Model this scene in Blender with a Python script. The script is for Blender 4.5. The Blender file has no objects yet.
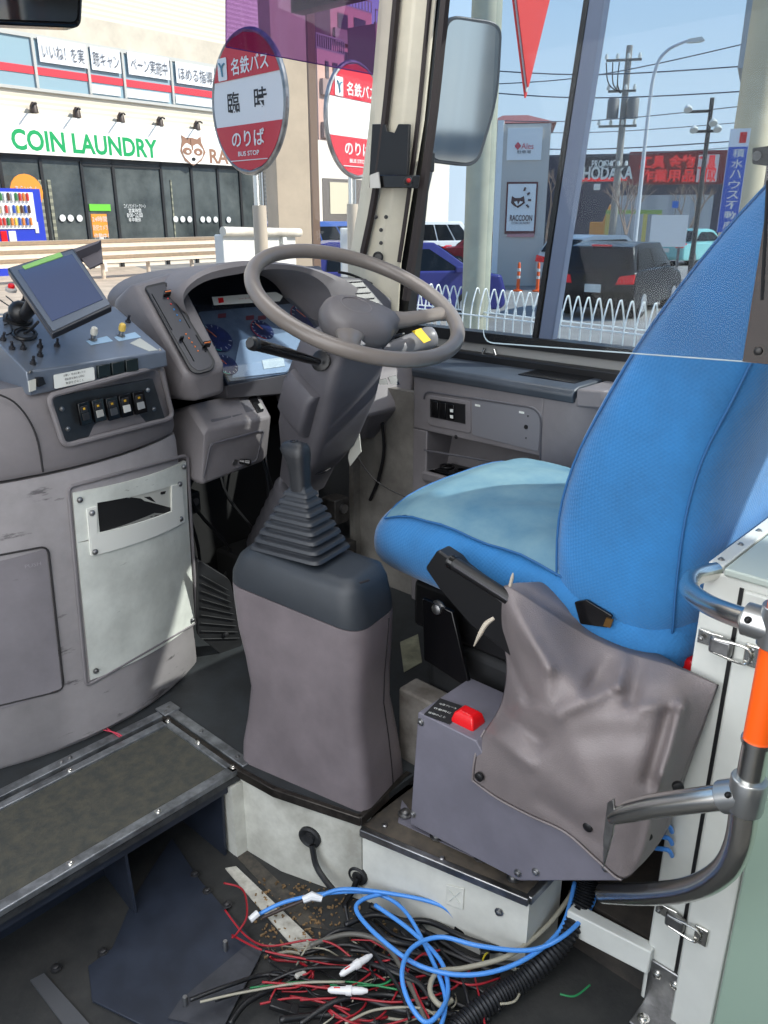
import bpy, bmesh, math, random
from mathutils import Vector, Matrix
R = math.radians
SC = bpy.context.scene
COL = SC.collection
random.seed(7)
# ---------------------------------------------------------------- camera maths (real world metres; x = right of bus, y = forward, z = up)
F = 800.0; TH = math.atan(297/800); AZ = R(47.3); H = 1.15
hx, hy = math.sin(AZ), math.cos(AZ); rx, ry = math.cos(AZ), -math.sin(AZ)
cc, ss = math.cos(TH), math.sin(TH)
def ray(px, py):
    a = (px-384)/F; b = (512-py)/F
    return Vector((hx*cc+rx*a+hx*ss*b, hy*cc+ry*a+hy*ss*b, -ss+cc*b))
def P(px, py, x=None, y=None, z=None, d=None):
    v = ray(px, py)
    if x is not None: t = x/v.x
    elif y is not None: t = y/v.y
    elif z is not None: t = (z-H)/v.z
    else: t = d
    return Vector((v.x*t, v.y*t, v.z*t+H))
def MX(x): return lambda px, py, off=0: P(px, py, x=x-off)
def MY(y): return lambda px, py, off=0: P(px, py, y=y-off)
def MZ(z): return lambda px, py, off=0: P(px, py, z=z+off)
def fy(x): return 1.565+.85*(x-.72)**2
def PC(px, py, off=0):
    y = 1.6
    for _ in range(12):
        p = P(px, py, y=y); y = fy(p.x)-off
    return P(px, py, y=y)
def MPL(a, b, c):                      # map onto the plane through three points
    n = (b-a).cross(c-a).normalized()
    cam = Vector((0, 0, H))
    if n.dot(cam-a) < 0: n = -n
    def m(px, py, off=0):
        v = ray(px, py); t = (a+n*off-cam).dot(n)/v.dot(n)
        return cam+v*t
    m.n = n
    return m
class VP:                              # upright plane through a point, running along azimuth az; u along it, z up
    def __init__(s, px, dist, az):
        a = AZ+math.atan((px-384)/853.0)
        s.o = Vector((math.sin(a)*dist, math.cos(a)*dist, 0)); s.az = az if az is not None else a+math.pi/2
        s.u = Vector((math.sin(s.az), math.cos(s.az), 0)); n = Vector((s.u.y, -s.u.x, 0))
        if n.dot(s.o) > 0: n = -n
        s.n = n
    def uz(s, px, py):
        v = ray(px, py); t = s.o.dot(s.n)/Vector((v.x, v.y, 0)).dot(s.n)
        p = Vector((v.x*t, v.y*t, v.z*t+H)); return (p-s.o).dot(s.u), p.z
    def w(s, u, z, off=0): return s.o+s.u*u+s.n*off+Vector((0, 0, z))
    def sh(s, off):
        c = VP(384, 1, 0); c.o = s.o+s.n*off; c.u = s.u; c.n = s.n; c.az = s.az; return c
# ---------------------------------------------------------------- materials
def lin(c):
    r = []
    for q in c:
        q = q/255.0
        r.append(q/12.92 if q <= .04045 else ((q+.055)/1.055)**2.4)
    return (r[0], r[1], r[2], 1)
MATS = {}
def mat(name, col, rough=.5, metal=0, var=0., vscale=8, bump=0., bscale=200, spec=None, emit=None, es=1., col2=None, alpha=None, coat=0, stretch=None, wear=None):
    if name in MATS: return MATS[name]
    m = bpy.data.materials.new(name); m.use_nodes = True; nt = m.node_tree; b = nt.nodes['Principled BSDF']
    b.inputs['Base Color'].default_value = lin(col); b.inputs['Roughness'].default_value = rough; b.inputs['Metallic'].default_value = metal
    if coat: b.inputs['Coat Weight'].default_value = coat; b.inputs['Coat Roughness'].default_value = .08
    if spec is not None: b.inputs['Specular IOR Level'].default_value = spec
    tc = nt.nodes.new('ShaderNodeTexCoord')
    vec = tc.outputs['Object']
    if stretch:
        mp = nt.nodes.new('ShaderNodeMapping'); mp.inputs['Scale'].default_value = stretch
        nt.links.new(vec, mp.inputs['Vector']); vec = mp.outputs['Vector']
    last = None
    if var or col2:
        n = nt.nodes.new('ShaderNodeTexNoise'); n.inputs['Scale'].default_value = vscale; n.inputs['Detail'].default_value = 6; n.inputs['Roughness'].default_value = .65
        nt.links.new(vec, n.inputs['Vector'])
        cr = nt.nodes.new('ShaderNodeValToRGB'); cr.color_ramp.elements[0].position = .38; cr.color_ramp.elements[1].position = .66
        a = lin([max(0, q*(1-var)) for q in col]); c = lin(col2) if col2 else lin([min(255, q*(1+var)) for q in col])
        if col2: a = lin(col)
        cr.color_ramp.elements[0].color = a; cr.color_ramp.elements[1].color = c
        nt.links.new(n.outputs['Fac'], cr.inputs['Fac']); last = cr.outputs['Color']
        mr = nt.nodes.new('ShaderNodeMapRange'); mr.inputs['To Min'].default_value = max(0, rough-.08); mr.inputs['To Max'].default_value = min(1, rough+.12)
        nt.links.new(n.outputs['Fac'], mr.inputs['Value']); nt.links.new(mr.outputs['Result'], b.inputs['Roughness'])
    if wear:                            # dark scuffs: (colour, scale, threshold, stretch)
        wc, wsc, th, st = wear
        mp = nt.nodes.new('ShaderNodeMapping'); mp.inputs['Scale'].default_value = st; nt.links.new(tc.outputs['Object'], mp.inputs['Vector'])
        n2 = nt.nodes.new('ShaderNodeTexNoise'); n2.inputs['Scale'].default_value = wsc; n2.inputs['Detail'].default_value = 8; n2.inputs['Roughness'].default_value = .7
        nt.links.new(mp.outputs['Vector'], n2.inputs['Vector'])
        c2 = nt.nodes.new('ShaderNodeValToRGB'); c2.color_ramp.elements[0].position = th; c2.color_ramp.elements[1].position = min(1, th+.06)
        nt.links.new(n2.outputs['Fac'], c2.inputs['Fac'])
        mx = nt.nodes.new('ShaderNodeMix'); mx.data_type = 'RGBA'
        nt.links.new(c2.outputs['Color'], mx.inputs['Factor'])
        if last: nt.links.new(last, mx.inputs['A'])
        else: mx.inputs['A'].default_value = lin(col)
        mx.inputs['B'].default_value = lin(wc); last = mx.outputs['Result']
    if last: nt.links.new(last, b.inputs['Base Color'])
    if bump:
        n3 = nt.nodes.new('ShaderNodeTexNoise'); n3.inputs['Scale'].default_value = bscale; n3.inputs['Detail'].default_value = 3
        nt.links.new(tc.outputs['Object'], n3.inputs['Vector'])
        bp = nt.nodes.new('ShaderNodeBump'); bp.inputs['Strength'].default_value = bump; bp.inputs['Distance'].default_value = .002
        nt.links.new(n3.outputs['Fac'], bp.inputs['Height']); nt.links.new(bp.outputs['Normal'], b.inputs['Normal'])
    if emit: b.inputs['Emission Color'].default_value = lin(emit); b.inputs['Emission Strength'].default_value = es
    MATS[name] = m; return m
def glass(name, tint=(255, 255, 255), gloss=.08, rough=.02):
    if name in MATS: return MATS[name]
    m = bpy.data.materials.new(name); m.use_nodes = True; nt = m.node_tree; nt.nodes.clear()
    o = nt.nodes.new('ShaderNodeOutputMaterial'); t = nt.nodes.new('ShaderNodeBsdfTransparent'); g = nt.nodes.new('ShaderNodeBsdfGlossy'); mx = nt.nodes.new('ShaderNodeMixShader')
    t.inputs[0].default_value = lin(tint); g.inputs['Roughness'].default_value = rough; mx.inputs[0].default_value = gloss
    nt.links.new(t.outputs[0], mx.inputs[1]); nt.links.new(g.outputs[0], mx.inputs[2]); nt.links.new(mx.outputs[0], o.inputs[0])
    MATS[name] = m; return m
def ribbed(name, c1, c2, scale, axis='Z', rough=.6, thin=.5):
    if name in MATS: return MATS[name]
    m = mat(name, c1, rough); nt = m.node_tree; b = nt.nodes['Principled BSDF']
    tc = nt.nodes.new('ShaderNodeTexCoord'); sp = nt.nodes.new('ShaderNodeSeparateXYZ'); ma = nt.nodes.new('ShaderNodeMath'); ma.operation = 'MULTIPLY'; ma.inputs[1].default_value = scale
    fr = nt.nodes.new('ShaderNodeMath'); fr.operation = 'FRACT'; gt = nt.nodes.new('ShaderNodeMath'); gt.operation = 'GREATER_THAN'; gt.inputs[1].default_value = thin
    mx = nt.nodes.new('ShaderNodeMix'); mx.data_type = 'RGBA'; mx.inputs['A'].default_value = lin(c1); mx.inputs['B'].default_value = lin(c2)
    nt.links.new(tc.outputs['Object'], sp.inputs[0]); nt.links.new(sp.outputs[axis], ma.inputs[0]); nt.links.new(ma.outputs[0], fr.inputs[0]); nt.links.new(fr.outputs[0], gt.inputs[0])
    nt.links.new(gt.outputs[0], mx.inputs['Factor']); nt.links.new(mx.outputs['Result'], b.inputs['Base Color'])
    return m
# ---------------------------------------------------------------- mesh builder
def v3(p): return Vector(p)
def rounded(poly, r, n=5):
    out = []; L = len(poly)
    for i in range(L):
        p0, p, p1 = [Vector((q[0], q[1])) for q in (poly[i-1], poly[i], poly[(i+1) % L])]
        rr = r[i] if isinstance(r, (list, tuple)) else r
        a = (p0-p); b = (p1-p); rr = min(rr, a.length*.49, b.length*.49)
        if rr < 1e-6: out.append((p.x, p.y)); continue
        A = p+a.normalized()*rr; B = p+b.normalized()*rr
        for k in range(n+1):
            t = k/n; q = A*(1-t)**2+p*2*t*(1-t)+B*t*t; out.append((q.x, q.y))
    return out
def catmull(pts, n=8, closed=False):
    pts = [v3(p) for p in pts]; L = len(pts); out = []
    if L < 3 and not closed: return pts
    rng = range(L) if closed else range(L-1)
    for i in rng:
        if closed: p0, p1, p2, p3 = pts[i-1], pts[i], pts[(i+1) % L], pts[(i+2) % L]
        else: p0, p1, p2, p3 = pts[max(i-1, 0)], pts[i], pts[i+1], pts[min(i+2, L-1)]
        for k in range(n):
            t = k/n
            out.append(.5*((2*p1)+(p2-p0)*t+(2*p0-5*p1+4*p2-p3)*t*t+(3*p1-p0-3*p2+p3)*t*t*t))
    if not closed: out.append(pts[-1])
    return out
def dense(poly, k=8):
    out = []
    for i in range(len(poly)):
        a, b = poly[i], poly[(i+1) % len(poly)]; n = max(1, int(math.hypot(a[0]-b[0], a[1]-b[1])/k))
        for j in range(n): out.append((a[0]+(b[0]-a[0])*j/n, a[1]+(b[1]-a[1])*j/n))
    return out
class MB:
    def __init__(s): s.v = []; s.f = []; s.m = []
    def add(s, vs, fs, mi=0):
        o = len(s.v); s.v += [v3(q) for q in vs]
        for f in fs: s.f.append([o+i for i in f]); s.m.append(mi)
        return s
    def box(s, c, d, M=None, mi=0):
        x, y, z = [q/2 for q in d]; vs = [Vector((i*x, j*y, k*z)) for k in (-1, 1) for j in (-1, 1) for i in (-1, 1)]
        if M is not None: vs = [M@q for q in vs]
        vs = [q+v3(c) for q in vs]
        return s.add(vs, [(0, 2, 3, 1), (4, 5, 7, 6), (0, 1, 5, 4), (2, 6, 7, 3), (0, 4, 6, 2), (1, 3, 7, 5)], mi)
    def b2(s, a, b, mi=0):
        a, b = v3(a), v3(b); return s.box((a+b)/2, [abs(q) for q in (b-a)], None, mi)
    def loft(s, secs, cap=True, mi=0, closed=True):
        n = len(secs[0]); vs = [q for k in secs for q in k]; fs = []
        for i in range(len(secs)-1):
            for j in range(n if closed else n-1):
                k = (j+1) % n; fs.append((i*n+j, i*n+k, (i+1)*n+k, (i+1)*n+j))
        if cap and closed: fs.append(tuple(range(n-1, -1, -1))); fs.append(tuple((len(secs)-1)*n+j for j in range(n)))
        return s.add(vs, fs, mi)
    def plate(s, pts, thick, mi=0):     # polygon facing the camera side, solid
        pts = [v3(p) for p in pts]; n = Vector((0, 0, 0)); L = len(pts)
        for i in range(L):
            a, b = pts[i], pts[(i+1) % L]; n += Vector(((a.y-b.y)*(a.z+b.z), (a.z-b.z)*(a.x+b.x), (a.x-b.x)*(a.y+b.y)))
        n.normalize(); c = sum(pts, Vector())/L
        if n.dot(Vector((0, 0, H))-c) < 0: n = -n; pts.reverse()
        back = [p-n*thick for p in pts]
        fs = [tuple(range(L)), tuple(range(2*L-1, L-1, -1))]+[(i, i+L, (i+1) % L+L, (i+1) % L) for i in range(L)]
        return s.add(pts+back, fs, mi)
    def px(s, m, poly, off=0, thick=.004, r=0, mi=0):
        if r: poly = rounded(poly, r)
        return s.plate([m(q[0], q[1], off) for q in poly], thick, mi)
    def tube(s, pts, r, n=8, smooth=0, closed=False, cap=True, mi=0):
        pts = [v3(p) for p in pts]
        rs = r if isinstance(r, (list, tuple)) else None
        if smooth:
            if rs:
                rr = []; L = len(pts)
                for i in range(L-1):
                    for k in range(smooth): rr.append(rs[i]+(rs[i+1]-rs[i])*k/smooth)
                rr.append(rs[-1]); rs = rr
            pts = catmull(pts, smooth, closed)
        L = len(pts); T = []
        for i in range(L):
            a = pts[i-1] if (i > 0 or closed) else pts[i]; b = pts[(i+1) % L] if (i < L-1 or closed) else pts[i]
            t = (b-a); T.append(t.normalized() if t.length > 1e-9 else Vector((0, 0, 1)))
        u = T[0].orthogonal().normalized(); secs = []
        for i in range(L):
            u = (u-T[i]*u.dot(T[i])); u.normalize(); w = T[i].cross(u); rad = rs[i] if rs else r
            secs.append([pts[i]+(u*math.cos(2*math.pi*k/n)+w*math.sin(2*math.pi*k/n))*rad for k in range(n)])
        if closed: secs.append(secs[0]); cap = False
        return s.loft(secs, cap, mi)
    def lathe(s, o, ax, prof, n=20, mi=0):   # prof = [(r, h)]
        ax = v3(ax).normalized(); u = ax.orthogonal().normalized(); w = ax.cross(u); o = v3(o)
        return s.loft([[o+ax*h+(u*math.cos(2*math.pi*k/n)+w*math.sin(2*math.pi*k/n))*max(r, 1e-5) for k in range(n)] for r, h in prof], True, mi)
    def ball(s, o, r, mi=0, n=12, sc=(1, 1, 1)):
        secs = []
        for i in range(n//2+1):
            a = -math.pi/2+math.pi*i/(n//2); rr = max(r*math.cos(a), 1e-5)
            secs.append([v3(o)+Vector((math.cos(2*math.pi*k/n)*rr*sc[0], math.sin(2*math.pi*k/n)*rr*sc[1], math.sin(a)*r*sc[2])) for k in range(n)])
        return s.loft(secs, True, mi)
    def hull(s, pts, mi=0):
        bm = bmesh.new()
        for p in pts: bm.verts.new(p)
        r = bmesh.ops.convex_hull(bm, input=bm.verts)
        bmesh.ops.delete(bm, geom=[e for e in r['geom_interior'] if isinstance(e, bmesh.types.BMVert)], context='VERTS')
        bmesh.ops.dissolve_limit(bm, angle_limit=R(4), verts=bm.verts, edges=bm.edges)
        bm.verts.index_update(); s.add([q.co.copy() for q in bm.verts], [[q.index for q in f.verts] for f in bm.faces], mi); bm.free(); return s
    def build(s, name, ms, parent=None, bevel=0, seg=2, sub=0, ang=38, keep=False, loc=None):
        me = bpy.data.meshes.new(name)
        root = None
        if parent is not None:
            off = parent.get('_o'); off = v3(off) if off is not None else Vector()
        else:
            xs = s.v; lo = Vector((min(q.x for q in xs), min(q.y for q in xs), min(q.z for q in xs))); hi = Vector((max(q.x for q in xs), max(q.y for q in xs), max(q.z for q in xs)))
            off = Vector(((lo.x+hi.x)/2, (lo.y+hi.y)/2, lo.z))
        me.from_pydata([q-off for q in s.v], [], s.f)
        if not isinstance(ms, (list, tuple)): ms = [ms]
        for m in ms: me.materials.append(m)
        if len(ms) > 1: me.polygons.foreach_set('material_index', s.m)
        me.polygons.foreach_set('use_smooth', [True]*len(me.polygons))
        bm = bmesh.new(); bm.from_mesh(me); bmesh.ops.recalc_face_normals(bm, faces=bm.faces); bm.to_mesh(me); bm.free()
        if not sub: me.set_sharp_from_angle(angle=R(ang))
        o = bpy.data.objects.new(name, me); COL.objects.link(o)
        if parent is not None: o.parent = parent
        else: o.location = off
        o['_o'] = list(off)
        if bevel:
            md = o.modifiers.new('bevel', 'BEVEL'); md.width = bevel; md.segments = seg; md.limit_method = 'ANGLE'; md.angle_limit = R(35); md.harden_normals = False
        if sub:
            md = o.modifiers.new('sub', 'SUBSURF'); md.levels = sub; md.render_levels = sub
        return o
def thing(name, label, cat, loc, group=None):
    o = bpy.data.objects.new(name, None); COL.objects.link(o); o.location = loc; o.empty_display_size = .05
    o['_o'] = list(loc); o['label'] = label; o['category'] = cat
    if group: o['group'] = group
    return o
def tag(o, label, cat, group=None):
    o['label'] = label; o['category'] = cat
    if group: o['group'] = group
    return o
def struct(o): o['kind'] = 'structure'; return o
def lettering(body, p, xd, up, size, m, parent, width=None, ext=.0005, name='lettering', align='CENTER', bold=0., label=None):
    cu = bpy.data.curves.new('tmp_text', 'FONT'); cu.body = body; cu.size = 1; cu.extrude = 0; cu.align_x = align; cu.align_y = 'CENTER'; cu.resolution_u = 3; cu.offset = bold
    to = bpy.data.objects.new('tmp_text', cu); COL.objects.link(to)
    dg = bpy.context.evaluated_depsgraph_get(); me = bpy.data.meshes.new_from_object(to.evaluated_get(dg)); me.name = name
    bpy.data.objects.remove(to); bpy.data.curves.remove(cu)
    xs = [q.co.x for q in me.vertices]; ys = [q.co.y for q in me.vertices]
    if not xs: return None
    w = max(xs)-min(xs); sx = (width/w) if width else size; cx = (max(xs)+min(xs))/2; cy = (max(ys)+min(ys))/2
    hh = size/(max(ys)-min(ys))
    xd = v3(xd).normalized(); up = v3(up); up = (up-xd*up.dot(xd)).normalized(); off = v3(parent['_o']) if parent is not None and '_o' in parent else Vector()
    for q in me.vertices: q.co = v3(p)-off+xd*((q.co.x-(cx if align == 'CENTER' else min(xs)))*sx)+up*((q.co.y-cy)*hh)
    me.materials.clear(); me.materials.append(m)
    o = bpy.data.objects.new(name, me); COL.objects.link(o); o.parent = parent; o['_o'] = list(off)
    if label: o['label'] = label
    return o
def bolt(p, n, r, parent, m=None, name='bolt'):
    b = MB(); b.lathe(v3(p)-v3(n).normalized()*.0005, n, [(r*1.5, 0), (r*1.5, r*.25), (r, r*.3), (r*.95, r*.9), (r*.6, r*1.1)], 10)
    return b.build(name, m or CHROME, parent)
def rr_sec(c, u, w, a, b, r, n=5):      # rounded rectangle section: centre, axes, half sizes, corner radius
    poly = rounded([(-a, -b), (a, -b), (a, b), (-a, b)], r, n)
    return [v3(c)+v3(u)*p[0]+v3(w)*p[1] for p in poly]
# palette
GREY = mat('grey_plastic', (112, 108, 110), .52, var=.06, vscale=5, bump=.25, bscale=900)
GREYD = mat('dark_grey_plastic', (78, 77, 82), .5, var=.06, vscale=6, bump=.25, bscale=900)
GREYL = mat('scuffed_grey_plastic', (137, 133, 134), .5, var=.08, vscale=4, bump=.15, bscale=700, wear=((84, 80, 82), 5, .60, (1, 1, 4)))
CONS = mat('console_plastic', (112, 104, 107), .34, var=.07, vscale=6, bump=.2, bscale=1000)
CAPM = mat('charcoal_plastic', (43, 48, 54), .4, var=.08, vscale=9, bump=.3, bscale=1000)
BLK = mat('black_plastic', (17, 17, 19), .42)
BLKG = mat('gloss_black_plastic', (12, 12, 14), .16)
RUB = mat('black_rubber', (26, 27, 29), .62, var=.15, vscale=20)
CHROME = mat('polished_steel', (222, 220, 214), .22, 1)
STEEL = mat('dull_steel', (150, 150, 150), .38, 1, var=.15, vscale=18)
ALU = mat('scuffed_aluminium', (140, 143, 146), .42, .8, var=.16, vscale=25)
WHITE = mat('white_paint', (208, 210, 204), .4, var=.03, vscale=6)
WPLATE = mat('scratched_white_plate', (196, 199, 192), .42, var=.07, vscale=7, wear=((70, 70, 66), 9, .66, (1, 1, 6)))
DIRTYW = mat('grimy_white_paint', (206, 206, 196), .45, col2=(150, 148, 138), vscale=5)
RED = mat('red_plastic', (214, 22, 28), .3)
STICK = mat('sticker_white', (215, 217, 212), .5)
INK = mat('ink_black', (30, 30, 32), .6)
# ================================================================ bus shell
FLR = mat('rubber_floor', (44, 48, 51), .55, col2=(33, 35, 36), vscale=9, bump=.2, bscale=300)
def shell():
    b = MB()
    pl = [(.86, 2.15), (.86, 1.22), (.872, 1.12), (.935, .93), (1.95, .93), (1.95, 2.15)]
    b.loft([[Vector((x, y, z)) for x, y in pl] for z in (-.015, 0)]); b.b2((.15, 1.545, -.015), (.86, 2.15, 0))
    struct(b.build('floor_platform', FLR))
    b = MB(); pl = [(.94, .93), (1.02, .574), (1.95, .574), (1.95, .93)]
    b.loft([[Vector((x, y, z)) for x, y in pl] for z in (-.05, -.03)])
    struct(b.build('floor_seat', mat('dusty_steel_floor', (60, 56, 52), .6, col2=(95, 86, 74), vscale=14)))
    # white riser below the platform
    b = MB(); pth = [(.862, 2.15), (.862, 1.22), (.874, 1.12), (.938, .93)]
    b.loft([[Vector((x, y, z)) for x, y in pth+[(x+.03, y+.0) for x, y in reversed(pth)]] for z in (-.23, -.016)])
    b.b2((.832, 1.225, -.23), (.862, 2.0, -.036)); struct(b.build('wall_riser', DIRTYW))
    b = MB(); b.loft([[Vector((x, y, z)) for x, y in [(.942, .93), (1.02, .576), (1.05, .576), (.97, .93)]] for z in (-.23, -.051)])
    b.b2((1.02, .574, -.23), (1.14, .580, -.051))
    o = struct(b.build('wall_riser_seat', [mat('cable_channel_white', (205, 205, 196), .42, var=.05, vscale=7)]))
    # nosing strips
    b = MB(); n1 = [(.857, 1.54), (.857, 1.22), (.868, 1.12), (.931, .925), (1.10, .945)]
    for i in range(len(n1)-1):
        a, c = Vector((*n1[i], -.008)), Vector((*n1[i+1], -.008)); t = (c-a).normalized(); M = Matrix.Rotation(math.atan2(t.y, t.x), 3, 'Z')
        b.box((a+c)/2, ((c-a).length+.006, .012, .022), M)
    struct(b.build('trim_1', mat('worn_dark_edge', (62, 58, 54), .35, .7, var=.2, vscale=30), bevel=.002))
    b = MB(); a, c = Vector((.932, .925, -.036)), Vector((1.014, .572, -.036)); t = (c-a).normalized(); M = Matrix.Rotation(math.atan2(t.y, t.x), 3, 'Z')
    b.box((a+c)/2, ((c-a).length, .014, .018), M); b.box((1.09, .574, -.036), (.15, .014, .018))
    struct(b.build('trim_2', STEEL, bevel=.002))
    b = MB(); b.b2((1.145, .392, -.23), (1.95, .56, -.1)); struct(b.build('floor_rear_sill', mat('brown_rubber', (66, 60, 54), .7, col2=(40, 38, 36), vscale=12)))
    b = MB(); b.loft([[Vector((x, y, z)) for x, y in [(1.095, .535), (1.115, .375), (1.14, .375), (1.125, .535)]] for z in (-.15, -.095)]); struct(b.build('wall_rear_sill', WHITE, bevel=.003))
    b = MB(); b.b2((-.6, -1.6, -.26), (1.95, 2.15, -.23)); struct(b.build('floor', mat('lower_floor', (50, 50, 49), .65, col2=(30, 32, 33), vscale=8, bump=.3, bscale=120)))
    # side wall, header, roof
    XW = 1.95
    b = MB(); b.b2((XW, -1.6, -.26), (XW+.05, 2.2, .80)); struct(b.build('wall_right', mat('wall_grey', (120, 122, 124), .5)))
    b = MB(); b.b2((XW, -1.6, 1.75), (XW+.05, 2.2, 2.05)); struct(b.build('wall_right_header', BLK))
    b = MB(); b.b2((-.65, -1.6, 2.05), (XW+.05, 2.25, 2.09)); struct(b.build('ceiling', mat('ceiling_cream', (215, 212, 204), .6)))
    b = MB(); b.b2((-.65, -1.6, -.26), (-.60, -.25, 2.05)); b.b2((-.65, 1.75, -.26), (-.60, 2.2, 2.05)); b.b2((-.65, -.25, 1.8), (-.60, 1.75, 2.05)); struct(b.build('wall_left', mat('wall_cream', (200, 197, 188), .6)))
    b = MB(); b.b2((-.65, 2.15, -.26), (XW+.05, 2.2, .78)); struct(b.build('wall_front', GREYD))
    b = MB(); b.b2((-.65, -1.65, -.26), (XW+.05, -1.6, .9)); struct(b.build('wall_back', MATS['wall_cream']))
    # side window frame along the driver's side, raked front edge
    XI = XW-.005
    def on(px, py): return P(px, py, x=XI)
    b = MB()
    A = on(441, -40); B = on(406, 318); t = (A-B)
    lo = B-t*.08
    b.tube([lo, A], .0, 4)
    b = MB()
    def bar(p, q, wy, wx, mi=0, dx=0):
        p, q = v3(p), v3(q)
        b.loft([[c+Vector((i*wx/2-dx, j*wy/2, 0)) for i, j in ((-1, -1), (1, -1), (1, 1), (-1, 1))] for c in (p, q)], True, mi)
    bar(lo, A, .045, .04)
    lo2 = on(400, 300); 
    sl = [on(400, 322), on(470, 345), on(560, 359), on(640, 372), on(760, 400)]
    yy = [1.68, 1.3, .95, .5, -.2, -1.5]
    for i in range(5): b.b2((XI-.03, yy[i], .80), (XI+.02, yy[i+1], .832))
    b.b2((XI-.03, 1.6, 1.73), (XI+.02, -1.5, 1.79))
    struct(b.build('window_frame_side', mat('window_rubber', (18, 18, 20), .45)))
    b = MB(); t2 = (on(610, -30)-on(547, 345)); bar(on(547, 345), on(604, -30), .044, .03)
    struct(b.build('window_post', mat('post_bluegrey', (96, 106, 128), .45), bevel=.004))
    b = MB(); bar(on(546, 345)+Vector((0, .030, 0)), on(606, -30)+Vector((0, .030, 0)), .014, .035)
    struct(b.build('window_gasket', MATS['window_rubber']))
    b = MB(); b.b2((XW+.01, -1.5, .815), (XW+.014, 1.75, 1.86)); struct(b.build('window_1', glass('side_glass', (246, 250, 251), .012)))
    b = MB(); b.b2((XI-.02, -1.5, .755), (XI+.0, 1.7, .80)); struct(b.build('trim_sill', mat('sill_grey', (140, 140, 138), .45), bevel=.004))
    b = MB(); b.b2((XI-.06, -1.5, .735), (XI-.02, 1.6, .775)); struct(b.build('trim_sill_rubber', MATS['window_rubber'], bevel=.004))
    # windscreen with wrapped corner
    pth = [(-.6, 2.17), (.6, 2.19), (1.3, 2.16), (1.65, 2.05), (1.82, 1.9), (1.90, 1.76)]
    sec = []
    for z, k in ((.80, 0), (1.2, .01), (1.7, .05), (2.05, .1)):
        sec.append([Vector((x, y-k, z)) for x, y in pth])
    b = MB(); b.loft(sec, False, closed=False); struct(b.build('window_2', glass('windscreen_glass', (248, 249, 248), .014), ang=80))
    # A pillar: cream moulding with dark edges
    def PX(px, py, x): return P(px, py, x=x)
    b = MB()
    for (x0, x1, dx, w) in ((0, 0, 0, 0),):
        secs = []
        for (py, l, r_) in ((-40, 398, 441), (120, 384, 425), (200, 373, 412), (262, 362, 402), (330, 356, 398)):
            L_ = PX(l, py, 1.86); Rr = PX(r_, py, 1.90)
            secs.append([L_, (L_+Rr)/2+Vector((-.02, -.012, 0)), Rr, Rr+Vector((.04, .05, 0)), L_+Vector((.03, .09, 0))])
        b.loft(secs)
    struct(b.build('pillar_front', mat('pillar_cream', (196, 190, 172), .5, var=.04, vscale=6), bevel=.006))
    b = MB(); pts = [PX(400, -40, 1.845), PX(386, 110, 1.845), PX(374, 200, 1.845), PX(361, 262, 1.845)]
    b.tube(pts, .012, 6, 4); 
    pts = [PX(433, -40, 1.885), PX(419, 110, 1.885), PX(408, 200, 1.885), PX(399, 262, 1.885)]; b.tube(pts, .007, 6, 4)
    pts = [PX(449, -40, 1.89), PX(434, 110, 1.89), PX(421, 200, 1.89), PX(406, 300, 1.89)]; b.tube(pts, .014, 6, 4)
    struct(b.build('trim_pillar', mat('dark_brown_rubber', (38, 30, 30), .55)))
    # lower right wall end panel next to the side console
    b = MB(); b.b2((1.77, 1.505, 0), (1.795, 1.75, .66)); b.b2((1.74, 1.74, 0), (1.95, 1.76, .7)); struct(b.build('wall_kick_panel', mat('kick_cream', (128, 125, 119), .6, col2=(92, 88, 84), vscale=6)))
shell()
def pillar_bits():
    t = thing('pillar_holder', 'black plastic ticket holder with a red button screwed to the windscreen pillar', 'holder', P(395, 190, x=1.84))
    m = MX(1.835)
    MB().px(m, [(372, 124), (385, 124), (387, 131), (394, 133), (398, 124), (409, 124), (407, 178), (369, 176)], 0, .01).build('pocket', BLK, t, bevel=.002)
    MB().px(m, [(370, 175), (413, 175), (412, 188), (369, 188)], .02, .03).build('tray', BLKG, t, bevel=.002)
    MB().px(m, [(370, 175), (378, 172), (380, 188), (370, 188)], .03, .004).build('clip', mat('pale_clip', (190, 188, 182), .5), t)
    p = m(408, 181, .045); MB().lathe(p, (-.6, -.8, .1), [(.011, -.01), (.011, .004), (.009, .006)], 14).build('button_ring', BLK, t)
    MB().lathe(p, (-.6, -.8, .1), [(.006, 0), (.006, .009), (.004, .011)], 12).build('button', mat('dark_red', (150, 25, 25), .3), t)
    t = thing('speaker_hole', 'small round black speaker set low in the cream windscreen pillar', 'speaker', P(378, 257, x=1.85))
    MB().lathe(P(378, 257, x=1.842), (-.75, -.6, .1), [(.016, -.004), (.016, .003), (.013, .004), (.011, .001)], 18).build('ring', BLK, t)
    for i, (px, py) in enumerate([(376, 217), (386, 217), (381, 230), (381, 243)]):
        bolt(P(px, py, x=1.845), (-.75, -.6, .1), .004, t, BLK, 'screw')
    # window latch
    tag(MB().px(MX(1.90), [(423, 152), (431, 152), (430, 172), (422, 171)], 0, .02).build('window_latch', BLK, bevel=.003), 'small black latch on the edge of the side window pillar', 'latch')
pillar_bits()
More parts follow.
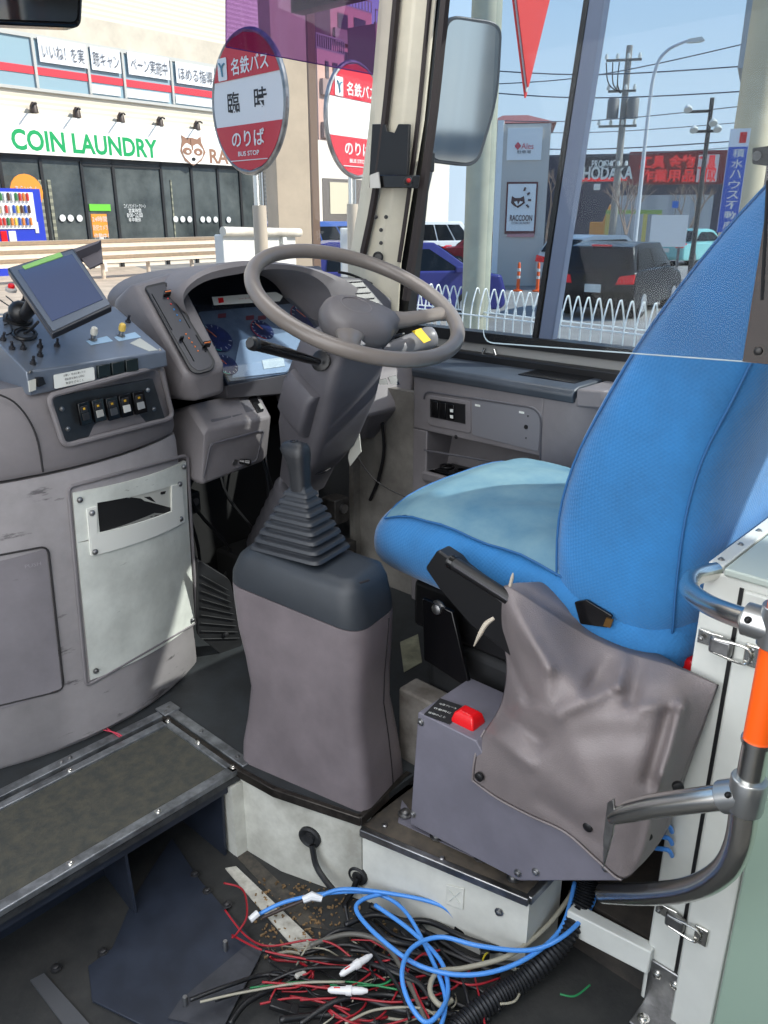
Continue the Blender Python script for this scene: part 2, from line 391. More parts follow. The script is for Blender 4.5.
# ================================================================ step tread
def treads():
    t = thing('step_tread', 'dark rubber step tread framed by riveted aluminium strip', 'step', (.5, 1.37, -.23))
    MB().b2((.12, 1.235, -.03), (.855, 1.505, -.004)).build('board', mat('tread_rubber', (54, 56, 53), .6, col2=(74, 72, 62), vscale=40, bump=.4, bscale=160), t)
    b = MB(); z0, z1 = -.004, .002
    b.b2((.12, 1.226, -.012), (.862, 1.250, z1)); b.b2((.12, 1.487, -.01), (.862, 1.508, z1)); b.b2((.838, 1.226, -.012), (.862, 1.508, z1)); b.build('edge_frame', ALU, t, bevel=.002)
    b = MB(); b.b2((.12, 1.229, -.030), (.859, 1.24, -.012)); b.b2((.85, 1.229, -.030), (.859, 1.505, -.012)); b.build('fascia', mat('fascia_dark', (62, 64, 66), .45, .5, var=.2, vscale=30), t)
    for x, y in ((.85, 1.24), (.66, 1.24), (.47, 1.24), (.28, 1.24), (.85, 1.495), (.6, 1.497), (.35, 1.497), (.85, 1.37)):
        bolt((x, y, .002), (0, 0, 1), .005, t, CHROME, 'rivet')
    NAV = mat('navy_painted_steel', (36, 42, 54), .45, var=.12, vscale=10)
    b = MB(); b.b2((.12, 1.24, -.055), (.855, 1.25, -.03)); b.b2((-.1, 1.40, -.23), (.60, 1.408, -.03)); b.build('riser_panel', NAV, t)
    b = MB(); b.plate([(.822, 1.25, -.034), (.815, 1.25, -.229), (.815, 1.5, -.229), (.822, 1.5, -.034)], .006); b.build('gusset', NAV, t)
    b = MB(); b.plate([(.58, 1.25, -.034), (.585, 1.25, -.235), (.60, 1.40, -.235), (.60, 1.40, -.034)], .006); b.build('gusset', NAV, t)
    b = MB(); b.plate([(.50, 1.25, -.034), (.50, 1.40, -.12), (.50, 1.40, -.034)], .006); b.build('gusset', NAV, t)
    t = thing('floor_edging', 'aluminium edging strip around the upper floor behind the step tread', 'edging', (.5, 1.54, -.01))
    b = MB(); b.b2((.12, 1.522, -.014), (.885, 1.548, .003)); b.b2((.866, 1.225, -.004), (.892, 1.548, .004)); b.build('strip', ALU, t, bevel=.0015)
    b = MB(); b.b2((.855, 1.515, 0), (.9, 1.56, .006)); b.build('corner_plate', ALU, t, bevel=.002)
    for x, y in ((.879, 1.54), (.879, 1.40), (.879, 1.26), (.62, 1.535), (.6, 1.535), (.865, 1.53)): bolt((x, y, .004), (0, 0, 1), .004, t, STEEL, 'rivet')
    # lower plate
    t = thing('floor_plate', 'navy steel base plate with studs on the lower floor beneath the step', 'plate', (.62, 1.1, -.23))
    m = MZ(-.222)
    MB().px(m, [(172, 838), (200, 880), (260, 948), (207, 1040), (140, 1024), (92, 1000), (88, 966), (112, 948), (130, 905), (150, 870)], 0, .006).build('sheet', NAV, t, bevel=.001)
    MB().px(m, [(252, 940), (262, 952), (222, 1030), (168, 1018), (180, 1000)], .004, .004).build('bracket', mat('grey_steel_bracket', (72, 74, 80), .45, .5, var=.1, vscale=12), t)
    for px, py in ((186, 1006), (226, 950)):
        p = m(px, py); MB().lathe(p, (0, 0, 1), [(.005, 0), (.005, .022), (.0042, .024)], 10).build('stud', STEEL, t)
    for px, py in ((195, 874), (207, 891), (227, 905), (103, 952), (56, 968)):
        bolt(m(px, py, .0), (0, 0, 1), .007, t, mat('dark_bolt', (70, 70, 72), .4, .7))
    tag(MB().px(MZ(-.225), [(30, 980), (44, 973), (95, 1030), (75, 1040)], 0, .004).build('floor_rail', mat('grey_strip', (92, 94, 98), .5, .5)), 'narrow grey metal rail on the lower floor left of the navy plate', 'rail')
    tag(MB().px(MZ(-.226), [(225, 868), (236, 866), (322, 948), (305, 960)], 0, .003).build('floor_strip', mat('white_floor_strip', (196, 194, 184), .5, col2=(150, 146, 136), vscale=30)), 'grimy white strip along the lower floor beside the cables', 'strip')
    tag(MB().px(MZ(-.2285), [(216, 835), (236, 840), (330, 930), (300, 925)], 0, .001).build('floor_channel', mat('dark_channel', (52, 50, 48), .6, col2=(86, 80, 70), vscale=40)), 'dark gritty channel between the white strip and the white riser', 'channel')
    b = MB(); rnd = random.Random(4)
    for i in range(420):
        px, py = rnd.uniform(255, 420), rnd.uniform(880, 960)
        p = P(px, py, z=-.228)
        if p.x > .93: continue
        s = rnd.uniform(.001, .004); b.box(p+Vector((0, 0, s*.5)), (s*2, s, s), Matrix.Rotation(rnd.uniform(0, 3), 3, 'Z'))
    o = b.build('grit', mat('brown_grit', (120, 96, 66), .8, var=.3, vscale=50)); o['kind'] = 'stuff'; tag(o, 'brown grit and debris scattered on the lower floor by the riser', 'debris')
treads()
# ================================================================ left console (curved moulding)
def console_left():
    t = thing('side_console', 'large curved grey moulded console with scuffed lower half left of the dashboard', 'console', (.6, 1.75, 0))
    def plan(x0, x1, off, n=22, back=2.0, rc=.025):
        pts = [(x0+(x1-x0)*i/n, fy(x0+(x1-x0)*i/n)-off) for i in range(n+1)]
        ex, ey = pts[-1]
        return pts[:-1]+[(ex, ey+.004), (ex+.012, ey+.02), (ex+.014, ey+.05)]+[(ex+.014, back), (x0, back)]
    def ext(x0, x1, zs, offs):
        return [[Vector((x, y, z)) for x, y in plan(x0, x1, o)] for z, o in zip(zs, offs)]
    b = MB(); b.loft(ext(-.3, 1.045, [0, .015, .63, .648], [-.01, .002, .002, -.006])); b.build('lower_shell', GREYL, t)
    b = MB(); b.loft(ext(-.3, 1.04, [.655, .668, .74, .80, .83], [-.004, .004, .0, -.012, -.03])); b.build('upper_shell', GREY, t)
    # seam groove between them is the gap; push door
    b = MB(); def_poly = rounded([(-160, 585), (50, 546), (66, 688), (-160, 742)], 12, 6)
    def curved(poly4, off, th, n=14, name='', m=None, bev=0):
        TL, TR, BR, BL = [PC(*q, off) for q in poly4]; secs = []; bb = MB()
        for i in range(n+1):
            s = i/n; a = TL.lerp(TR, s); c = BL.lerp(BR, s); rowf = []
            for k in range(5):
                q = c.lerp(a, k/4); rowf.append(Vector((q.x, fy(q.x)-off, q.z)))
            rowb = [Vector((q.x, q.y+th, q.z)) for q in reversed(rowf)]
            secs.append(rowf+rowb)
        bb.loft(secs); return bb.build(name, m, t, bevel=bev)
    dp = [PC(x, y, .003) for x, y in dense(rounded([(-160, 585), (48, 546), (64, 690), (-160, 744)], 9, 6))]
    MB().tube(dp, .0022, 6, closed=True).build('door_seam', mat('seam_black', (30, 28, 30), .7), t)
    d = curved([(-150, 588), (46, 549), (62, 688), (-150, 740)], .0035, .006, name='push_door', m=mat('push_door_plastic', (118, 114, 118), .5, var=.07, vscale=5, wear=((80, 76, 80), 6, .64, (1, 1, 4))))
    p = PC(33, 565, .0045); lettering('PUSH', p, PC(40, 563.5, .0045)-PC(26, 566.5, .0045), (0, 0, 1), .008, mat('embossed_grey', (138, 134, 138), .5), t, width=.032, name='embossed_word')
    # round moulding line at the far left of the upper shell
    MB().tube([PC(x, y, .004) for x, y in ((-5, 393), (14, 402), (29, 420), (38, 442), (43, 472))], .002, 6, 5).build('moulding_line', MATS['seam_black'], t)
    # recess rim around the white plate
    MB().tube([PC(x, y, .003) for x, y in dense(rounded([(68, 487), (187, 455), (197, 622), (86, 686)], 6, 5))], .0045, 8, closed=True).build('recess_rim', GREY, t)
    # white access plate
    TL, TR, BR, BL = (73, 493), (186, 461), (195, 622), (91, 680)
    hole = [(96, 505), (172, 487), (172, 507), (97, 533)]
    # frame strips around the slot opening
    o = .006
    W = curved([TL, TR, (186.6, 480), (74, 506)], o, .012, name='access_plate', m=WPLATE)
    def sub(poly, off, th, name, m, n=6):
        TLp, TRp, BRp, BLp = [PC(*q, off) for q in poly]; secs = []; bb = MB()
        for i in range(n+1):
            s = i/n; a = TLp.lerp(TRp, s); c = BLp.lerp(BRp, s)
            A = Vector((a.x, fy(a.x)-off, a.z)); C = Vector((c.x, fy(c.x)-off, c.z)); secs.append([A, C, C+Vector((0, th, 0)), A+Vector((0, th, 0))])
        bb.loft(secs); oo = bb.build(name, m, W); return oo
    sub([(74, 506), (97, 500), (100, 536), (77, 543)], o, .012, 'plate_edge', WPLATE)
    sub([(172, 483), (186.6, 480), (188, 515), (174, 519)], o, .012, 'plate_edge', WPLATE)
    sub([(77, 543), (188, 513), BR, BL], o, .012, 'plate_face', WPLATE, 12)
    # slot surround
    NW = mat('slot_white', (214, 215, 208), .38)
    sub([(87, 509), (97, 506.5), (97, 553), (91, 555)], .010, .006, 'slot_flange', NW)
    sub([(172, 486), (182, 484), (185, 521), (172, 525)], .010, .006, 'slot_flange', NW)
    sub([(91, 535), (184, 506), (185, 522), (92, 556)], .0105, .006, 'slot_flange', NW, 10)
    # cavity drawn flat: black patch for its shade, plus pale side and shelf
    a, c = PC(97, 503), PC(172, 520)
    bb = MB(); x0, x1 = PC(96, 505).x, PC(173, 500).x; zt, zb = PC(96, 500).z+.01, PC(100, 536).z-.005; yb = 1.72
    sub([(97, 501), (174, 484), (174, 520), (99, 537)], .0035, .0015, 'cavity_shade', mat('cavity_shade_black', (12, 12, 13), .7), 8)
    s = sub([(124, 497), (172, 485), (172, 508), (150, 502)], .0042, .001, 'cavity_side', mat('cavity_side_white', (180, 180, 172), .5), 4)
    MB().plate([PC(161, 492, .005), PC(166, 491, .005), PC(165, 494, .005), PC(161, 494.5, .005)], .001).build('slot_hole', BLK, W)
    sub([(99, 533), (155, 513), (166, 514), (102, 538)], .0045, .001, 'cavity_shelf', mat('shelf_grey', (120, 120, 116), .5), 4)
    for px, py in ((80, 500), (184, 467), (92, 513), (180, 484), (181, 519), (95, 552), (96, 671), (193, 620)):
        bolt(PC(px, py, .0115), (-.1, -1, .1), .0045, W, STEEL)
    # bulb on the end cap: raised pad holding rocker switches
    up = PC
    b = MB(); b.tube([PC(x, y, .008) for x, y in dense(rounded([(48, 396), (160, 366), (173, 418), (64, 446)], 8, 5))], .006, 8, closed=True); b.build('switch_surround', GREY, t)
    MB().plate([PC(x, y, .012) for x, y in [(51, 397), (153, 379), (165, 418), (65, 443)]], .012).build('switch_plate', mat('switch_plate_steel', (64, 68, 72), .32, .6, var=.1, vscale=12), t, bevel=.001)
    sw = [(85, 413), (99, 410), (113, 408), (126, 405), (140, 402)]
    for i, (px, py) in enumerate(sw):
        b = MB(); b.px(PC, [(px-7, py-9), (px+4, py-12), (px+8, py+10), (px-3, py+13)], .018, .008); s = b.build('rocker_switch', BLKG, t, bevel=.001)
        MB().px(PC, [(px-4, py-6), (px+2.5, py-8), (px+3, py-1), (px-3.5, py+.5)], .0205, .004).build('rocker_top', mat('rocker_dark', (34, 34, 36), .35), s, bevel=.0005)
        c = [(36, 36, 38), (150, 150, 146), (60, 62, 66), (190, 190, 186), (150, 152, 152)][i]
        MB().px(PC, [(px-2.5, py+1), (px+4, py-.6), (px+5.5, py+6), (px-1, py+8)], .0205, .004).build('rocker_bottom', mat('rocker_lower_%d' % i, c, .35), s, bevel=.0005)
        MB().px(PC, [(px-2, py-5), (px, py-5.5), (px+.5, py-3.5), (px-1.5, py-3)], .0212, .001).build('indicator', mat('amber_mark', (190, 150, 40), .4), s)
    for px, py in ((62, 409), (68, 429), (148, 390), (154, 409)): bolt(PC(px, py, .0122), (0, -1, .1), .0035, t, STEEL)
    # ---- metal control box on top
    FL, FR = P(26, 372, y=1.565), P(166, 351, y=1.60)
    BR_ = P(114, 306, x=FR.x); BL_ = FL+(BR_-FR); FL2 = FL+Vector((-.0, 0, 0))
    t2 = thing('control_box', 'low metal control box full of toggle switches on top of the left console', 'control box', ((FL.x+FR.x)/2, 1.7, .82))
    BX = mat('box_painted_metal', (110, 118, 130), .32, .35, var=.06, vscale=6)
    dn = Vector((0, 0, -.045))
    b = MB(); b.hull([FL, FR, BR_, BL_, P(30, 396, y=1.57), P(168, 366, y=1.605), BR_+dn*3, BL_+dn*3]); b.build('case', BX, t2, bevel=.003)
    m = MPL(FL, FR, BR_); fm = MPL(FL, FR, P(100, 385, y=1.58))
    fr = MB().px(fm, [(54, 375), (94, 367), (95, 380), (55, 389)], .002, .002, 1.5).build('instruction_sticker', STICK, t2)
    for k, s_ in enumerate(('お願い　終点に着いたら', '運転席を離れる時は', '電源を切ること')):
        lettering(s_, fm(74.5+k*.2, 373.5+k*4, .0032), fm(95, 367)-fm(54, 375), (0, 0, 1), .0045, INK, fr, width=.05-.004*k, name='printed_line')
    for k in range(3):
        x0 = 98+k*14; y0 = 366-k*2.8
        MB().px(fm, [(x0, y0), (x0+12, y0-2.4), (x0+13, y0+9.6), (x0+1, y0+12.5)], .006, .008).build('push_button', mat('button_dark', (26, 34, 34), .25), t2, bevel=.001)
    MB().px(fm, [(29, 381), (36, 379), (36, 390), (30, 392)], .004, .004).build('pale_tag', mat('tag_pale', (180, 180, 172), .5), t2)
    MB().px(fm, [(37, 378), (43, 377), (46, 384), (39, 387)], .008, .008).build('side_catch', BLK, t2)
    up_ = m.n
    for px, py in ((33, 348), (40, 345), (56, 347), (23, 349), (25, 302), (14, 338), (127, 322), (128, 320), (27, 366)):
        pass
    tg = [(12, 349, 6), (23, 349, 0), (40, 347, 0), (57, 346, 0), (33, 364, 0), (40, 356, 0), (128, 322, 0), (23, 303, 0), (6, 321, 1), (3, 340, 1), (63, 331, 1)]
    for i, (px, py, k) in enumerate(tg):
        p = m(px, py); b = MB(); b.lathe(p, up_, [(.0065, 0), (.0065, .004), (.004, .005), (.004, .009)], 12)
        a = p+up_*.008; q = a+(up_+Vector((-.3+.05*i, -.2, 0))).normalized()*.010; b.tube([a, q], [.0022, .003], 8); b.build('toggle_switch', mat('toggle_metal', (58, 58, 62), .35, .6), t2)
    for i, (px, py, c, nm) in enumerate(((93, 340, (225, 222, 210), 'white_knob'), (121, 336, (226, 190, 90), 'yellow_knob'))):
        p = m(px, py); b = MB(); b.lathe(p, up_, [(.009, 0), (.009, .003), (.0055, .004), (.0055, .016)], 14); o = b.build('knob_collar', STEEL, t2)
        MB().lathe(p+up_*.014, up_, [(.0075, 0), (.008, .008), (.0065, .015), (.004, .017)], 14).build(nm, mat(nm, c, .35), o)
        MB().px(m, [(px-7, py+1), (px+14, py-4), (px+20, py+1), (px-2, py+5)], .0008, .001).build('blue_label', mat('label_blue', (150, 180, 205), .5), t2)
    MB().px(m, [(130, 343), (140, 338), (158, 350), (149, 351)], .0008, .001).build('paper_label', mat('label_paper', (175, 178, 172), .5), t2)
    p = m(11, 291); b = MB(); b.lathe(p, up_, [(.012, 0), (.012, .006), (.009, .009)], 16); o = b.build('button_base', mat('button_base_grey', (170, 165, 160), .4), t2)
    MB().lathe(p+up_*.008, up_, [(.0075, 0), (.0075, .006), (.005, .009)], 14).build('red_button', RED, o)
    b = MB(); ctr = m(25, 334, .006); ring = [m(25+11*math.cos(a), 334+5.5*math.sin(a), .005) for a in [k*math.pi/8 for k in range(16)]]; b.tube(ring, .004, 8, closed=True); b.build('cable_grommet', BLK, t2)
    for c in ([(4, 325), (10, 324), (12, 332), (6, 335)], [(0, 300), (12, 308)], [(6, 296), (17, 305)]): MB().tube([m(x, y, .003) for x, y in c], .0014, 6, 4 if len(c) > 2 else 0).build('scribe_line', BLK, t2)
    for px, py in ((30, 372), (160, 350)): bolt(m(px, py), up_, .0035, t2, STEEL)
    # ---- monitor on its stalk
    A, B, C, D = P(7, 268, d=1.62), P(73, 249, d=1.72), P(113, 306, d=1.60), P(52, 334, d=1.50)
    # make planar
    nrm_ = (B-A).cross(D-A).normalized(); mm = MPL(A, B, D)
    t3 = thing('monitor', 'small dark screen tilted on a black stalk with green tape along its top edge', 'monitor', m(20, 325))
    DK = mat('monitor_case', (40, 42, 48), .3)
    MB().px(mm, [(7, 268), (73, 248), (112, 306), (52, 334)], 0, .013, 1.5).build('case', DK, t3, bevel=.002)
    MB().px(mm, [(9, 268), (72.5, 250), (110, 304), (53, 331)], .001, .002, 1.5).build('bezel', mat('bezel_grey', (92, 100, 112), .28, .3), t3)
    MB().px(mm, [(18, 270), (72, 254), (103, 299), (52, 321)], .0022, .002).build('screen', mat('screen_blue', (62, 72, 98), .12, emit=(70, 88, 130), es=.10), t3)
    MB().px(mm, [(22, 266), (60, 252), (63, 256), (25, 269)], .004, .003).build('green_tape', mat('tape_green', (128, 178, 98), .5), t3)
    b = MB(); nn = mm.n; b.tube([mm(32, 300, -.022), mm(30, 308, -.05), m(22, 318, .012)], [.012, .014, .012], 10, 4); b.ball(m(20, 312, .03), .024); b.lathe(m(18, 320), up_, [(.03, 0), (.03, .006), (.022, .01)], 18); b.build('stalk', BLK, t3)
    MB().tube([m(24, 333, .004), m(30, 330, .02), mm(38, 322, -.025)], .003, 6, 5).build('cable', BLK, t3)
    hd = MB(); hd.px(mm, [(73, 249), (101, 240), (103, 262), (90, 268)], -.03, .004).px(mm, [(73, 249), (101, 240), (98, 243), (76, 252)], -.01, .03)
    hd.build('sun_hood', mat('hood_grey', (86, 82, 88), .6), t3)
console_left()
# ================================================================ dashboard
def dashboard():
    t = thing('dashboard', 'grey moulded dashboard with arched hood over the instruments behind the steering wheel', 'dashboard', (1.4, 1.9, 0.4))
    # slider control block
    A, B, C, D = P(133, 283, y=1.83), P(176, 270, y=1.86), P(225, 366, y=1.61), P(187, 377, y=1.61)
    b = MB(); b.hull([A, B, C, D, P(199, 401, y=1.63), P(225, 394, y=1.63), P(117, 300, y=1.86), P(182, 400, y=1.66), Vector((1.06, 1.98, .7)), Vector((1.2, 1.98, .7)), B+Vector((.0, .1, -.05)), A+Vector((0, .1, -.05))])
    b.build('slider_housing', GREY, t, bevel=.014, seg=4)
    m = MPL((A+B)/2, C, D); n = m.n
    pn = MB().px(m, [(144, 286), (166, 281), (216, 362), (212, 370), (198, 374), (190, 370)], .0125, .005, 4).build('slider_panel', mat('slider_black', (26, 27, 31), .35), t, bevel=.001)
    MB().px(m, [(146, 288), (166, 283.5), (213, 362), (209, 368), (199, 371), (192, 367)], .0135, .003, 3).build('slider_face', mat('slider_face', (50, 51, 58), .4), pn)
    SL = mat('slot_black', (8, 8, 9), .6)
    for q in ([(152, 294), (172, 330)], [(166, 285), (190, 328)], [(181, 338), (194, 361)], [(196, 335), (206, 352)]):
        MB().tube([m(*q[0], .014), m(*q[1], .014)], .0016, 6).build('slider_slot', SL, pn)
    for i in range(6):
        MB().ball(m(165+3*i, 293+5.5*i, .0145), .0022, n=8).build('blue_dot' if i > 2 else 'red_dot', mat('dot_blue', (50, 130, 200), .4) if i > 2 else mat('dot_red', (190, 60, 60), .4), pn)
    for i in range(5): MB().ball(m(186+3*i, 334+4.2*i, .0145), .0022, n=8).build('orange_dot', mat('dot_orange', (220, 120, 60), .4), pn)
    for px, py in ((167, 295), (206, 346), (181, 340)):
        b = MB(); big = px != 181; k = 1 if big else .5
        p = m(px, py, .014); e = (m(px+6, py-1, .014)-p).normalized(); f_ = (m(px, py+6, .014)-p).normalized()
        b.hull([p+e*sx*.011*k+f_*sy*.007*k+n*h_ for sx in (-1, 1) for sy in (-1, 1) for h_ in (0, .012)]); s = b.build('slider_knob', BLKG, pn, bevel=.002)
        if big: MB().tube([p+e*-.008+n*.0125, p+e*.008+n*.0125], .0013, 6).build('orange_line', MATS['dot_orange'], s)
    # arched binnacle
    O = [(186, 320), (179, 292), (199, 272), (236, 262), (275, 262), (312, 268), (345, 280), (370, 300), (386, 328)]
    I = [(192, 326), (184, 300), (204, 282), (238, 274), (274, 269), (306, 273), (326, 286), (334, 304), (342, 332)]
    Of = catmull([P(x, y, y=1.74-.02*math.sin(math.pi*i/8)) for i, (x, y) in enumerate(O)], 4)
    If = catmull([P(x, y, y=1.735-.02*math.sin(math.pi*i/8)) for i, (x, y) in enumerate(I)], 4)
    Ib = [Vector((q.x+(1.42-q.x)*.04, 1.93, q.z-.01)) for q in If]
    Ob = [Vector((q.x, 2.08, max(q.z-.035, .6))) for q in Of]
    mid = [(a+c)/2+Vector((0, -.008, .004)) for a, c in zip(Of, If)]
    b = MB(); b.loft([Ob, [a+Vector((0, .02, .0)) for a in Of], Of, mid, If, Ib], False, closed=False)
    b.build('hood', GREY, t)
    # gauge panel
    g = MPL(P(190, 306, y=1.90), P(330, 300, y=1.90), P(250, 382, y=1.70))
    GP = [(180, 290), (230, 268), (320, 266), (345, 310), (352, 345), (284, 377), (228, 385)]
    gp = MB().px(g, GP, -.012, .01).build('gauge_panel', mat('gauge_navy', (20, 26, 38), .4), t)
    MB().px(g, [(198, 312), (330, 300), (345, 340), (284, 374), (230, 381)], -.010, .002, 3).build('reflecting_face', mat('reflection_grey', (86, 98, 116), .3, col2=(150, 160, 172), vscale=3), gp)  # instrument face painted blue-grey for the bright reflection in the lens
    DB = mat('dial_blue', (30, 40, 84), .3, var=.3, vscale=20)
    def dial(px, py, r, nm='dial'):
        c = g(px, py, -.007); d = MB().lathe(c, g.n, [(r, -.002), (r, .002)], 28).build(nm, DB, gp)
        u = g.n.orthogonal().normalized(); w = g.n.cross(u)
        for k in range(12):
            a = math.pi*2*k/14; e = u*math.cos(a)+w*math.sin(a); MB().tube([c+e*r*.75+g.n*.003, c+e*r*.92+g.n*.003], .0008, 4).build('tick', mat('tick_white', (210, 215, 215), .4), d)
        arc = [c+(u*math.cos(a)+w*math.sin(a))*r*.97+g.n*.003 for a in [math.pi*.3+k*.2 for k in range(14)]]
        MB().tube(arc, .0012, 5).build('colour_arc', mat('arc_teal', (40, 170, 150), .4) if px < 230 else mat('arc_red', (190, 60, 60), .4), d)
        MB().tube([c+g.n*.004, c+(u*.4+w*.8)*r*.8+g.n*.004], .0012, 5).build('needle', mat('needle_orange', (230, 110, 50), .4), d)
    dial(216, 338, .048); dial(226, 365, .034); dial(262, 330, .036); dial(305, 318, .05)
    MB().px(g, [(240, 340), (300, 330), (308, 346), (286, 372), (232, 378)], -.006, .001, 2).build('lower_reflection', mat('reflection_pale', (168, 180, 194), .2), gp)  # pale patch painted for the windscreen's reflection on the gauges
    for q in ((204, 345), (260, 366)):
        pp = g(*q, -.004)
    MB().px(g, [(262, 360), (283, 357), (285, 366), (264, 369)], -.004, .001).build('white_label', STICK, gp)
    for px, py in ((222, 316), (250, 318), (262, 318), (280, 314)): MB().px(g, [(px-4, py-2), (px+4, py-3), (px+4, py+1), (px-4, py+2)], -.005, .001).build('telltale', mat('telltale_red', (120, 50, 56), .4), gp)
    MB().px(g, [(190, 306), (326, 295), (332, 303), (346, 342), (285, 375), (229, 383)], .006, .0015, 3).build('lens', glass('lens_glass', (240, 245, 250), .09, .03), t)
    # sticker above the gauges
    s = MB().px(g, [(212, 297), (276, 292), (283, 296), (280, 301), (214, 305)], .012, .001).build('warning_sticker', STICK, t)
    MB().px(g, [(218, 298), (223, 297.5), (224, 302), (219, 303)], .0135, .001).build('red_mark', RED, s)
    lettering('シートベルト着用', g(250, 298, .0135), g(275, 296, .0135)-g(225, 300, .0135), (0, 0, 1), .006, mat('ink_red', (170, 60, 60), .5), s, width=.085, name='printed_line')
    # trough below the gauges
    b = MB(); b.hull([P(226, 386, y=1.68), P(300, 372, y=1.70), P(300, 392, y=1.72), P(228, 398, y=1.70), Vector((1.24, 1.95, .66)), Vector((1.5, 1.95, .62))]); b.build('lower_trim', GREYD, t, bevel=.003)
    # lower left switch box
    a_ = [P(196, 404, y=1.72), P(258, 389, y=1.76), P(272, 416, y=1.66), P(205, 430, y=1.61)]; a_[3] = MPL(a_[0], a_[1], a_[2])(205, 430)
    b = MB(); b.hull(a_+[P(195, 484, y=1.66), P(203, 486, y=1.64), P(262, 463, y=1.70), P(268, 455, y=1.69), P(189, 405, y=1.70), Vector((1.1, 1.95, .55)), Vector((1.42, 1.95, .55)), Vector((1.12, 1.9, .64)), Vector((1.42, 1.9, .62))]); b.build('switch_box', GREY, t, bevel=.012, seg=3)
    m2 = MPL(a_[0], a_[1], a_[2])
    for q in ([(202, 407), (222, 402), (232, 417), (212, 422)], [(223, 402), (234, 399), (243, 414), (233, 417)], [(235, 399), (246, 396), (255, 410), (245, 413)]):
        MB().px(m2, q, .004, .003, 1).build('blank_cover', GREYD, t, bevel=.001)
    s = MB().px(m2, [(249, 397), (256, 395), (264, 410), (258, 412)], .007, .006).build('rocker_switch', BLKG, t, bevel=.001)
    MB().px(m2, [(258, 404), (261, 403), (264, 408), (261, 409)], .0085, .001).build('switch_mark', mat('pale_mark', (130, 130, 128), .4), s)
    fm = MPL(P(205, 434, y=1.61), P(270, 420, y=1.66), P(200, 480, y=1.645))
    MB().tube([fm(x, y, .003) for x, y in rounded([(211, 444), (264, 430), (256, 461), (203, 480)], 4)], .003, 6, closed=True).build('face_rim', GREYD, t)
    p = fm(240, 461, .004); b = MB(); b.lathe(fm(234, 462, .003), fm.n, [(.009, 0), (.009, .004)], 12); b.build('knob_washer', STEEL, t)
    MB().lathe(p, (fm.n+Vector((.7, 0, 0))), [(.007, 0), (.007, .012), (.009, .014), (.009, .026), (.006, .029)], 16).build('round_knob', BLKG, t)
    # right hand vent block and lower right panel
    b = MB(); b.hull([P(340, 276, y=1.76), P(366, 278, y=1.74), P(392, 300, y=1.70), P(392, 330, y=1.66), P(346, 322, y=1.72), Vector((1.70, 2.05, .9)), Vector((1.86, 1.9, .86)), Vector((1.86, 1.9, .7)), Vector((1.6, 2.05, .7))]); b.build('vent_housing', GREYD, t, bevel=.006)
    vm = MPL(P(340, 276, y=1.76), P(366, 278, y=1.74), P(380, 330, y=1.67))
    v = MB().px(vm, [(346, 281), (361, 280), (380, 303), (364, 306)], .004, .004, 2).build('air_vent', BLK, t)
    for k in range(4): MB().tube([vm(348+k*4, 282+k*5.6, .007), vm(363+k*4, 281+k*5.6, .007)], .0018, 5).build('vane', GREYD, v)
    b = MB(); b.hull([P(372, 372, y=1.66), P(414, 366, y=1.62), P(414, 392, y=1.58), P(402, 408, y=1.58), P(368, 416, y=1.60), P(362, 440, y=1.68), P(398, 436, y=1.68), P(412, 410, y=1.62), Vector((1.6, 1.95, .6)), Vector((1.9, 1.9, .6)), Vector((1.6, 1.95, .78)), Vector((1.9, 1.9, .78))]); b.build('lower_right_panel', GREY, t, bevel=.01, seg=3)
    rm = MPL(P(372, 372, y=1.66), P(410, 368, y=1.62), P(402, 408, y=1.58))
    for q in ([(378, 380), (386, 378), (390, 388), (382, 391)], [(388, 377), (396, 375), (400, 385), (392, 388)]): MB().px(rm, q, .004, .004).build('small_switch', BLKG, t, bevel=.001)
    bolt(P(384, 428, y=1.655), (-.4, -1, 0), .008, t, BLK, 'round_knob')
    b = MB(); b.loft([[Vector((x, y, z)) for x, y in ((1.075, 1.98), (1.88, 1.98), (1.88, 2.14), (1.075, 2.14))] for z in (.5, .9)]); b.build('cowl', GREYD, t, bevel=.01)
    # papers / wiper linkage outside of hood
    tag(MB().tube([P(338, 272, y=1.8), P(352, 275, y=1.78), P(372, 284, y=1.76)], .004, 6, 4).build('black_clip_arm', BLK), 'thin black arm lying across the right end of the dashboard hood', 'arm')
dashboard()
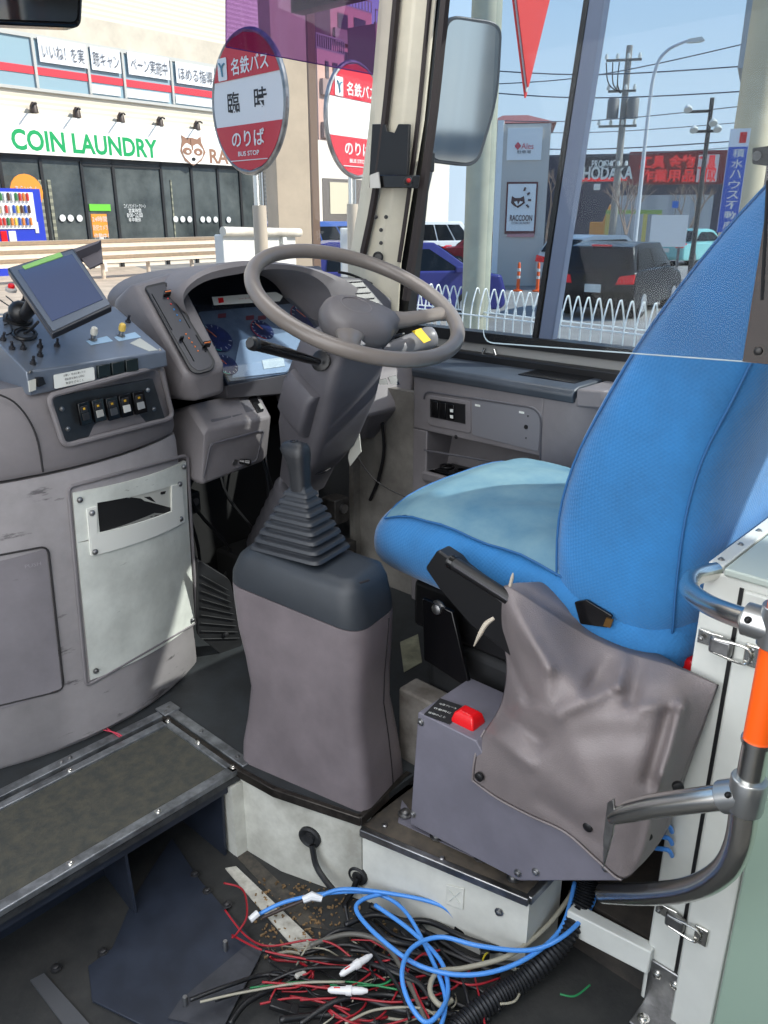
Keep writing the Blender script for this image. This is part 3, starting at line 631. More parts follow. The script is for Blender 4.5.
# ================================================================ under-dash hardware
def underdash():
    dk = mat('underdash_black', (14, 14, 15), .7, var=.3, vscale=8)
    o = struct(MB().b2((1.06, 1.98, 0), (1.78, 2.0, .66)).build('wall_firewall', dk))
    t = thing('pedal', 'black ribbed rubber pedal plate on the dark floor below the dashboard', 'pedal', P(215, 620, z=0))
    m = MPL(P(200, 655, z=.02), P(243, 640, z=.02), P(205, 570, y=1.60))
    MB().px(m, [(198, 560), (230, 580), (243, 636), (240, 655), (222, 655), (198, 636)], 0, .012, 4).build('pad', RUB, t, bevel=.003)
    for k in range(9): MB().tube([m(201, 575+k*8, .003), m(228+k*1.4, 590+k*6, .003)], .0015, 5).build('rib', RUB, t)
    bolt(m(226, 634, .003), m.n, .006, t, mat('dark_bolt', (70, 70, 72), .4, .7))
    t = thing('column_boot', 'grey pleated rubber boot around the foot of the steering column', 'boot', (1.40, 1.68, .25))
    b = MB(); secs = []
    a, c = Vector((1.40, 1.62, .44)), Vector((1.44, 1.78, .18)); ax = (c-a)
    prof = []
    for k in range(15): prof.append((.055+.035*k/14+(.008 if k % 2 else 0), ax.length*k/14))
    b.lathe(a, ax, prof, 20); b.build('pleats', GREYD, t, ang=60)
    b = MB(); b.b2((1.30, 1.70, 0), (1.56, 1.9, .2)); tag(b.build('column_bracket', dk, bevel=.01), 'black bracket block carrying the foot of the steering column', 'bracket')
    for i, (x, y, z, s) in enumerate(((1.14, 1.85, .22, .05), (1.22, 1.9, .38, .04), (1.62, 1.7, .3, .05), (1.66, 1.72, .12, .07))):
        t = thing('relay_box', ['small dark relay box low behind the left console', 'small dark relay box high under the instruments', 'dark bracket box right of the steering column foot', 'dark box on the floor under the right dashboard'][i], 'box', (x, y, z-s))
        MB().b2((x-s*.6, y-.03, z-s), (x+s*.6, y+.03, z+s*.6)).build('casing', mat('relay_dark', (44, 42, 40), .5, var=.3, vscale=30), t, bevel=.004)
        MB().lathe((x, y-.031, z), (0, -1, 0), [(s*.3, 0), (s*.3, .01)], 10).build('cap', STEEL, t)
    rnd = random.Random(3)
    for i in range(7):
        x = 1.08+.09*i; p = [Vector((x, 1.93, .62)), Vector((x+rnd.uniform(-.06, .06), 1.86, .4)), Vector((x+rnd.uniform(-.06, .08), 1.84, .18)), Vector((x+rnd.uniform(-.1, .1), 1.9, .03))]
        tag(MB().tube(p, .005, 6, 6).build('black_cable', BLK), 'black cable hanging in the dark space below the dashboard', 'cable', 'cables hanging under the dashboard')
    tag(MB().tube([P(381, 415, x=1.755), P(384, 450, x=1.755), P(378, 480, x=1.755), P(370, 500, x=1.755)], .006, 6, 6).build('black_hose', BLK), 'black hose running down the pale kick panel right of the steering column', 'hose')
    tag(MB().tube([P(350, 445, x=1.70), P(375, 480, x=1.70), P(412, 500, x=1.74)], .002, 5, 6).build('thin_cord', BLK), 'thin black cord crossing the pale kick panel', 'cord')
    t = thing('hanging_tag', 'small shiny white tag hanging beside the steering column', 'tag', P(358, 450, x=1.45))
    MB().plate([P(353, 437, x=1.42), P(359, 432, x=1.42), P(361, 452, x=1.42), P(350, 466, x=1.42), P(348, 458, x=1.42)], .002).build('sheet', mat('tag_pale', (180, 180, 172), .5), t)
underdash()
# ================================================================ steering wheel and column
def wheel():
    c = P(357.5, 301.4, d=1.768); tl = R(25.1); az = R(-4.1)
    n = Vector((math.sin(az)*math.sin(tl), -math.cos(az)*math.sin(tl), math.cos(tl)))
    u = Vector((0, 1, 0)).cross(n).normalized(); v = n.cross(u)
    t = thing('steering_wheel', 'large grey two-spoke steering wheel with a padded hub', 'steering wheel', c-n*.06)
    RM = mat('wheel_grey_brown', (112, 105, 100), .32, var=.05, vscale=6)
    rim = []
    for k in range(72):
        a = k*math.pi/36; rim.append(c+(u*math.cos(a)+v*math.sin(a))*.235)
    b = MB(); b.tube(rim, .0165, 14, closed=True); b.build('rim', RM, t, ang=90)
    def at(a, r, h): a = R(a); return c+(u*math.cos(a)+v*math.sin(a))*r+n*h
    # hub pad loft along n
    hub = [(-78, .105), (-50, .10), (-35, .115), (-20, .118), (0, .095), (35, .075), (80, .07), (110, .072), (150, .08), (190, .10), (215, .112), (235, .10), (260, .10)]
    def ring(k, h): return catmull([at(a, r*k, h) for a, r in hub], 3, True)
    b = MB(); b.loft([ring(.72, -.075), ring(.95, -.06), ring(1.0, -.04), ring(.93, -.022), ring(.72, -.012), ring(.35, -.008), ring(.05, -.007)]); b.build('hub_pad', mat('hub_grey', (96, 92, 93), .45, var=.05, vscale=8, bump=.2, bscale=900), t, ang=60)
    for a, nm in ((-24, 'spoke'), (222, 'spoke')):
        secs = []
        e = (at(a, 1, 0)-c); w = n.cross(e).normalized()
        for r, ww, hh, h in ((.085, .036, .018, -.038), (.13, .026, .015, -.032), (.18, .021, .013, -.018), (.232, .024, .012, -.002)):
            p = at(a, r, h); secs.append([p+w*ww*math.cos(q)+n*hh*math.sin(q) for q in [k*math.pi/6 for k in range(12)]])
        b = MB(); b.loft(secs); b.build(nm, RM, t, ang=60)
    b = MB(); b.loft([[at(a, r, -.0075+h) for a, r in ((70, .02), (110, .02), (150, .04), (30, .04))] for h in (-.001, .001)]); 
    MB().tube([at(a, .035, -.0085) for a in range(0, 360, 20)], .0012, 5, closed=True).build('emblem_ring', GREY, t)
    m = MPL(at(200, .08, -.03), at(220, .08, -.03), at(210, .05, -.02))
    MB().px(m, [(344, 334), (352, 331), (366, 344), (357, 347)], .012, .004, 1).build('hub_button', mat('button_silver', (150, 150, 150), .35), t, bevel=.001)
    # column
    t = thing('steering_column', 'thick grey plastic steering column cover with indicator stalks', 'steering column', (1.42, 1.66, .2))
    top = c-n*.085; bot = Vector((1.40, 1.60, .46)); ax = (bot-top).normalized(); L = (bot-top).length
    w = (Vector((1, 0, 0))-ax*ax.x).normalized(); q = ax.cross(w)
    b = MB(); secs = []
    for s, hw, hd, r in ((0, .055, .05, .02), (.06, .082, .07, .025), (.3, .086, .085, .03), (.62, .078, .082, .03), (.80, .066, .06, .03), (.82, .058, .055, .02), (1.0, .05, .05, .02)):
        secs.append(rr_sec(top+ax*L*s, w, q, hw, hd, r))
    b.loft(secs); b.build('cover', GREYD if False else mat('column_grey', (84, 82, 87), .48, var=.05, vscale=6, bump=.2, bscale=900), t, ang=50)
    cm = MATS['column_grey']
    b = MB(); s0 = top+ax*L*.22-w*.075; b.loft([rr_sec(s0+ax*d-w*o, w, q, .028, .05, .015) for d, o in ((0, 0), (.02, .016), (.11, .016), (.14, .0))]); b.build('side_cover', cm, t, ang=50)
    b = MB(); b.tube([top+ax*L*(.80)+(w*math.cos(a)*.07+q*math.sin(a)*.064) for a in [k*math.pi/10 for k in range(20)]], .0025, 6, closed=True); b.build('cover_joint', MATS['seam_black'], t)
    MB().px(MPL(top-q*.09, top-q*.09+w*.1, bot-q*.08), [(330, 411), (344, 408), (343, 414), (334, 415)], .012, .006, 1).build('key_slot', GREYD, t)
    # left stalk
    a0 = P(322, 362, d=(top-Vector((0, 0, H))).length*1.0); 
    a0 = P(318, 362, y=1.30); a1 = P(290, 354, y=1.27); a2 = P(254, 344, y=1.22)
    b = MB(); b.tube([a0, a1, a2], [.008, .0115, .0125], 12, 6); st = b.build('indicator_stalk', BLKG, t)
    e = (a2-a1).normalized(); MB().lathe(a2-e*.004, e, [(.0135, 0), (.0135, .012), (.0115, .014), (.009, .02)], 14).build('stalk_tip', BLK, st)
    for k in range(3): MB().box(a2-e*(.02+.012*k)+Vector((-.006, -.008, .008)), (.004, .002, .003)).build('stalk_mark', mat('pale_mark', (130, 130, 128), .4), st)
    MB().lathe(P(321, 361, y=1.315), (a1-a0), [(.02, -.01), (.024, .003), (.021, .005)], 14).build('stalk_gaiter', BLK, t)
    # right stalk with yellow sticker
    r0 = P(388, 345, y=1.22); r1 = P(410, 346, y=1.17); r2 = P(428, 340, y=1.13)
    r0, r1, r2 = P(380, 352, x=1.42), P(405, 346, x=1.5), P(428, 338, x=1.56)
    b = MB(); b.tube([r0, r1, r2, r2+(r2-r1)*.25], [.016, .024, .028, .022], 14, 5); st = b.build('lever_housing', mat('lever_grey', (124, 122, 124), .4), t)
    mm = MPL(r1+Vector((-.02, -.03, .02)), r2+Vector((-.02, -.03, .02)), r2+Vector((-.03, -.01, .04)))
    MB().px(mm, [(412, 331), (421, 328), (431, 340), (424, 343)], .003, .002).build('yellow_sticker', mat('sticker_yellow', (235, 195, 40), .5), st)
    MB().tube([P(378, 352, x=1.40), P(392, 338, x=1.46), P(404, 334, x=1.5)], .004, 6, 5).build('thin_lever', BLK, t)
wheel()
# ================================================================ gear lever console
def gear():
    t = thing('gear_console', 'tall grey gear lever console with charcoal cap and pleated boot on the platform edge', 'gear lever console', (1.0, 1.09, 0))
    c0 = Vector((1.0, 1.093, 0)); u = Vector((-.20, .98, 0)).normalized(); w = Vector((.98, .20, 0)).normalized()
    def sec(z, cu, cw, a, b_, r): return rr_sec(c0+u*cu+w*cw+Vector((0, 0, z)), w, u, a, b_, r, 6)
    # half width (w), half length (u)
    S = [(0, .012, -.005, .085, .170, .03), (.05, .012, -.006, .083, .166, .03), (.12, .008, -.008, .079, .154, .032), (.20, .008, -.010, .075, .142, .034), (.27, .012, -.011, .075, .148, .036), (.34, .016, -.013, .077, .158, .042), (.40, .018, -.014, .079, .164, .05), (.425, .018, -.014, .079, .164, .05)]
    def slant(secs):   # top edge dips toward the front corner
        return secs
    secs = [sec(*s) for s in S]
    def zs(p): d = (p-c0).dot(u); return (d)*.10
    secs[-1] = [p+Vector((0, 0, zs(p))) for p in secs[-1]]; secs[-2] = [p+Vector((0, 0, zs(p)*.9)) for p in secs[-2]]
    b = MB(); b.loft(secs); b.build('body', CONS, t, ang=70)
    b = MB(); base = [sec(.427, .018, -.014, .079, .164, .05), sec(.45, .018, -.014, .0785, .162, .05), sec(.50, .014, -.013, .073, .148, .045), sec(.52, .010, -.012, .064, .132, .035), sec(.523, .010, -.012, .045, .11, .02)]
    def zt(p, k): d = (p-c0).dot(u); return d*k
    ks = (.10, .10, .02, .0, .0)
    base = [[p+Vector((0, 0, zt(p, ks[i])-(.018 if i > 1 and (p-c0).dot(u) < -.07 else 0))) for p in s] for i, s in enumerate(base)]
    b.loft(base); b.build('cap', CAPM, t, ang=70)
    # seam of the rear cover
    x = [P(368, 620, y=.955), P(374, 700, y=.955), P(378, 800, y=.955)]
    f = c0-u*.1665-w*.0
    sm = [f+w*.035+Vector((0, 0, z)) for z in (.012, .1)]
    b = MB(); 
    def skin(z): 
        for i in range(len(S)-1):
            if S[i][0] <= z <= S[i+1][0]:
                k = (z-S[i][0])/(S[i+1][0]-S[i][0]); return [S[i][j]+(S[i+1][j]-S[i][j])*k for j in range(6)]
    pts = [c0+u*(skin(z)[1]-skin(z)[4]-.0004)+w*.018+Vector((0, 0, z)) for z in (.003, .05, .12, .2, .27, .34, .40)]
    b.tube(pts, .0016, 6); b.build('cover_seam', MATS['seam_black'], t)
    # recessed screws on the left face
    for d, z in ((-.09, .05), (.12, .05)):
        p = c0+u*d-w*(.0855)+Vector((0, 0, z)); MB().lathe(p, -w, [(.014, -.006), (.015, .0015), (.010, .0012), (.009, -.001)], 16).build('screw_dimple', CONS, t)
    # small lid mark on cap
    lm = MZ(.508); MB().tube([lm(360, 583), lm(369, 580)], .0022, 6).build('lid_slot', MATS['seam_black'], t)
    # boot
    cb = c0+u*.045-w*.012+Vector((0, 0, .522)); tp = cb+Vector((0, 0, .125))+u*.003+w*.014
    b = MB(); secs = []; N = 8
    for k in range(N):
        z = k/(N); f1 = 1-z*.80; 
        for dz, e in ((0, 1.0), (.35, 1.0), (.5, .86), (.9, .80)):
            zz = (k+dz)/N; ff = (1-zz*.74)*e; p = cb.lerp(tp, zz); secs.append(rr_sec(p, w, u, .062*ff, .088*ff, .02*ff, 4))
    b.loft(secs); b.build('boot', mat('boot_rubber', (44, 47, 52), .5), t, ang=25)
    b = MB(); b.loft([rr_sec(tp+Vector((0, 0, -.022)), w, u, .018, .024, .007, 3), rr_sec(tp+Vector((0, 0, .004)), w, u, .014, .018, .006, 3)]); b.build('boot_collar', MATS['boot_rubber'], t, ang=30)
    k0 = tp; b = MB(); secs = []
    for z, a, bb, du in ((-.012, .0175, .019, 0), (.02, .0175, .019, .0), (.045, .0185, .021, .002), (.062, .021, .026, .006), (.076, .0205, .029, .010), (.086, .016, .024, .011), (.090, .006, .012, .011)):
        secs.append(rr_sec(k0+Vector((0, 0, z))+u*du, w, u, a, bb, min(a, bb)*.8, 4))
    b.loft(secs); kn = b.build('gear_knob', mat('knob_leather', (30, 32, 36), .35, bump=.5, bscale=500), t, ang=60)
    b = MB(); b.lathe(k0+Vector((0, 0, .0903))+u*.011, (0, 0, 1), [(.008, -.002), (.008, .0008), (.006, .0012)], 12); b.build('knob_badge', BLKG, kn)
    tag(MB().tube([P(392, 786, x=1.1), P(402, 780, x=1.10), P(412, 779, x=1.1)], .013, 10, 4).build('cable_elbow', BLK), 'thick black cable sleeve leaving the gear console at the floor', 'cable')
gear()
# ================================================================ driver's seat
def seat():
    t = thing('driver_seat', "driver's seat in blue embossed fabric with tall tapered backrest", 'seat', (1.42, .85, -.03))
    FAB = mat('seat_blue', (34, 106, 162), .8, var=.10, vscale=3)
    # woven emboss through voronoi bump
    nt = FAB.node_tree; bs = nt.nodes['Principled BSDF']; tc = nt.nodes.new('ShaderNodeTexCoord'); vo = nt.nodes.new('ShaderNodeTexVoronoi'); vo.inputs['Scale'].default_value = 190
    mp = nt.nodes.new('ShaderNodeMapping'); mp.inputs['Rotation'].default_value = (.6, .5, .78); nt.links.new(tc.outputs['Object'], mp.inputs[0]); nt.links.new(mp.outputs[0], vo.inputs['Vector']); vo.inputs['Randomness'].default_value = .15
    bp = nt.nodes.new('ShaderNodeBump'); bp.inputs['Strength'].default_value = .55; bp.inputs['Distance'].default_value = .002; nt.links.new(vo.outputs['Distance'], bp.inputs['Height']); nt.links.new(bp.outputs['Normal'], bs.inputs['Normal'])
    bs.inputs['Sheen Weight'].default_value = .25
    TOP = mat('seat_blue_lit', (112, 144, 154), .7, col2=(72, 114, 138), vscale=3.5)
    # cushion: sections along y (front -> back), superellipse in x-z
    def sup(cx, cy, cz, a, h, tilt=0, n=28, e=3.2, ez=2.6):
        out = []
        for k in range(n):
            q = 2*math.pi*k/n; x = math.copysign(abs(math.cos(q))**(2/e), math.cos(q))*a; z = math.copysign(abs(math.sin(q))**(2/ez), math.sin(q))*h
            out.append(Vector((cx+x, cy+z*tilt, cz+z)))
        return out
    b = MB(); cx = 1.412
    S = [(1.118, .475, .20, .035), (1.112, .475, .245, .065), (1.085, .482, .268, .090), (1.02, .49, .280, .102), (.92, .488, .283, .104), (.8, .483, .283, .103), (.68, .475, .28, .102), (.56, .462, .27, .10), (.44, .45, .26, .085), (.40, .46, .245, .06)]
    b.loft([sup(cx, y, z+.012, a, h) for y, z, a, h in S]); cu = b.build('cushion', FAB, t, ang=180, sub=1)
    # top panel with wrinkles, sunlit paleness put into its colour
    g = []; NX, NY = 26, 26
    for j in range(NY+1):
        y = 1.07-(1.07-.58)*j/NY; row = []
        for i in range(NX+1):
            x = cx-.25+.50*i/NX; ex = abs((x-cx)/.266)
            # height of cushion top
            for k in range(len(S)-1):
                if S[k][0] >= y >= S[k+1][0]:
                    f = (S[k][0]-y)/(S[k][0]-S[k+1][0]); zc = S[k][1]+(S[k+1][1]-S[k][1])*f; hh = S[k][3]+(S[k+1][3]-S[k][3])*f; aa = S[k][2]+(S[k+1][2]-S[k][2])*f; break
            ez = max(0, 1-min(1, abs(x-cx)/aa)**3.2)**(1/2.6)
            wr = .0045*math.sin((x*1.2+y*1.5)*24+2*math.sin(x*9))*max(0, 1-abs(y-.76)/.28)
            row.append(Vector((x, y, zc+.012+hh*ez+.0015+(wr+.0045 if j > 2 else 0))))
        g.append(row)
    b = MB(); b.loft(g, False, closed=False); b.build('cushion_top', TOP, t, ang=180)
    b = MB(); lp = [(g[j][0]) for j in range(0, NY+1, 2)]; lp2 = [g[0][i] for i in range(NX, -1, -2)]
    b.tube(lp2+lp[1:], .0022, 6); b.build('cushion_piping', mat('seat_thread', (30, 88, 140), .7), t)
    # backrest
    b = MB()
    # (z, y front, y rear, half width)
    Bk = [(.445, .60, .44, .20), (.455, .625, .40, .232), (.49, .645, .385, .25), (.56, .655, .385, .258), (.68, .662, .385, .258), (.78, .645, .375, .252), (.87, .612, .35, .242), (.985, .562, .325, .215), (1.07, .515, .31, .185), (1.14, .468, .30, .158), (1.19, .43, .295, .135), (1.225, .40, .30, .105), (1.24, .375, .325, .06)]
    secs = []
    for z, yf, yr, a in Bk:
        yf += .04; yr += .015; a += .006
        cy = (yf+yr)/2; hb = (yf-yr)/2; row = []
        for k in range(32):
            q = 2*math.pi*k/32; e = 4.2; x = math.copysign(abs(math.cos(q))**(2/e), math.cos(q))*a; yv = math.copysign(abs(math.sin(q))**(2/3.6), math.sin(q))*hb
            row.append(Vector((cx-.004+x, cy+yv, z-yv*.25)))
        secs.append(row)
    b.loft(secs); bk = b.build('backrest', FAB, t, ang=180, sub=1)
    def line(idx, nm):
        b = MB(); b.tube([s[idx]+(s[idx]-Vector((cx, sum(q.y for q in s)/32, s[idx].z)))*.004 for s in secs[1:-1]], .0022, 6, 3); b.build(nm, MATS['seat_thread'], t)
    line(13, 'backrest_seam'); line(19, 'backrest_seam')
    b = MB(); 
    # belt opening at the foot of the backrest
    m = MX(1.145)
    MB().px(m, [(574, 602), (586, 600), (612, 616), (608, 628), (580, 624)], .004, .006, 2).build('belt_opening', BLKG, t, bevel=.001)
    MB().px(m, [(606, 618), (613, 620), (610, 628), (603, 626)], .008, .004).build('belt_rivet', mat('brass_dull', (120, 90, 50), .4, .8), t)
    # base / suspension
    b = MB(); b.b2((1.20, .46, -.03), (1.62, 1.0, .05)); b.build('base_frame', BLK, t, bevel=.01)
    b = MB(); b.b2((1.20, .54, .05), (1.62, .98, .30)); b.build('suspension_cover', RUB, t, bevel=.02)
    b = MB(); b.b2((1.20, .52, .30), (1.63, 1.02, .41)); b.build('seat_pan', BLK, t, bevel=.01)
    bolt(P(439, 608, x=1.155), (-1, 0, 0), .012, t, STEEL)
    b = MB(); b.plate([P(422, 598, x=1.15), P(452, 612, x=1.15), P(470, 690, x=1.15), P(424, 660, x=1.15)], .01); b.build('side_bracket', BLKG, t, bevel=.002)
seat()
def seat_plinth():
    t = thing('seat_plinth', 'worn grey-beige metal plinth poking out below the driver seat beside the brake box', 'plinth', (1.2, .85, -.03))
    b = MB(); b.b2((1.13, .62, -.03), (1.19, 1.0, .18)); b.build('block', mat('plinth_beige', (130, 126, 120), .5, col2=(88, 82, 76), vscale=10), t, bevel=.006)
    MB().px(MZ(.0), [(400, 642), (418, 634), (422, 662), (404, 672)], .002, .003).build('plate', mat('plinth_plate', (132, 132, 112), .6, var=.15, vscale=20), t)
seat_plinth()
# ================================================================ side console on the right wall
def side_shelf():
    X = 1.75; m = MX(X)
    t = thing('window_console', 'grey moulded side console below the driver window with switch panel and open pocket', 'console', (1.85, 1.2, 0))
    zt = P(425, 374, x=X).z; ya, yb = 1.498, .90
    pt, pb = m(430, 432).z, m(430, 472).z; yl = m(427, 430).y
    ypr = m(541, 440).y
    b = MB()
    b.b2((X, ypr, pt), (1.93, ya, zt)); b.build('upper_body', GREY, t, bevel=.004)
    # right hand end, rounded round the corner
    pl = [(X, ypr), (X, 1.0), (X+.008, .96), (X+.03, .925), (X+.07, .905), (X+.12, .90), (1.93, .90), (1.93, ypr)]
    secs = []
    for z, k in ((.25, .10), (.40, .05), (.52, .02), (.62, .0), (zt, 0)): secs.append([Vector((x+(k if x < X+.1 and y < ypr-.02 else 0), y+(k*.8 if y < 1.0 else 0), z)) for x, y in pl])
    b = MB(); b.loft(secs); b.build('end_body', GREY, t, bevel=.008, ang=60)
    b = MB(); b.b2((X, yl, 0), (1.93, ya, pt)); b.build('left_post', GREY, t, bevel=.003)
    b = MB(); b.b2((X, ypr, 0), (1.93, yl, pb)); b.build('lower_body', GREY, t, bevel=.003)
    b = MB(); b.hull([Vector((X-.008, yl+.01, pb-.03)), Vector((X-.008, ypr, pb-.03)), Vector((X-.012, yl+.01, pb)), Vector((X-.012, ypr, pb)), Vector((X+.03, yl+.01, pb)), Vector((X+.03, ypr, pb)), Vector((X+.01, yl+.01, pb-.04)), Vector((X+.01, ypr, pb-.04))]); b.build('pocket_lip', GREY, t, bevel=.006)
    b = MB(); b.hull([Vector((1.93, yl, pb)), Vector((1.93, ypr, pb)), Vector((1.93, yl, pt)), Vector((1.93, ypr, pt)), Vector((X+.10, yl, pb)), Vector((X+.10, ypr, pb)), Vector((X+.13, yl, pt)), Vector((X+.13, ypr, pt))]); b.build('pocket_back', GREY, t)
    tz = pb+.004
    tr = MB().b2((X+.01, m(432, 466).y, pb), (X+.095, m(470, 470).y, tz+.004)).build('coin_tray', BLKG, t, bevel=.002)
    for y, r_ in ((1.41, .02), (1.35, .02)): MB().tube([Vector((X+.055+r_*math.cos(a), y+r_*math.sin(a), tz+.006)) for a in [k*math.pi/8 for k in range(16)]], .003, 6, closed=True).build('tray_ring', BLK, tr)
    MB().b2((X+.01, m(474, 470).y, pb), (X+.09, m(500, 475).y, tz)).build('tray_insert', BLK, t, bevel=.002)
    # face details
    MB().tube([m(x, y, .001) for x, y in rounded([(424, 391), (541, 409), (540, 470), (424, 450)], [8, 14, 2, 2], 6)][:-2], .003, 6).build('recess_rim', GREYD, t)
    b = MB(); b.px(m, [(427, 395), (470, 401), (471, 434), (428, 425)], .003, .004, 4); b.build('switch_bezel', GREY, t, bevel=.002)
    s = MB().px(m, [(430, 399), (465, 404.5), (465, 424), (430, 417)], .005, .004).build('switch_panel', BLK, t, bevel=.0005)
    for k in range(3): MB().px(m, [(431.5+k*8, 401+k*1.3), (437.5+k*8, 402+k*1.3), (437.5+k*8, 417.5+k*1.5), (431.5+k*8, 416+k*1.5)], .009, .004).build('rocker_switch', BLKG, s, bevel=.001)
    for y in (409, 415): MB().px(m, [(450, y), (453, y+.4), (453, y+3.5), (450, y+3)], .0105, .001).build('symbol', STICK, s)
    d = MB().px(m, [(472, 397), (534, 407), (541, 414), (538, 452), (472, 435)], .002, .004, 3).build('access_door', mat('door_plate_grey', (112, 112, 117), .42), t, bevel=.001)
    for x, y, r_ in ((526, 427, .006), (528, 416, .002), (526, 438, .002)): MB().lathe(m(x, y, .0025), (-1, 0, 0), [(r_, -.001), (r_, .001)], 12).build('hole', BLK, d)
    for q in ((475, 404), (519, 411)): MB().px(m, [q, (q[0]+5, q[1]+1), (q[0]+5, q[1]+3), (q[0], q[1]+2)], .003, .001).build('scuff_mark', STICK, d)
    MB().lathe(m(438, 493, .004), (-1, 0, 0), [(.009, 0), (.009, .008), (.006, .011)], 14).build('push_knob', BLK, t)
    bolt(m(456, 437), (-1, 0, 0), .004, t, BLK, 'screw')
    # padded top
    b = MB(); b.loft([[Vector((x, y, z)) for x, z in ((X-.006, zt-.012), (X-.012, zt+.008), (X-.004, zt+.022), (X+.02, zt+.028), (1.905, zt+.028), (1.905, zt-.012))] for y in (1.50, .975)]); b.build('padded_top', mat('pad_charcoal', (62, 68, 76), .45, var=.06), t, bevel=.004)
    b = MB(); b.loft([[Vector((x, y, z)) for x, y in ((X-.004, .97), (X+.02, .91), (X+.07, .885), (1.91, .885), (1.91, .97))] for z in (zt-.02, zt+.026)]); b.build('end_cap', GREY, t, bevel=.006)
    tp = MZ(zt+.0285)
    MB().b2((X+.04, 1.0, zt+.028), (1.90, 1.17, zt+.031)).build('top_tray', BLKG, t, bevel=.001)
    for (px, py, hx_, s_) in ((480, 358, 2, 9), (498, 360, -3, 10)):
        p = P(px, py+2, z=zt+.03); q = p+Vector((.004, -.006*hx_, .034)); b = MB(); b.lathe(p, (0, 0, 1), [(.009, -.002), (.009, .004), (.006, .006)], 12); b.tube([p, q], [.003, .0048], 10); b.build('toggle_lever', CHROME, t)
    b = MB(); p = P(597, 372, z=zt+.026); b.lathe(p, (0, 0, 1), [(.007, 0), (.007, .008)], 10); b.build('yellow_plug', mat('plug_yellowgreen', (190, 200, 70), .5), t)
    t = thing('grab_socket', 'small grey side panel with round socket behind the window console beside the backrest', 'panel', (1.9, .82, .4))
    b = MB(); b.b2((1.80, .62, .3), (1.94, .885, .70)); b.build('panel', GREY, t, bevel=.008)
    MB().lathe(P(600, 401, x=1.797), (-1, 0, 0), [(.012, 0), (.012, .006), (.008, .008)], 14).build('socket', BLK, t)
    MB().px(MX(1.797), [(603, 409), (607, 408), (608, 418), (604, 419)], 0, .001).build('yellow_label', mat('sticker_yellow', (235, 195, 40), .5), t)
side_shelf()
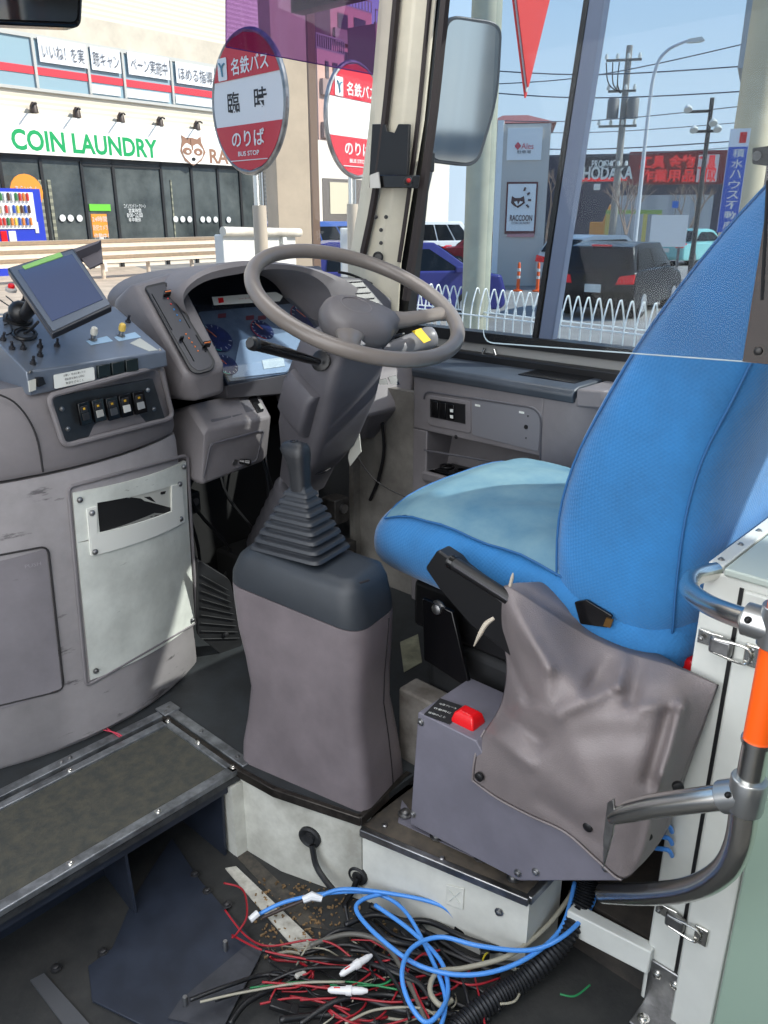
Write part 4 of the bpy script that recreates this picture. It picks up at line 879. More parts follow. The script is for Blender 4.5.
# ================================================================ parking brake box
def brake():
    X = 1.0; m = MX(X)
    t = thing('brake_box', 'grey metal brake lever box bolted at the corner of the seat platform', 'brake box', P(520, 850, x=X+.08))
    BM_ = mat('box_grey_paint', (108, 106, 116), .42, var=.05, vscale=8, wear=((70, 68, 72), 7, .68, (1, 1, 1)))
    b = MB(); b.px(m, [(418, 712), (476, 741), (484, 756), (560, 775), (630, 805), (640, 848), (622, 881), (519, 881), (410, 824)], 0, .165, 1.5); b.build('case', BM_, t, bevel=.003)
    for px, py in ((421, 722), (413, 814), (518, 873), (536, 872), (606, 868)): bolt(m(px, py, .0), (-1, 0, 0), .0055, t, STEEL)
    # foot flange
    fz = MZ(-.028)
    b = MB(); b.px(fz, [(402, 800), (414, 815), (470, 850), (476, 858), (398, 822)], 0, .004); b.build('foot_flange', BM_, t)
    for px, py in ((405, 815), (437, 837), (481, 858), (514, 878)): bolt(P(px, py-1, z=-.024), (0, 0, 1), .010, t, STEEL)
    # red guarded switch and label plate on top of the box
    T = lambda px, py, off=0: P(px, py, z=.262+off)
    zt = P(440, 723, x=X).z
    T = lambda px, py, off=0: P(px, py, z=zt+off)
    lp = MB().px(T, [(424, 714), (440, 698), (463, 706), (450, 724)], .002, .002).build('label_plate', INK, t)
    for k, s_ in enumerate(('駐車ブレーキ', '作動時に', '使用のこと')):
        lettering(s_, T(448-k*5.5, 706+k*4.4, .0028), T(458, 707)-T(436, 700.2), T(440, 698)-T(424, 714), .006, STICK, lp, width=.036, name='printed_line')
    b = MB(); c = T(468, 722, 0); u = (T(487, 712)-T(468, 703)).normalized(); w = Vector((u.y, -u.x, 0)) 
    w = Vector((0, 0, 1)).cross(u); b.loft([[c+u*i*a*.023+w*j*a*.018+Vector((0, 0, h_)) for i, j in ((-1, -1), (1, -1), (1, 1), (-1, 1))] for h_, a in ((-.002, 1.1), (.006, 1.1), (.020, .92), (.026, .6))]); b.build('red_switch_guard', RED, t, bevel=.003, seg=3)
    # leather cover
    t = thing('lever_cover', 'wrinkled grey leather cover draped over the brake lever box', 'cover', P(580, 860, x=X+.1))
    rows = [[(499, 592), (508, 586), (541, 606), (575, 628), (604, 643), (636, 655), (676, 667), (719, 685)],
            [(498, 622), (516, 628), (545, 645), (580, 668), (608, 680), (640, 684), (676, 690), (711, 706)],
            [(506, 662), (524, 666), (550, 678), (582, 695), (610, 706), (640, 714), (672, 722), (699, 737)],
            [(501, 703), (520, 704), (548, 714), (580, 728), (608, 740), (636, 750), (664, 760), (686, 768)],
            [(482, 736), (508, 740), (540, 752), (575, 768), (604, 780), (632, 792), (656, 798), (674, 803)],
            [(475, 760), (500, 770), (536, 788), (570, 806), (600, 822), (626, 834), (648, 836), (664, 834)],
            [(473, 780), (498, 798), (530, 815), (566, 832), (598, 860), (622, 879), (640, 866), (656, 848)]]
    xs = [[1.075, 1.06, 1.08, 1.12, 1.13, 1.13, 1.11, 1.115], [1.07, 1.03, 1.02, 1.05, 1.06, 1.06, 1.07, 1.11], [1.07, 1.02, .995, 1.0, 1.01, 1.01, 1.04, 1.10], [1.06, 1.01, .985, .98, .985, .99, 1.015, 1.09],
          [1.02, .992, .98, .975, .978, .985, 1.01, 1.08], [.998, .985, .98, .978, .98, .985, 1.01, 1.06], [.993, .990, .988, .988, .988, .988, 1.01, 1.05]]
    NR, NC = len(rows), len(rows[0]); K = 9
    def cr(a, b_, c, d, t_): return .5*((2*b_)+(c-a)*t_+(2*a-5*b_+4*c-d)*t_*t_+(3*b_-a-3*c+d)*t_**3)
    def interp(G):
        H_ = []
        for r_ in G:
            o = []
            for i in range(len(r_)-1):
                for k in range(K): o.append(cr(r_[max(i-1, 0)], r_[i], r_[i+1], r_[min(i+2, len(r_)-1)], k/K))
            o.append(r_[-1]); H_.append(o)
        out = []
        for i in range(len(H_)-1):
            for k in range(K): out.append([cr(H_[max(i-1, 0)][j], H_[i][j], H_[i+1][j], H_[min(i+2, len(H_)-1)][j], k/K) for j in range(len(H_[0]))])
        out.append(H_[-1]); return out
    GX = interp([[q[0] for q in r_] for r_ in rows]); GY = interp([[q[1] for q in r_] for r_ in rows]); GD = interp(xs)
    folds = [((512, 605), (548, 668), 9, -.014), ((548, 668), (546, 700), 9, -.008), ((626, 655), (618, 686), 7, -.020), ((618, 686), (560, 712), 9, -.012), ((606, 660), (590, 690), 9, .014), ((640, 664), (632, 700), 10, .014), ((682, 705), (662, 775), 6, -.018), ((662, 775), (640, 862), 6, -.008), ((668, 712), (648, 780), 9, .012), ((500, 712), (540, 740), 10, .012), ((540, 740), (640, 735), 16, .006), ((520, 700), (560, 720), 7, -.006), ((495, 735), (530, 765), 7, -.006), ((680, 706), (640, 708), 7, -.008), ((570, 735), (600, 800), 16, -.006), ((500, 640), (528, 700), 6, .010), ((540, 800), (600, 845), 10, .005), ((520, 755), (590, 810), 14, -.004)]
    def disp(px, py):
        s = 0
        for (a, c, w_, am) in folds:
            ax_, ay = a; bx, by = c; L2 = (bx-ax_)**2+(by-ay)**2; q = max(0, min(1, ((px-ax_)*(bx-ax_)+(py-ay)*(by-ay))/L2)); dd = (px-ax_-q*(bx-ax_))**2+(py-ay-q*(by-ay))**2
            s += 1.25*am*math.exp(-dd/(w_*w_*.72))
        return s
    pts = []
    n1, n2 = len(GX), len(GX[0])
    for i in range(n1):
        row = []
        for j in range(n2):
            ed = min(1, min(i*.45, j, n1-1-i, n2-1-j)/5.0)
            row.append(P(GX[i][j], GY[i][j], x=GD[i][j]+disp(GX[i][j], GY[i][j])*(ed)))
        pts.append(row)
    b = MB(); b.loft(pts, False, closed=False)
    ring = pts[0]+[pts[i][-1] for i in range(1, n1)]+pts[-1][::-1][1:]+[pts[i][0] for i in range(n1-2, 0, -1)]
    cx = sum(ring, Vector())/len(ring)
    lim = lambda y: 1.120+min(.035, max(0, y-.40)*.7)
    r2 = [Vector((min(q.x+.03, max(lim(q.y), q.x+.001)), q.y+(cx.y-q.y)*.015, q.z+(cx.z-q.z)*.015-.001)) for q in ring]; r3 = [Vector((max(q.x+.004, min(q.x+.10, lim(q.y))), q.y+(cx.y-q.y)*.08, q.z+(cx.z-q.z)*.08-.004)) for q in ring]; r4 = [Vector((lim(q.y)+.002, q.y+(cx.y-q.y)*.4, q.z+(cx.z-q.z)*.4)) for q in ring]
    b.loft([ring, r2, r3, r4], True)
    LT = mat('leather_grey', (118, 110, 110), .46, var=.06, vscale=5, bump=.45, bscale=420)
    o = b.build('leather', LT, t, ang=180)
    bm = bmesh.new(); bm.from_mesh(o.data); bmesh.ops.remove_doubles(bm, verts=bm.verts, dist=.0002); bmesh.ops.recalc_face_normals(bm, faces=bm.faces); bm.to_mesh(o.data); bm.free()
    MB().tube([p+Vector((-.002, 0, 0)) for p in [pts[i][0] for i in range(int(n1*.62), n1)]+[pts[-1][j] for j in range(0, int(n2*.72))]], .0022, 6).build('hem', LT, t)
    for px, py in ((479, 777), (588, 827), (678, 787), (647, 836)): MB().lathe(P(px, py, x=.983 if px < 600 else 1.01), (-1, 0, 0) if px < 600 else (-.8, -.6, 0), [(.0085, -.004), (.0085, .002), (.006, .0035)], 14).build('snap_button', BLK, t)
    # lever
    t = thing('brake_lever', 'black parking brake lever sticking up out of the grey leather cover', 'lever', P(500, 620, x=1.09))
    m2 = MX(1.06)
    b = MB(); b.px(m2, [(425, 568), (437, 550), (452, 560), (458, 568), (520, 615), (515, 660), (470, 625), (440, 590)], .0, .035, 3); b.build('handle', BLK, t, bevel=.005)
    p, q = P(449, 560, x=1.05), P(512, 600, x=1.06); b = MB(); b.tube([p, q], .0125, 14); g_ = b.build('release_bar', BLK, t)
    MB().lathe(p+(q-p).normalized()*.004, p-q, [(.0135, -.008), (.0135, 0), (.008, .004)], 14).build('end_cap', BLKG, g_)
    MB().tube([p+(q-p)*.15+Vector((-.012, 0, .003)), q+Vector((-.012, 0, .003))], .002, 6).build('edge_line', mat('edge_grey', (60, 60, 64), .3), g_)
    tag(MB().tube([P(494, 618, x=1.02), P(486, 624, x=1.01), P(480, 634, x=1.0), P(474, 646, x=1.0)], [.003, .0045, .004, .001], 6, 5).build('cloth_strip', mat('cloth_beige', (176, 166, 150), .8)), 'frayed beige cloth strip hanging from the black brake lever', 'cloth')
    tag(MB().tube([P(510, 586, x=1.04), P(512, 578, x=1.04), P(513, 573, x=1.04)], [.003, .003, .001], 6, 3).build('cloth_tie', MATS['cloth_beige']), 'tiny frayed tie at the top edge of the leather cover', 'cloth')
brake()
# ================================================================ cabinet behind the seat
def cabinet():
    t = thing('partition_cabinet', 'off-white metal cabinet behind the driver seat with latched side door', 'cabinet', (1.5, .1, -.23))
    X = 1.13; zt = .652; CW = mat('cabinet_white', (204, 206, 200), .38, var=.03, vscale=4)
    b = MB(); b.b2((X, -.6, -.228), (1.93, .388, zt)); b.build('body', CW, t, bevel=.004)
    b = MB(); b.b2((X-.004, -.6, zt), (1.93, .36, zt+.012)); b.build('top_lid', mat('lid_green_white', (176, 186, 178), .35), t, bevel=.003)
    b = MB(); b.b2((X+.01, .365, zt), (1.93, .388, zt+.010)); lp = b.build('top_strip', CW, t, bevel=.002)
    for k in range(8): bolt((X+.03+k*.08, .377, zt+.010), (0, 0, 1), .0035, t, STEEL, 'rivet')
    # side door with black gap
    yg = P(728, 640, x=X).y; 
    g0 = P(742, 590, x=X); g1 = P(690, 890, x=X); yy = (g0.y+g1.y)/2
    b = MB(); b.b2((X-.002, yy-.003, -.22), (X, yy+.003, zt-.012)); b.build('door_gap', BLK, t)
    b = MB(); b.b2((X-.010, yy-.075, -.226), (X, yy-.006, zt-.012)); b.build('door_edge', CW, t, bevel=.003)
    b = MB(); b.b2((X-.020, -.6, -.227), (X, yy-.080, zt-.012)); b.build('green_door', mat('door_green_white', (150, 172, 156), .4), t, bevel=.003)
    def latch(py, lab):
        p = P(710, py, x=X-.012) if py > 800 else P(722, py, x=X-.012)
        z = p.z; y0 = yy
        l = MB().b2((X-.004, y0+.012, z-.012), (X-.012+.004, y0+.05, z+.012)).build('latch', CHROME, t, bevel=.003)
        MB().b2((X-.022, y0-.006, z-.015), (X-.008, y0+.028, z+.013)).build('latch_body', STEEL, l, bevel=.005)
        MB().tube([Vector((X-.02, y0+.02, z+.01)), Vector((X-.02, y0-.028, z+.012)), Vector((X-.02, y0-.028, z-.014)), Vector((X-.02, y0+.02, z-.012))], .0022, 8, 4).build('latch_loop', CHROME, l)
        MB().b2((X-.016, y0-.045, z-.018), (X-.010, y0-.022, z+.018)).build('catch_plate', CHROME, l, bevel=.002)
        for dy, dz in ((-.034, .010), (-.034, -.010), (.042, .0)): bolt((X-.014, y0+dy, z+dz), (-1, 0, 0), .003, l, STEEL, 'screw')
    latch(645, ''); latch(940, '')
    t2 = thing('hinge_bracket', 'steel angle bracket bolted at the foot of the white cabinet', 'bracket', P(665, 990, z=-.22))
    y1 = .385; z0 = -.226
    pc = P(665, 975, x=X-.004)
    ys0, ys1 = pc.y-.035, pc.y+.03
    b = MB(); b.b2((X-.006, ys0, z0), (X-.001, ys1, -.12)); b.b2((X-.065, ys0, z0), (X-.002, ys1, z0+.005)); b.build('angle_plate', STEEL, t2, bevel=.002)
    for dy in (.015, .048): bolt((X-.006, ys0+dy, -.145), (-1, 0, 0), .006, t2, CHROME); bolt((X-.042, ys0+dy, z0+.005), (0, 0, 1), .0075, t2, CHROME)
    t3 = thing('fire_extinguisher', 'red plastic topped extinguisher peeking out between the seat and the white cabinet', 'extinguisher', P(694, 668, x=1.22))
    p = P(694, 668, x=1.20); MB().lathe(p, (0, 0, 1), [(.016, -.03), (.018, -.01), (.018, .012), (.014, .018)], 16).build('cap', RED, t3)
    MB().lathe(p, (0, 0, 1), [(.03, -.33), (.032, -.32), (.032, -.05), (.016, -.03)], 18).build('bottle', mat('bottle_darkred', (120, 18, 20), .3), t3)
cabinet()
# ================================================================ rails
def rails():
    t = thing('grab_rail', 'bent stainless grab rail with an orange upright sleeve beside the white cabinet', 'rail', (.9, .22, .1))
    pole_top, pole_bot = P(772, 600, x=.90), P(757, 742, x=.90)
    X, Y = pole_bot.x, pole_bot.y
    b = MB(); b.tube([Vector((X, Y, pole_bot.z)), Vector((X, Y, 1.9))], .0165, 18); b.build('orange_sleeve', mat('orange_vinyl', (240, 92, 20), .35), t)
    zb = pole_bot.z; zj = P(745, 792, x=X).z
    b = MB(); b.lathe((X, Y, zb-.055), (0, 0, 1), [(.016, 0), (.016, .052), (.0185, .054), (.0185, .06)], 18); b.build('lower_tube', CHROME, t)
    b = MB(); b.lathe((X, Y, zj-.025), (0, 0, 1), [(.021, 0), (.022, .003), (.022, .045), (.021, .048)], 20)
    j = P(740, 795, x=X)
    arm = [P(740, 795, x=X-.005), P(700, 800, x=X), P(655, 806, x=X+.005), P(628, 812, x=X+.01)]
    b.tube([Vector((X, Y, zj-.002)), P(722, 797, x=X+.0)], .021, 18); b.build('tee_joint', mat('joint_silver', (176, 178, 178), .28, .9), t, bevel=.001)
    b = MB(); b.tube([P(725, 797, x=X)]+arm[1:]+[P(612, 818, x=X+.012)], [.0165, .0165, .0165, .015, .010], 16, 4); b.build('side_arm', CHROME, t)
    m = MX(X+.008); b = MB(); b.px(m, [(607, 803), (613, 800), (615, 818), (612, 836), (603, 868), (603, 838)], .004, .006); b.build('flattened_end', STEEL, t, bevel=.001)
    # lower bend
    b = MB(); b.tube([Vector((X, Y, zj-.02)), P(738, 845, x=X+.01), P(722, 872, x=X+.03), P(690, 889, x=X+.07), P(645, 894, x=X+.12), P(604, 893, x=X+.16)], .0175, 18, 6); b.build('lower_bend', CHROME, t, ang=60)
    # upper rail
    c = P(757, 622, x=X); b = MB(); b.tube([Vector((X, Y, c.z)), P(745, 618, x=X)], .020, 18); b.lathe((X, Y, c.z-.022), (0, 0, 1), [(.0215, 0), (.0215, .05)], 20); b.build('upper_clamp', MATS['joint_silver'], t, bevel=.001)
    b = MB(); b.tube([P(748, 620, x=X), P(725, 612, x=X+.03), P(704, 602, x=X+.08), P(690, 590, x=X+.13), P(693, 578, x=X+.18), P(706, 573, x=X+.22), P(716, 571, x=X+.24)], .0135, 16, 6); b.build('upper_rail', CHROME, t, ang=60)
    for p in (P(728, 795, x=X-.02), P(748, 620, x=X-.02)): bolt(p, (-.8, -.6, .2), .003, t, BLK, 'screw')
rails()
# ================================================================ cable channel fittings
def fittings():
    for i, (px, py, r_) in enumerate(((310, 837, .026), (358, 875, .023))):
        if i == 0: q_ = MPL(Vector((.874, 1.12, -.1)), Vector((.938, .93, -.1)), Vector((.938, .93, -.2)))
        else: q_ = MPL(Vector((.942, .93, -.1)), Vector((1.02, .576, -.1)), Vector((1.02, .576, -.2)))
        p = q_(px, py, .002); n = q_.n
        t = thing('cable_grommet', ['black rubber grommet in the white riser below the gear console', 'black rubber grommet in the white riser left of the square embossed plate'][i], 'grommet', p)
        MB().lathe(p, n, [(r_, -.01), (r_, .004), (r_*.85, .007), (r_*.5, .002), (r_*.45, .008)], 22).build('ring', RUB, t)
        a = [(312, 845), (316, 865), (325, 880), (335, 892)] if i == 0 else [(358, 878), (352, 892), (345, 905), (350, 925)]
        MB().tube([q_(q[0], q[1], .012+.012*k) for k, q in enumerate(a)], .0065, 8, 5).build('cable', BLK, t)
    m = lambda px, py, off=0: P(px, py, x=.975-off)
    t = thing('embossed_plate', 'small square embossed plate on the white riser', 'plate', m(455, 897))
    m3 = MPL(Vector((.94, .93, -.1)), Vector((1.018, .576, -.1)), Vector((.94, .93, -.2)))
    MB().px(m3, [(446, 885), (464, 889), (463, 910), (446, 904)], .001, .002, 1).build('square', MATS['cable_channel_white'], t, bevel=.001)
    for q in (((449, 890), (460, 904)), ((460, 892), (449, 901))): MB().tube([m3(*q[0], .0022), m3(*q[1], .0022)], .0012, 6).build('cross_bar', WPLATE, t)
    t = thing('riser_bolt', 'steel bolt at the right end of the white riser', 'bolt', m3(499, 912))
    bolt(m3(499, 912), m3.n, .006, t, STEEL, 'bolt_head')
    for i, (px, py) in enumerate(((385, 826), (442, 859), (392, 790))): tag(MB().lathe(P(px, py, z=-.03), (0, 0, 1), [(.006, 0), (.006, .003), (.004, .005)], 10).build('floor_rivet', STEEL), ['small rivet in the steel floor right of the gear console foot', 'small rivet near the edge of the steel seat floor', 'small rivet beside the thick black cable sleeve'][i], 'rivet')
    t = thing('rail_fork', 'hanging metal tab with a bolt behind the orange pole', 'tab', P(640, 760, x=1.15)) if False else None
fittings()
# ================================================================ cables on the lower floor
def cables():
    Z = -.224
    def run(pts, r_, name, m, lab, cat, grp=None, n=7, sm=7, zs=None):
        q = [P(p[0], p[1], z=Z+r_+(p[2] if len(p) > 2 else 0)) for p in pts]
        return tag(MB().tube(q, r_, n, sm).build(name, m, ang=180), lab, cat, grp)
    BL = mat('cable_blue', (72, 138, 214), .35); BK = mat('cable_black', (22, 22, 24), .4); RD = mat('cable_red', (150, 26, 38), .4); GY = mat('cable_beige', (150, 146, 130), .45); GN = mat('cable_green', (30, 120, 70), .4); WH = mat('cable_white', (205, 205, 198), .4)
    run([(256, 916, .02), (285, 902, .04), (330, 893, .05), (372, 893, .05), (402, 908, .05), (425, 945, .05), (445, 995, .05), (440, 1030, .05)], .0042, 'blue_cable', BL, 'blue cable arching left to right with a frayed end on the left', 'cable', n=8)
    run([(318, 897, .05), (345, 889, .06), (400, 895, .07), (440, 905, .07), (455, 918, .05)], .0042, 'blue_cable', BL, 'short blue cable running along the foot of the white riser', 'cable', n=8)
    run([(385, 893, .06), (362, 900, .06), (357, 912, .06), (380, 938, .06), (420, 966, .06), (470, 975, .06), (520, 962, .07), (560, 930, .09), (575, 882, .14)], .0045, 'blue_cable', BL, 'blue cable swooping from the riser up under the brake box', 'cable', n=8)
    run([(594, 880, .14), (592, 905, .12), (565, 935, .10), (530, 950, .08), (480, 946, .08), (440, 937, .08), (412, 948, .08), (402, 972, .08), (408, 1000, .07), (425, 1022, .06), (440, 1012, .06), (448, 990, .05), (440, 960, .05), (410, 930, .05), (375, 905, .05)], .0045, 'blue_cable', BL, 'long blue cable looping round in a circle over the tangle', 'cable', n=8)
    tag(MB().tube([P(250, 920, z=Z+.03), P(258, 913, z=Z+.035)], .007, 8).build('cable_end', mat('connector_white', (222, 224, 226), .4)), 'white taped end of the blue cable beside the white floor strip', 'cable end')
    tag(MB().tube([P(303, 900, z=Z+.055), P(312, 896, z=Z+.06), P(322, 899, z=Z+.055)], [.007, .009, .006], 8).build('cable_joint', MATS['connector_white']), 'white plug joint in the blue cable below the first grommet', 'plug')
    run([(262, 918, .02), (285, 908, .03), (305, 900, .045)], .004, 'brown_lead', mat('cable_brown', (52, 40, 36), .5), 'dark brown lead beside the frayed blue cable end', 'cable')
    run([(576, 888, .12), (548, 925, .08), (510, 955, .06), (465, 968, .05), (438, 972, .05), (430, 990, .05), (440, 1005, .05), (452, 1000, .04)], .005, 'beige_cable', GY, 'beige grey cable curling from under the brake box into the tangle', 'cable', n=8)
    run([(310, 945, .03), (350, 934, .03), (385, 945, .03), (410, 985, .03), (430, 1030, .03)], .005, 'grey_cable', mat('cable_grey', (92, 90, 84), .45), 'mid grey cable crossing the tangle below the riser', 'cable', n=8)
    # corrugated conduit
    pth = catmull([P(x, y, z=Z+.022+h_) for x, y, h_ in ((588, 878, .14), (582, 905, .10), (560, 945, .05), (525, 978, .02), (495, 998, .01), (462, 1024, .0), (440, 1050, 0))], 20)
    rs = [.0205 if k % 2 else .017 for k in range(len(pth))]
    tag(MB().tube(pth, rs, 14).build('corrugated_conduit', mat('conduit_black', (28, 29, 32), .4), ang=30), 'thick black corrugated conduit curving down from the brake box', 'conduit')
    rnd = random.Random(11)
    reds = [[(224, 883), (243, 890), (247, 915), (238, 932), (232, 938)], [(225, 910), (245, 935), (268, 946), (310, 940), (335, 945), (360, 965), (385, 980)], [(232, 935), (262, 950), (300, 958), (345, 966), (390, 960)],
            [(262, 982), (300, 985), (345, 988), (375, 970), (395, 952), (430, 955)], [(290, 996), (330, 1004), (360, 1020), (385, 1012), (415, 960), (440, 950)], [(300, 1000), (350, 998), (400, 1002), (450, 990), (470, 970)],
            [(370, 940), (400, 960), (420, 1000), (432, 1024)], [(260, 1004), (300, 998), (350, 1010)], [(475, 978), (480, 1000), (486, 1030)], [(395, 985), (430, 975), (470, 985), (500, 978)], [(330, 1010), (350, 1022), (380, 1026), (420, 1015)]]
    for i, pt in enumerate(reds):
        run([(x, y, .02+.02*rnd.random()) for x, y in pt], .0021, 'red_wire', RD, 'thin red wire lying in the loose tangle on the lower floor', 'wire', 'thin red wires in the tangle', n=6)
    blacks = [[(262, 950), (290, 958), (322, 958), (350, 962)], [(215, 1000), (262, 985), (300, 970), (345, 968), (380, 975)], [(190, 1000), (230, 985), (265, 975), (300, 978)], [(300, 975), (330, 960), (380, 965), (420, 985), (440, 1024)],
              [(315, 945), (340, 930), (370, 935), (400, 950), (450, 960)], [(345, 905), (352, 930), (375, 955), (400, 990), (410, 1020)], [(420, 925), (440, 950), (460, 975), (470, 1010)], [(440, 915), (470, 935), (490, 950), (520, 945)],
              [(230, 1024), (250, 1000), (290, 985), (340, 990), (400, 1010), (460, 1015)], [(300, 1024), (340, 1000), (390, 995), (430, 1005)], [(375, 920), (395, 935), (420, 940), (455, 935)], [(280, 1020), (330, 1015), (380, 1024)], [(350, 950), (380, 955), (430, 975), (480, 990), (500, 1010)], [(400, 930), (430, 965), (445, 1000), (460, 1030)], [(370, 905), (400, 920), (430, 922), (470, 940), (520, 955)], [(365, 915), (390, 940), (440, 950), (500, 975)], [(345, 925), (380, 915), (430, 935), (475, 960), (540, 965)], [(300, 955), (350, 945), (400, 968), (455, 978), (500, 1000)], [(360, 960), (400, 975), (450, 1000), (490, 1020)]]
    for i, pt in enumerate(blacks):
        run([(x, y, .008+.03*rnd.random()) for x, y in pt], rnd.choice([.004, .005, .006]), 'black_wire', BK, 'black insulated wire running through the tangle on the lower floor', 'wire', 'black wires in the tangle', n=6)
    for i, pt in enumerate([[(250, 988), (300, 982), (350, 982), (400, 990)], [(590, 985), (575, 996), (560, 994)], [(395, 975), (380, 985), (330, 985)]]):
        run([(x, y, .03) for x, y in pt], .002, 'green_wire', GN, ['thin green wire lying left to right through the tangle', 'short green wire end sticking out right of the conduit', 'thin green wire coiled beside the inline fuse holders'][i], 'wire', n=6)
    for i, pt in enumerate([[(200, 1002), (240, 993), (300, 983), (345, 982)], [(345, 1024), (375, 1010), (420, 1008), (440, 1020)], [(515, 968), (522, 980), (516, 1000), (500, 1004)]]):
        run([(x, y, .035) for x, y in pt], .0024, 'white_wire', GY, ['thin white wire entering the tangle from the left', 'thin white wire curled at the bottom of the tangle', 'short white wire looping above the conduit'][i], 'wire', n=6)
    # extra fine tangle: stuff nobody could count
    b = MB()
    for i in range(46):
        x, y = rnd.uniform(290, 470), rnd.uniform(950, 1018); q = [P(x, y, z=Z+.008)]; a = rnd.uniform(0, 6.28)
        for k in range(4): a += rnd.uniform(-1, 1); x += 24*math.cos(a); y += 12*math.sin(a); x = min(max(x, 270), 500); y = min(max(y, 938), 1026); q.append(P(x, y, z=Z+.005+rnd.uniform(0, .03)))
        b.tube(q, rnd.choice([.0016, .002, .003]), 5, 5, mi=rnd.choice([0, 0, 0, 1, 1, 2]))
    o = b.build('wire_tangle', [BK, RD, GY], ang=180); o['kind'] = 'stuff'; tag(o, 'dense nest of fine black and red wires under the cables', 'wires')
    # inline fuse holders and connectors
    TW = mat('translucent_white', (214, 214, 214), .3)
    for i, (a, c) in enumerate((((340, 975), (372, 955)), ((328, 990), (368, 991)))):
        A, C = P(*a, z=Z+.045), P(*c, z=Z+.05); d = (C-A).normalized(); L = (C-A).length
        t = thing('fuse_holder', ['white inline fuse holder lying diagonally in the tangle', 'white inline fuse holder lying flat below the diagonal one'][i], 'fuse holder', A)
        MB().lathe(A, d, [(.003, 0), (.006, L*.08), (.007, L*.45)], 12).build('sleeve', TW, t); MB().lathe(A, d, [(.0085, L*.45), (.009, L*.6)], 12).build('collar', TW, t); MB().lathe(A, d, [(.007, L*.6), (.0065, L*.85), (.003, L)], 12).build('nose', TW, t)
        MB().tube([A+d*L*.15+Vector((0, 0, .0066)), A+d*L*.3+Vector((0, 0, .0066))], .0012, 5).build('red_fuse_mark', RED, t)
    cn = [(283, 1008, .05, .016, BLK, 'black ribbed connector block at the bottom left of the tangle'), (462, 925, .035, .022, BLK, 'black plug with a round face against the white riser'), (488, 930, .03, .02, BLK, 'second black plug right of the round faced plug'), (485, 952, .03, .018, BLK, 'black connector shell with a yellow ring inside'), (300, 975, .02, .01, mat('connector_clear', (170, 168, 160), .4), 'small translucent connector left of the fuse holders'), (400, 900, .02, .012, mat('connector_clear', (170, 168, 160), .4), 'small translucent connector behind the blue cable arch')]
    for px, py, L, w_, mm, lab in cn:
        p = P(px, py, z=Z+.03); t = thing('connector', lab, 'connector', p-Vector((0, 0, .02))); M = Matrix.Rotation(rnd.uniform(-1, 1), 3, 'Z') @ Matrix.Rotation(.3, 3, 'Y')
        b = MB(); b.box(p, (L, w_, w_*.8), M); b.build('shell', mm, t, bevel=.002); b = MB(); b.box(p+M@Vector((L*.4, 0, w_*.2)), (L*.3, w_*1.2, w_*.7), M); b.build('collar', mm, t, bevel=.001)
        if 'yellow' in lab: MB().tube([p+Vector((-.012+.009*math.cos(a), -.010, .004+.009*math.sin(a))) for a in [k*math.pi/6 for k in range(12)]], .0018, 5, closed=True).build('yellow_ring', mat('ring_yellow', (190, 170, 40), .4), t)
    for i, pt in enumerate(([(640, 745), (655, 828), (668, 826)], [(640, 852), (655, 848), (668, 850)], [(642, 838), (655, 836), (668, 838)])):
        tag(MB().tube([P(x, y, x=1.11) for x, y in pt[1:]]+[P(pt[-1][0]+4, pt[-1][1]+6, x=1.12)], .004, 6, 4).build('blue_cable', BL), 'blue cable end showing in the gap between brake box and white cabinet', 'cable', 'blue cables in the gap by the cabinet')
    tag(MB().tube([P(84, 734, z=.012), P(100, 726, z=.008), P(120, 737, z=.006)], .0015, 5, 5).build('pink_cord', mat('cord_pink', (190, 60, 80), .5)), 'thin pink cord lying over the edging strip at the foot of the left console', 'cord')
    tag(MB().tube([P(80, 735, z=.006), P(100, 730, z=.006), P(116, 733, z=.01), P(122, 736, z=.006)], .0015, 5, 5).build('pink_cord', MATS['cord_pink']), 'second pink cord twisted beside the first at the foot of the console', 'cord')
cables()
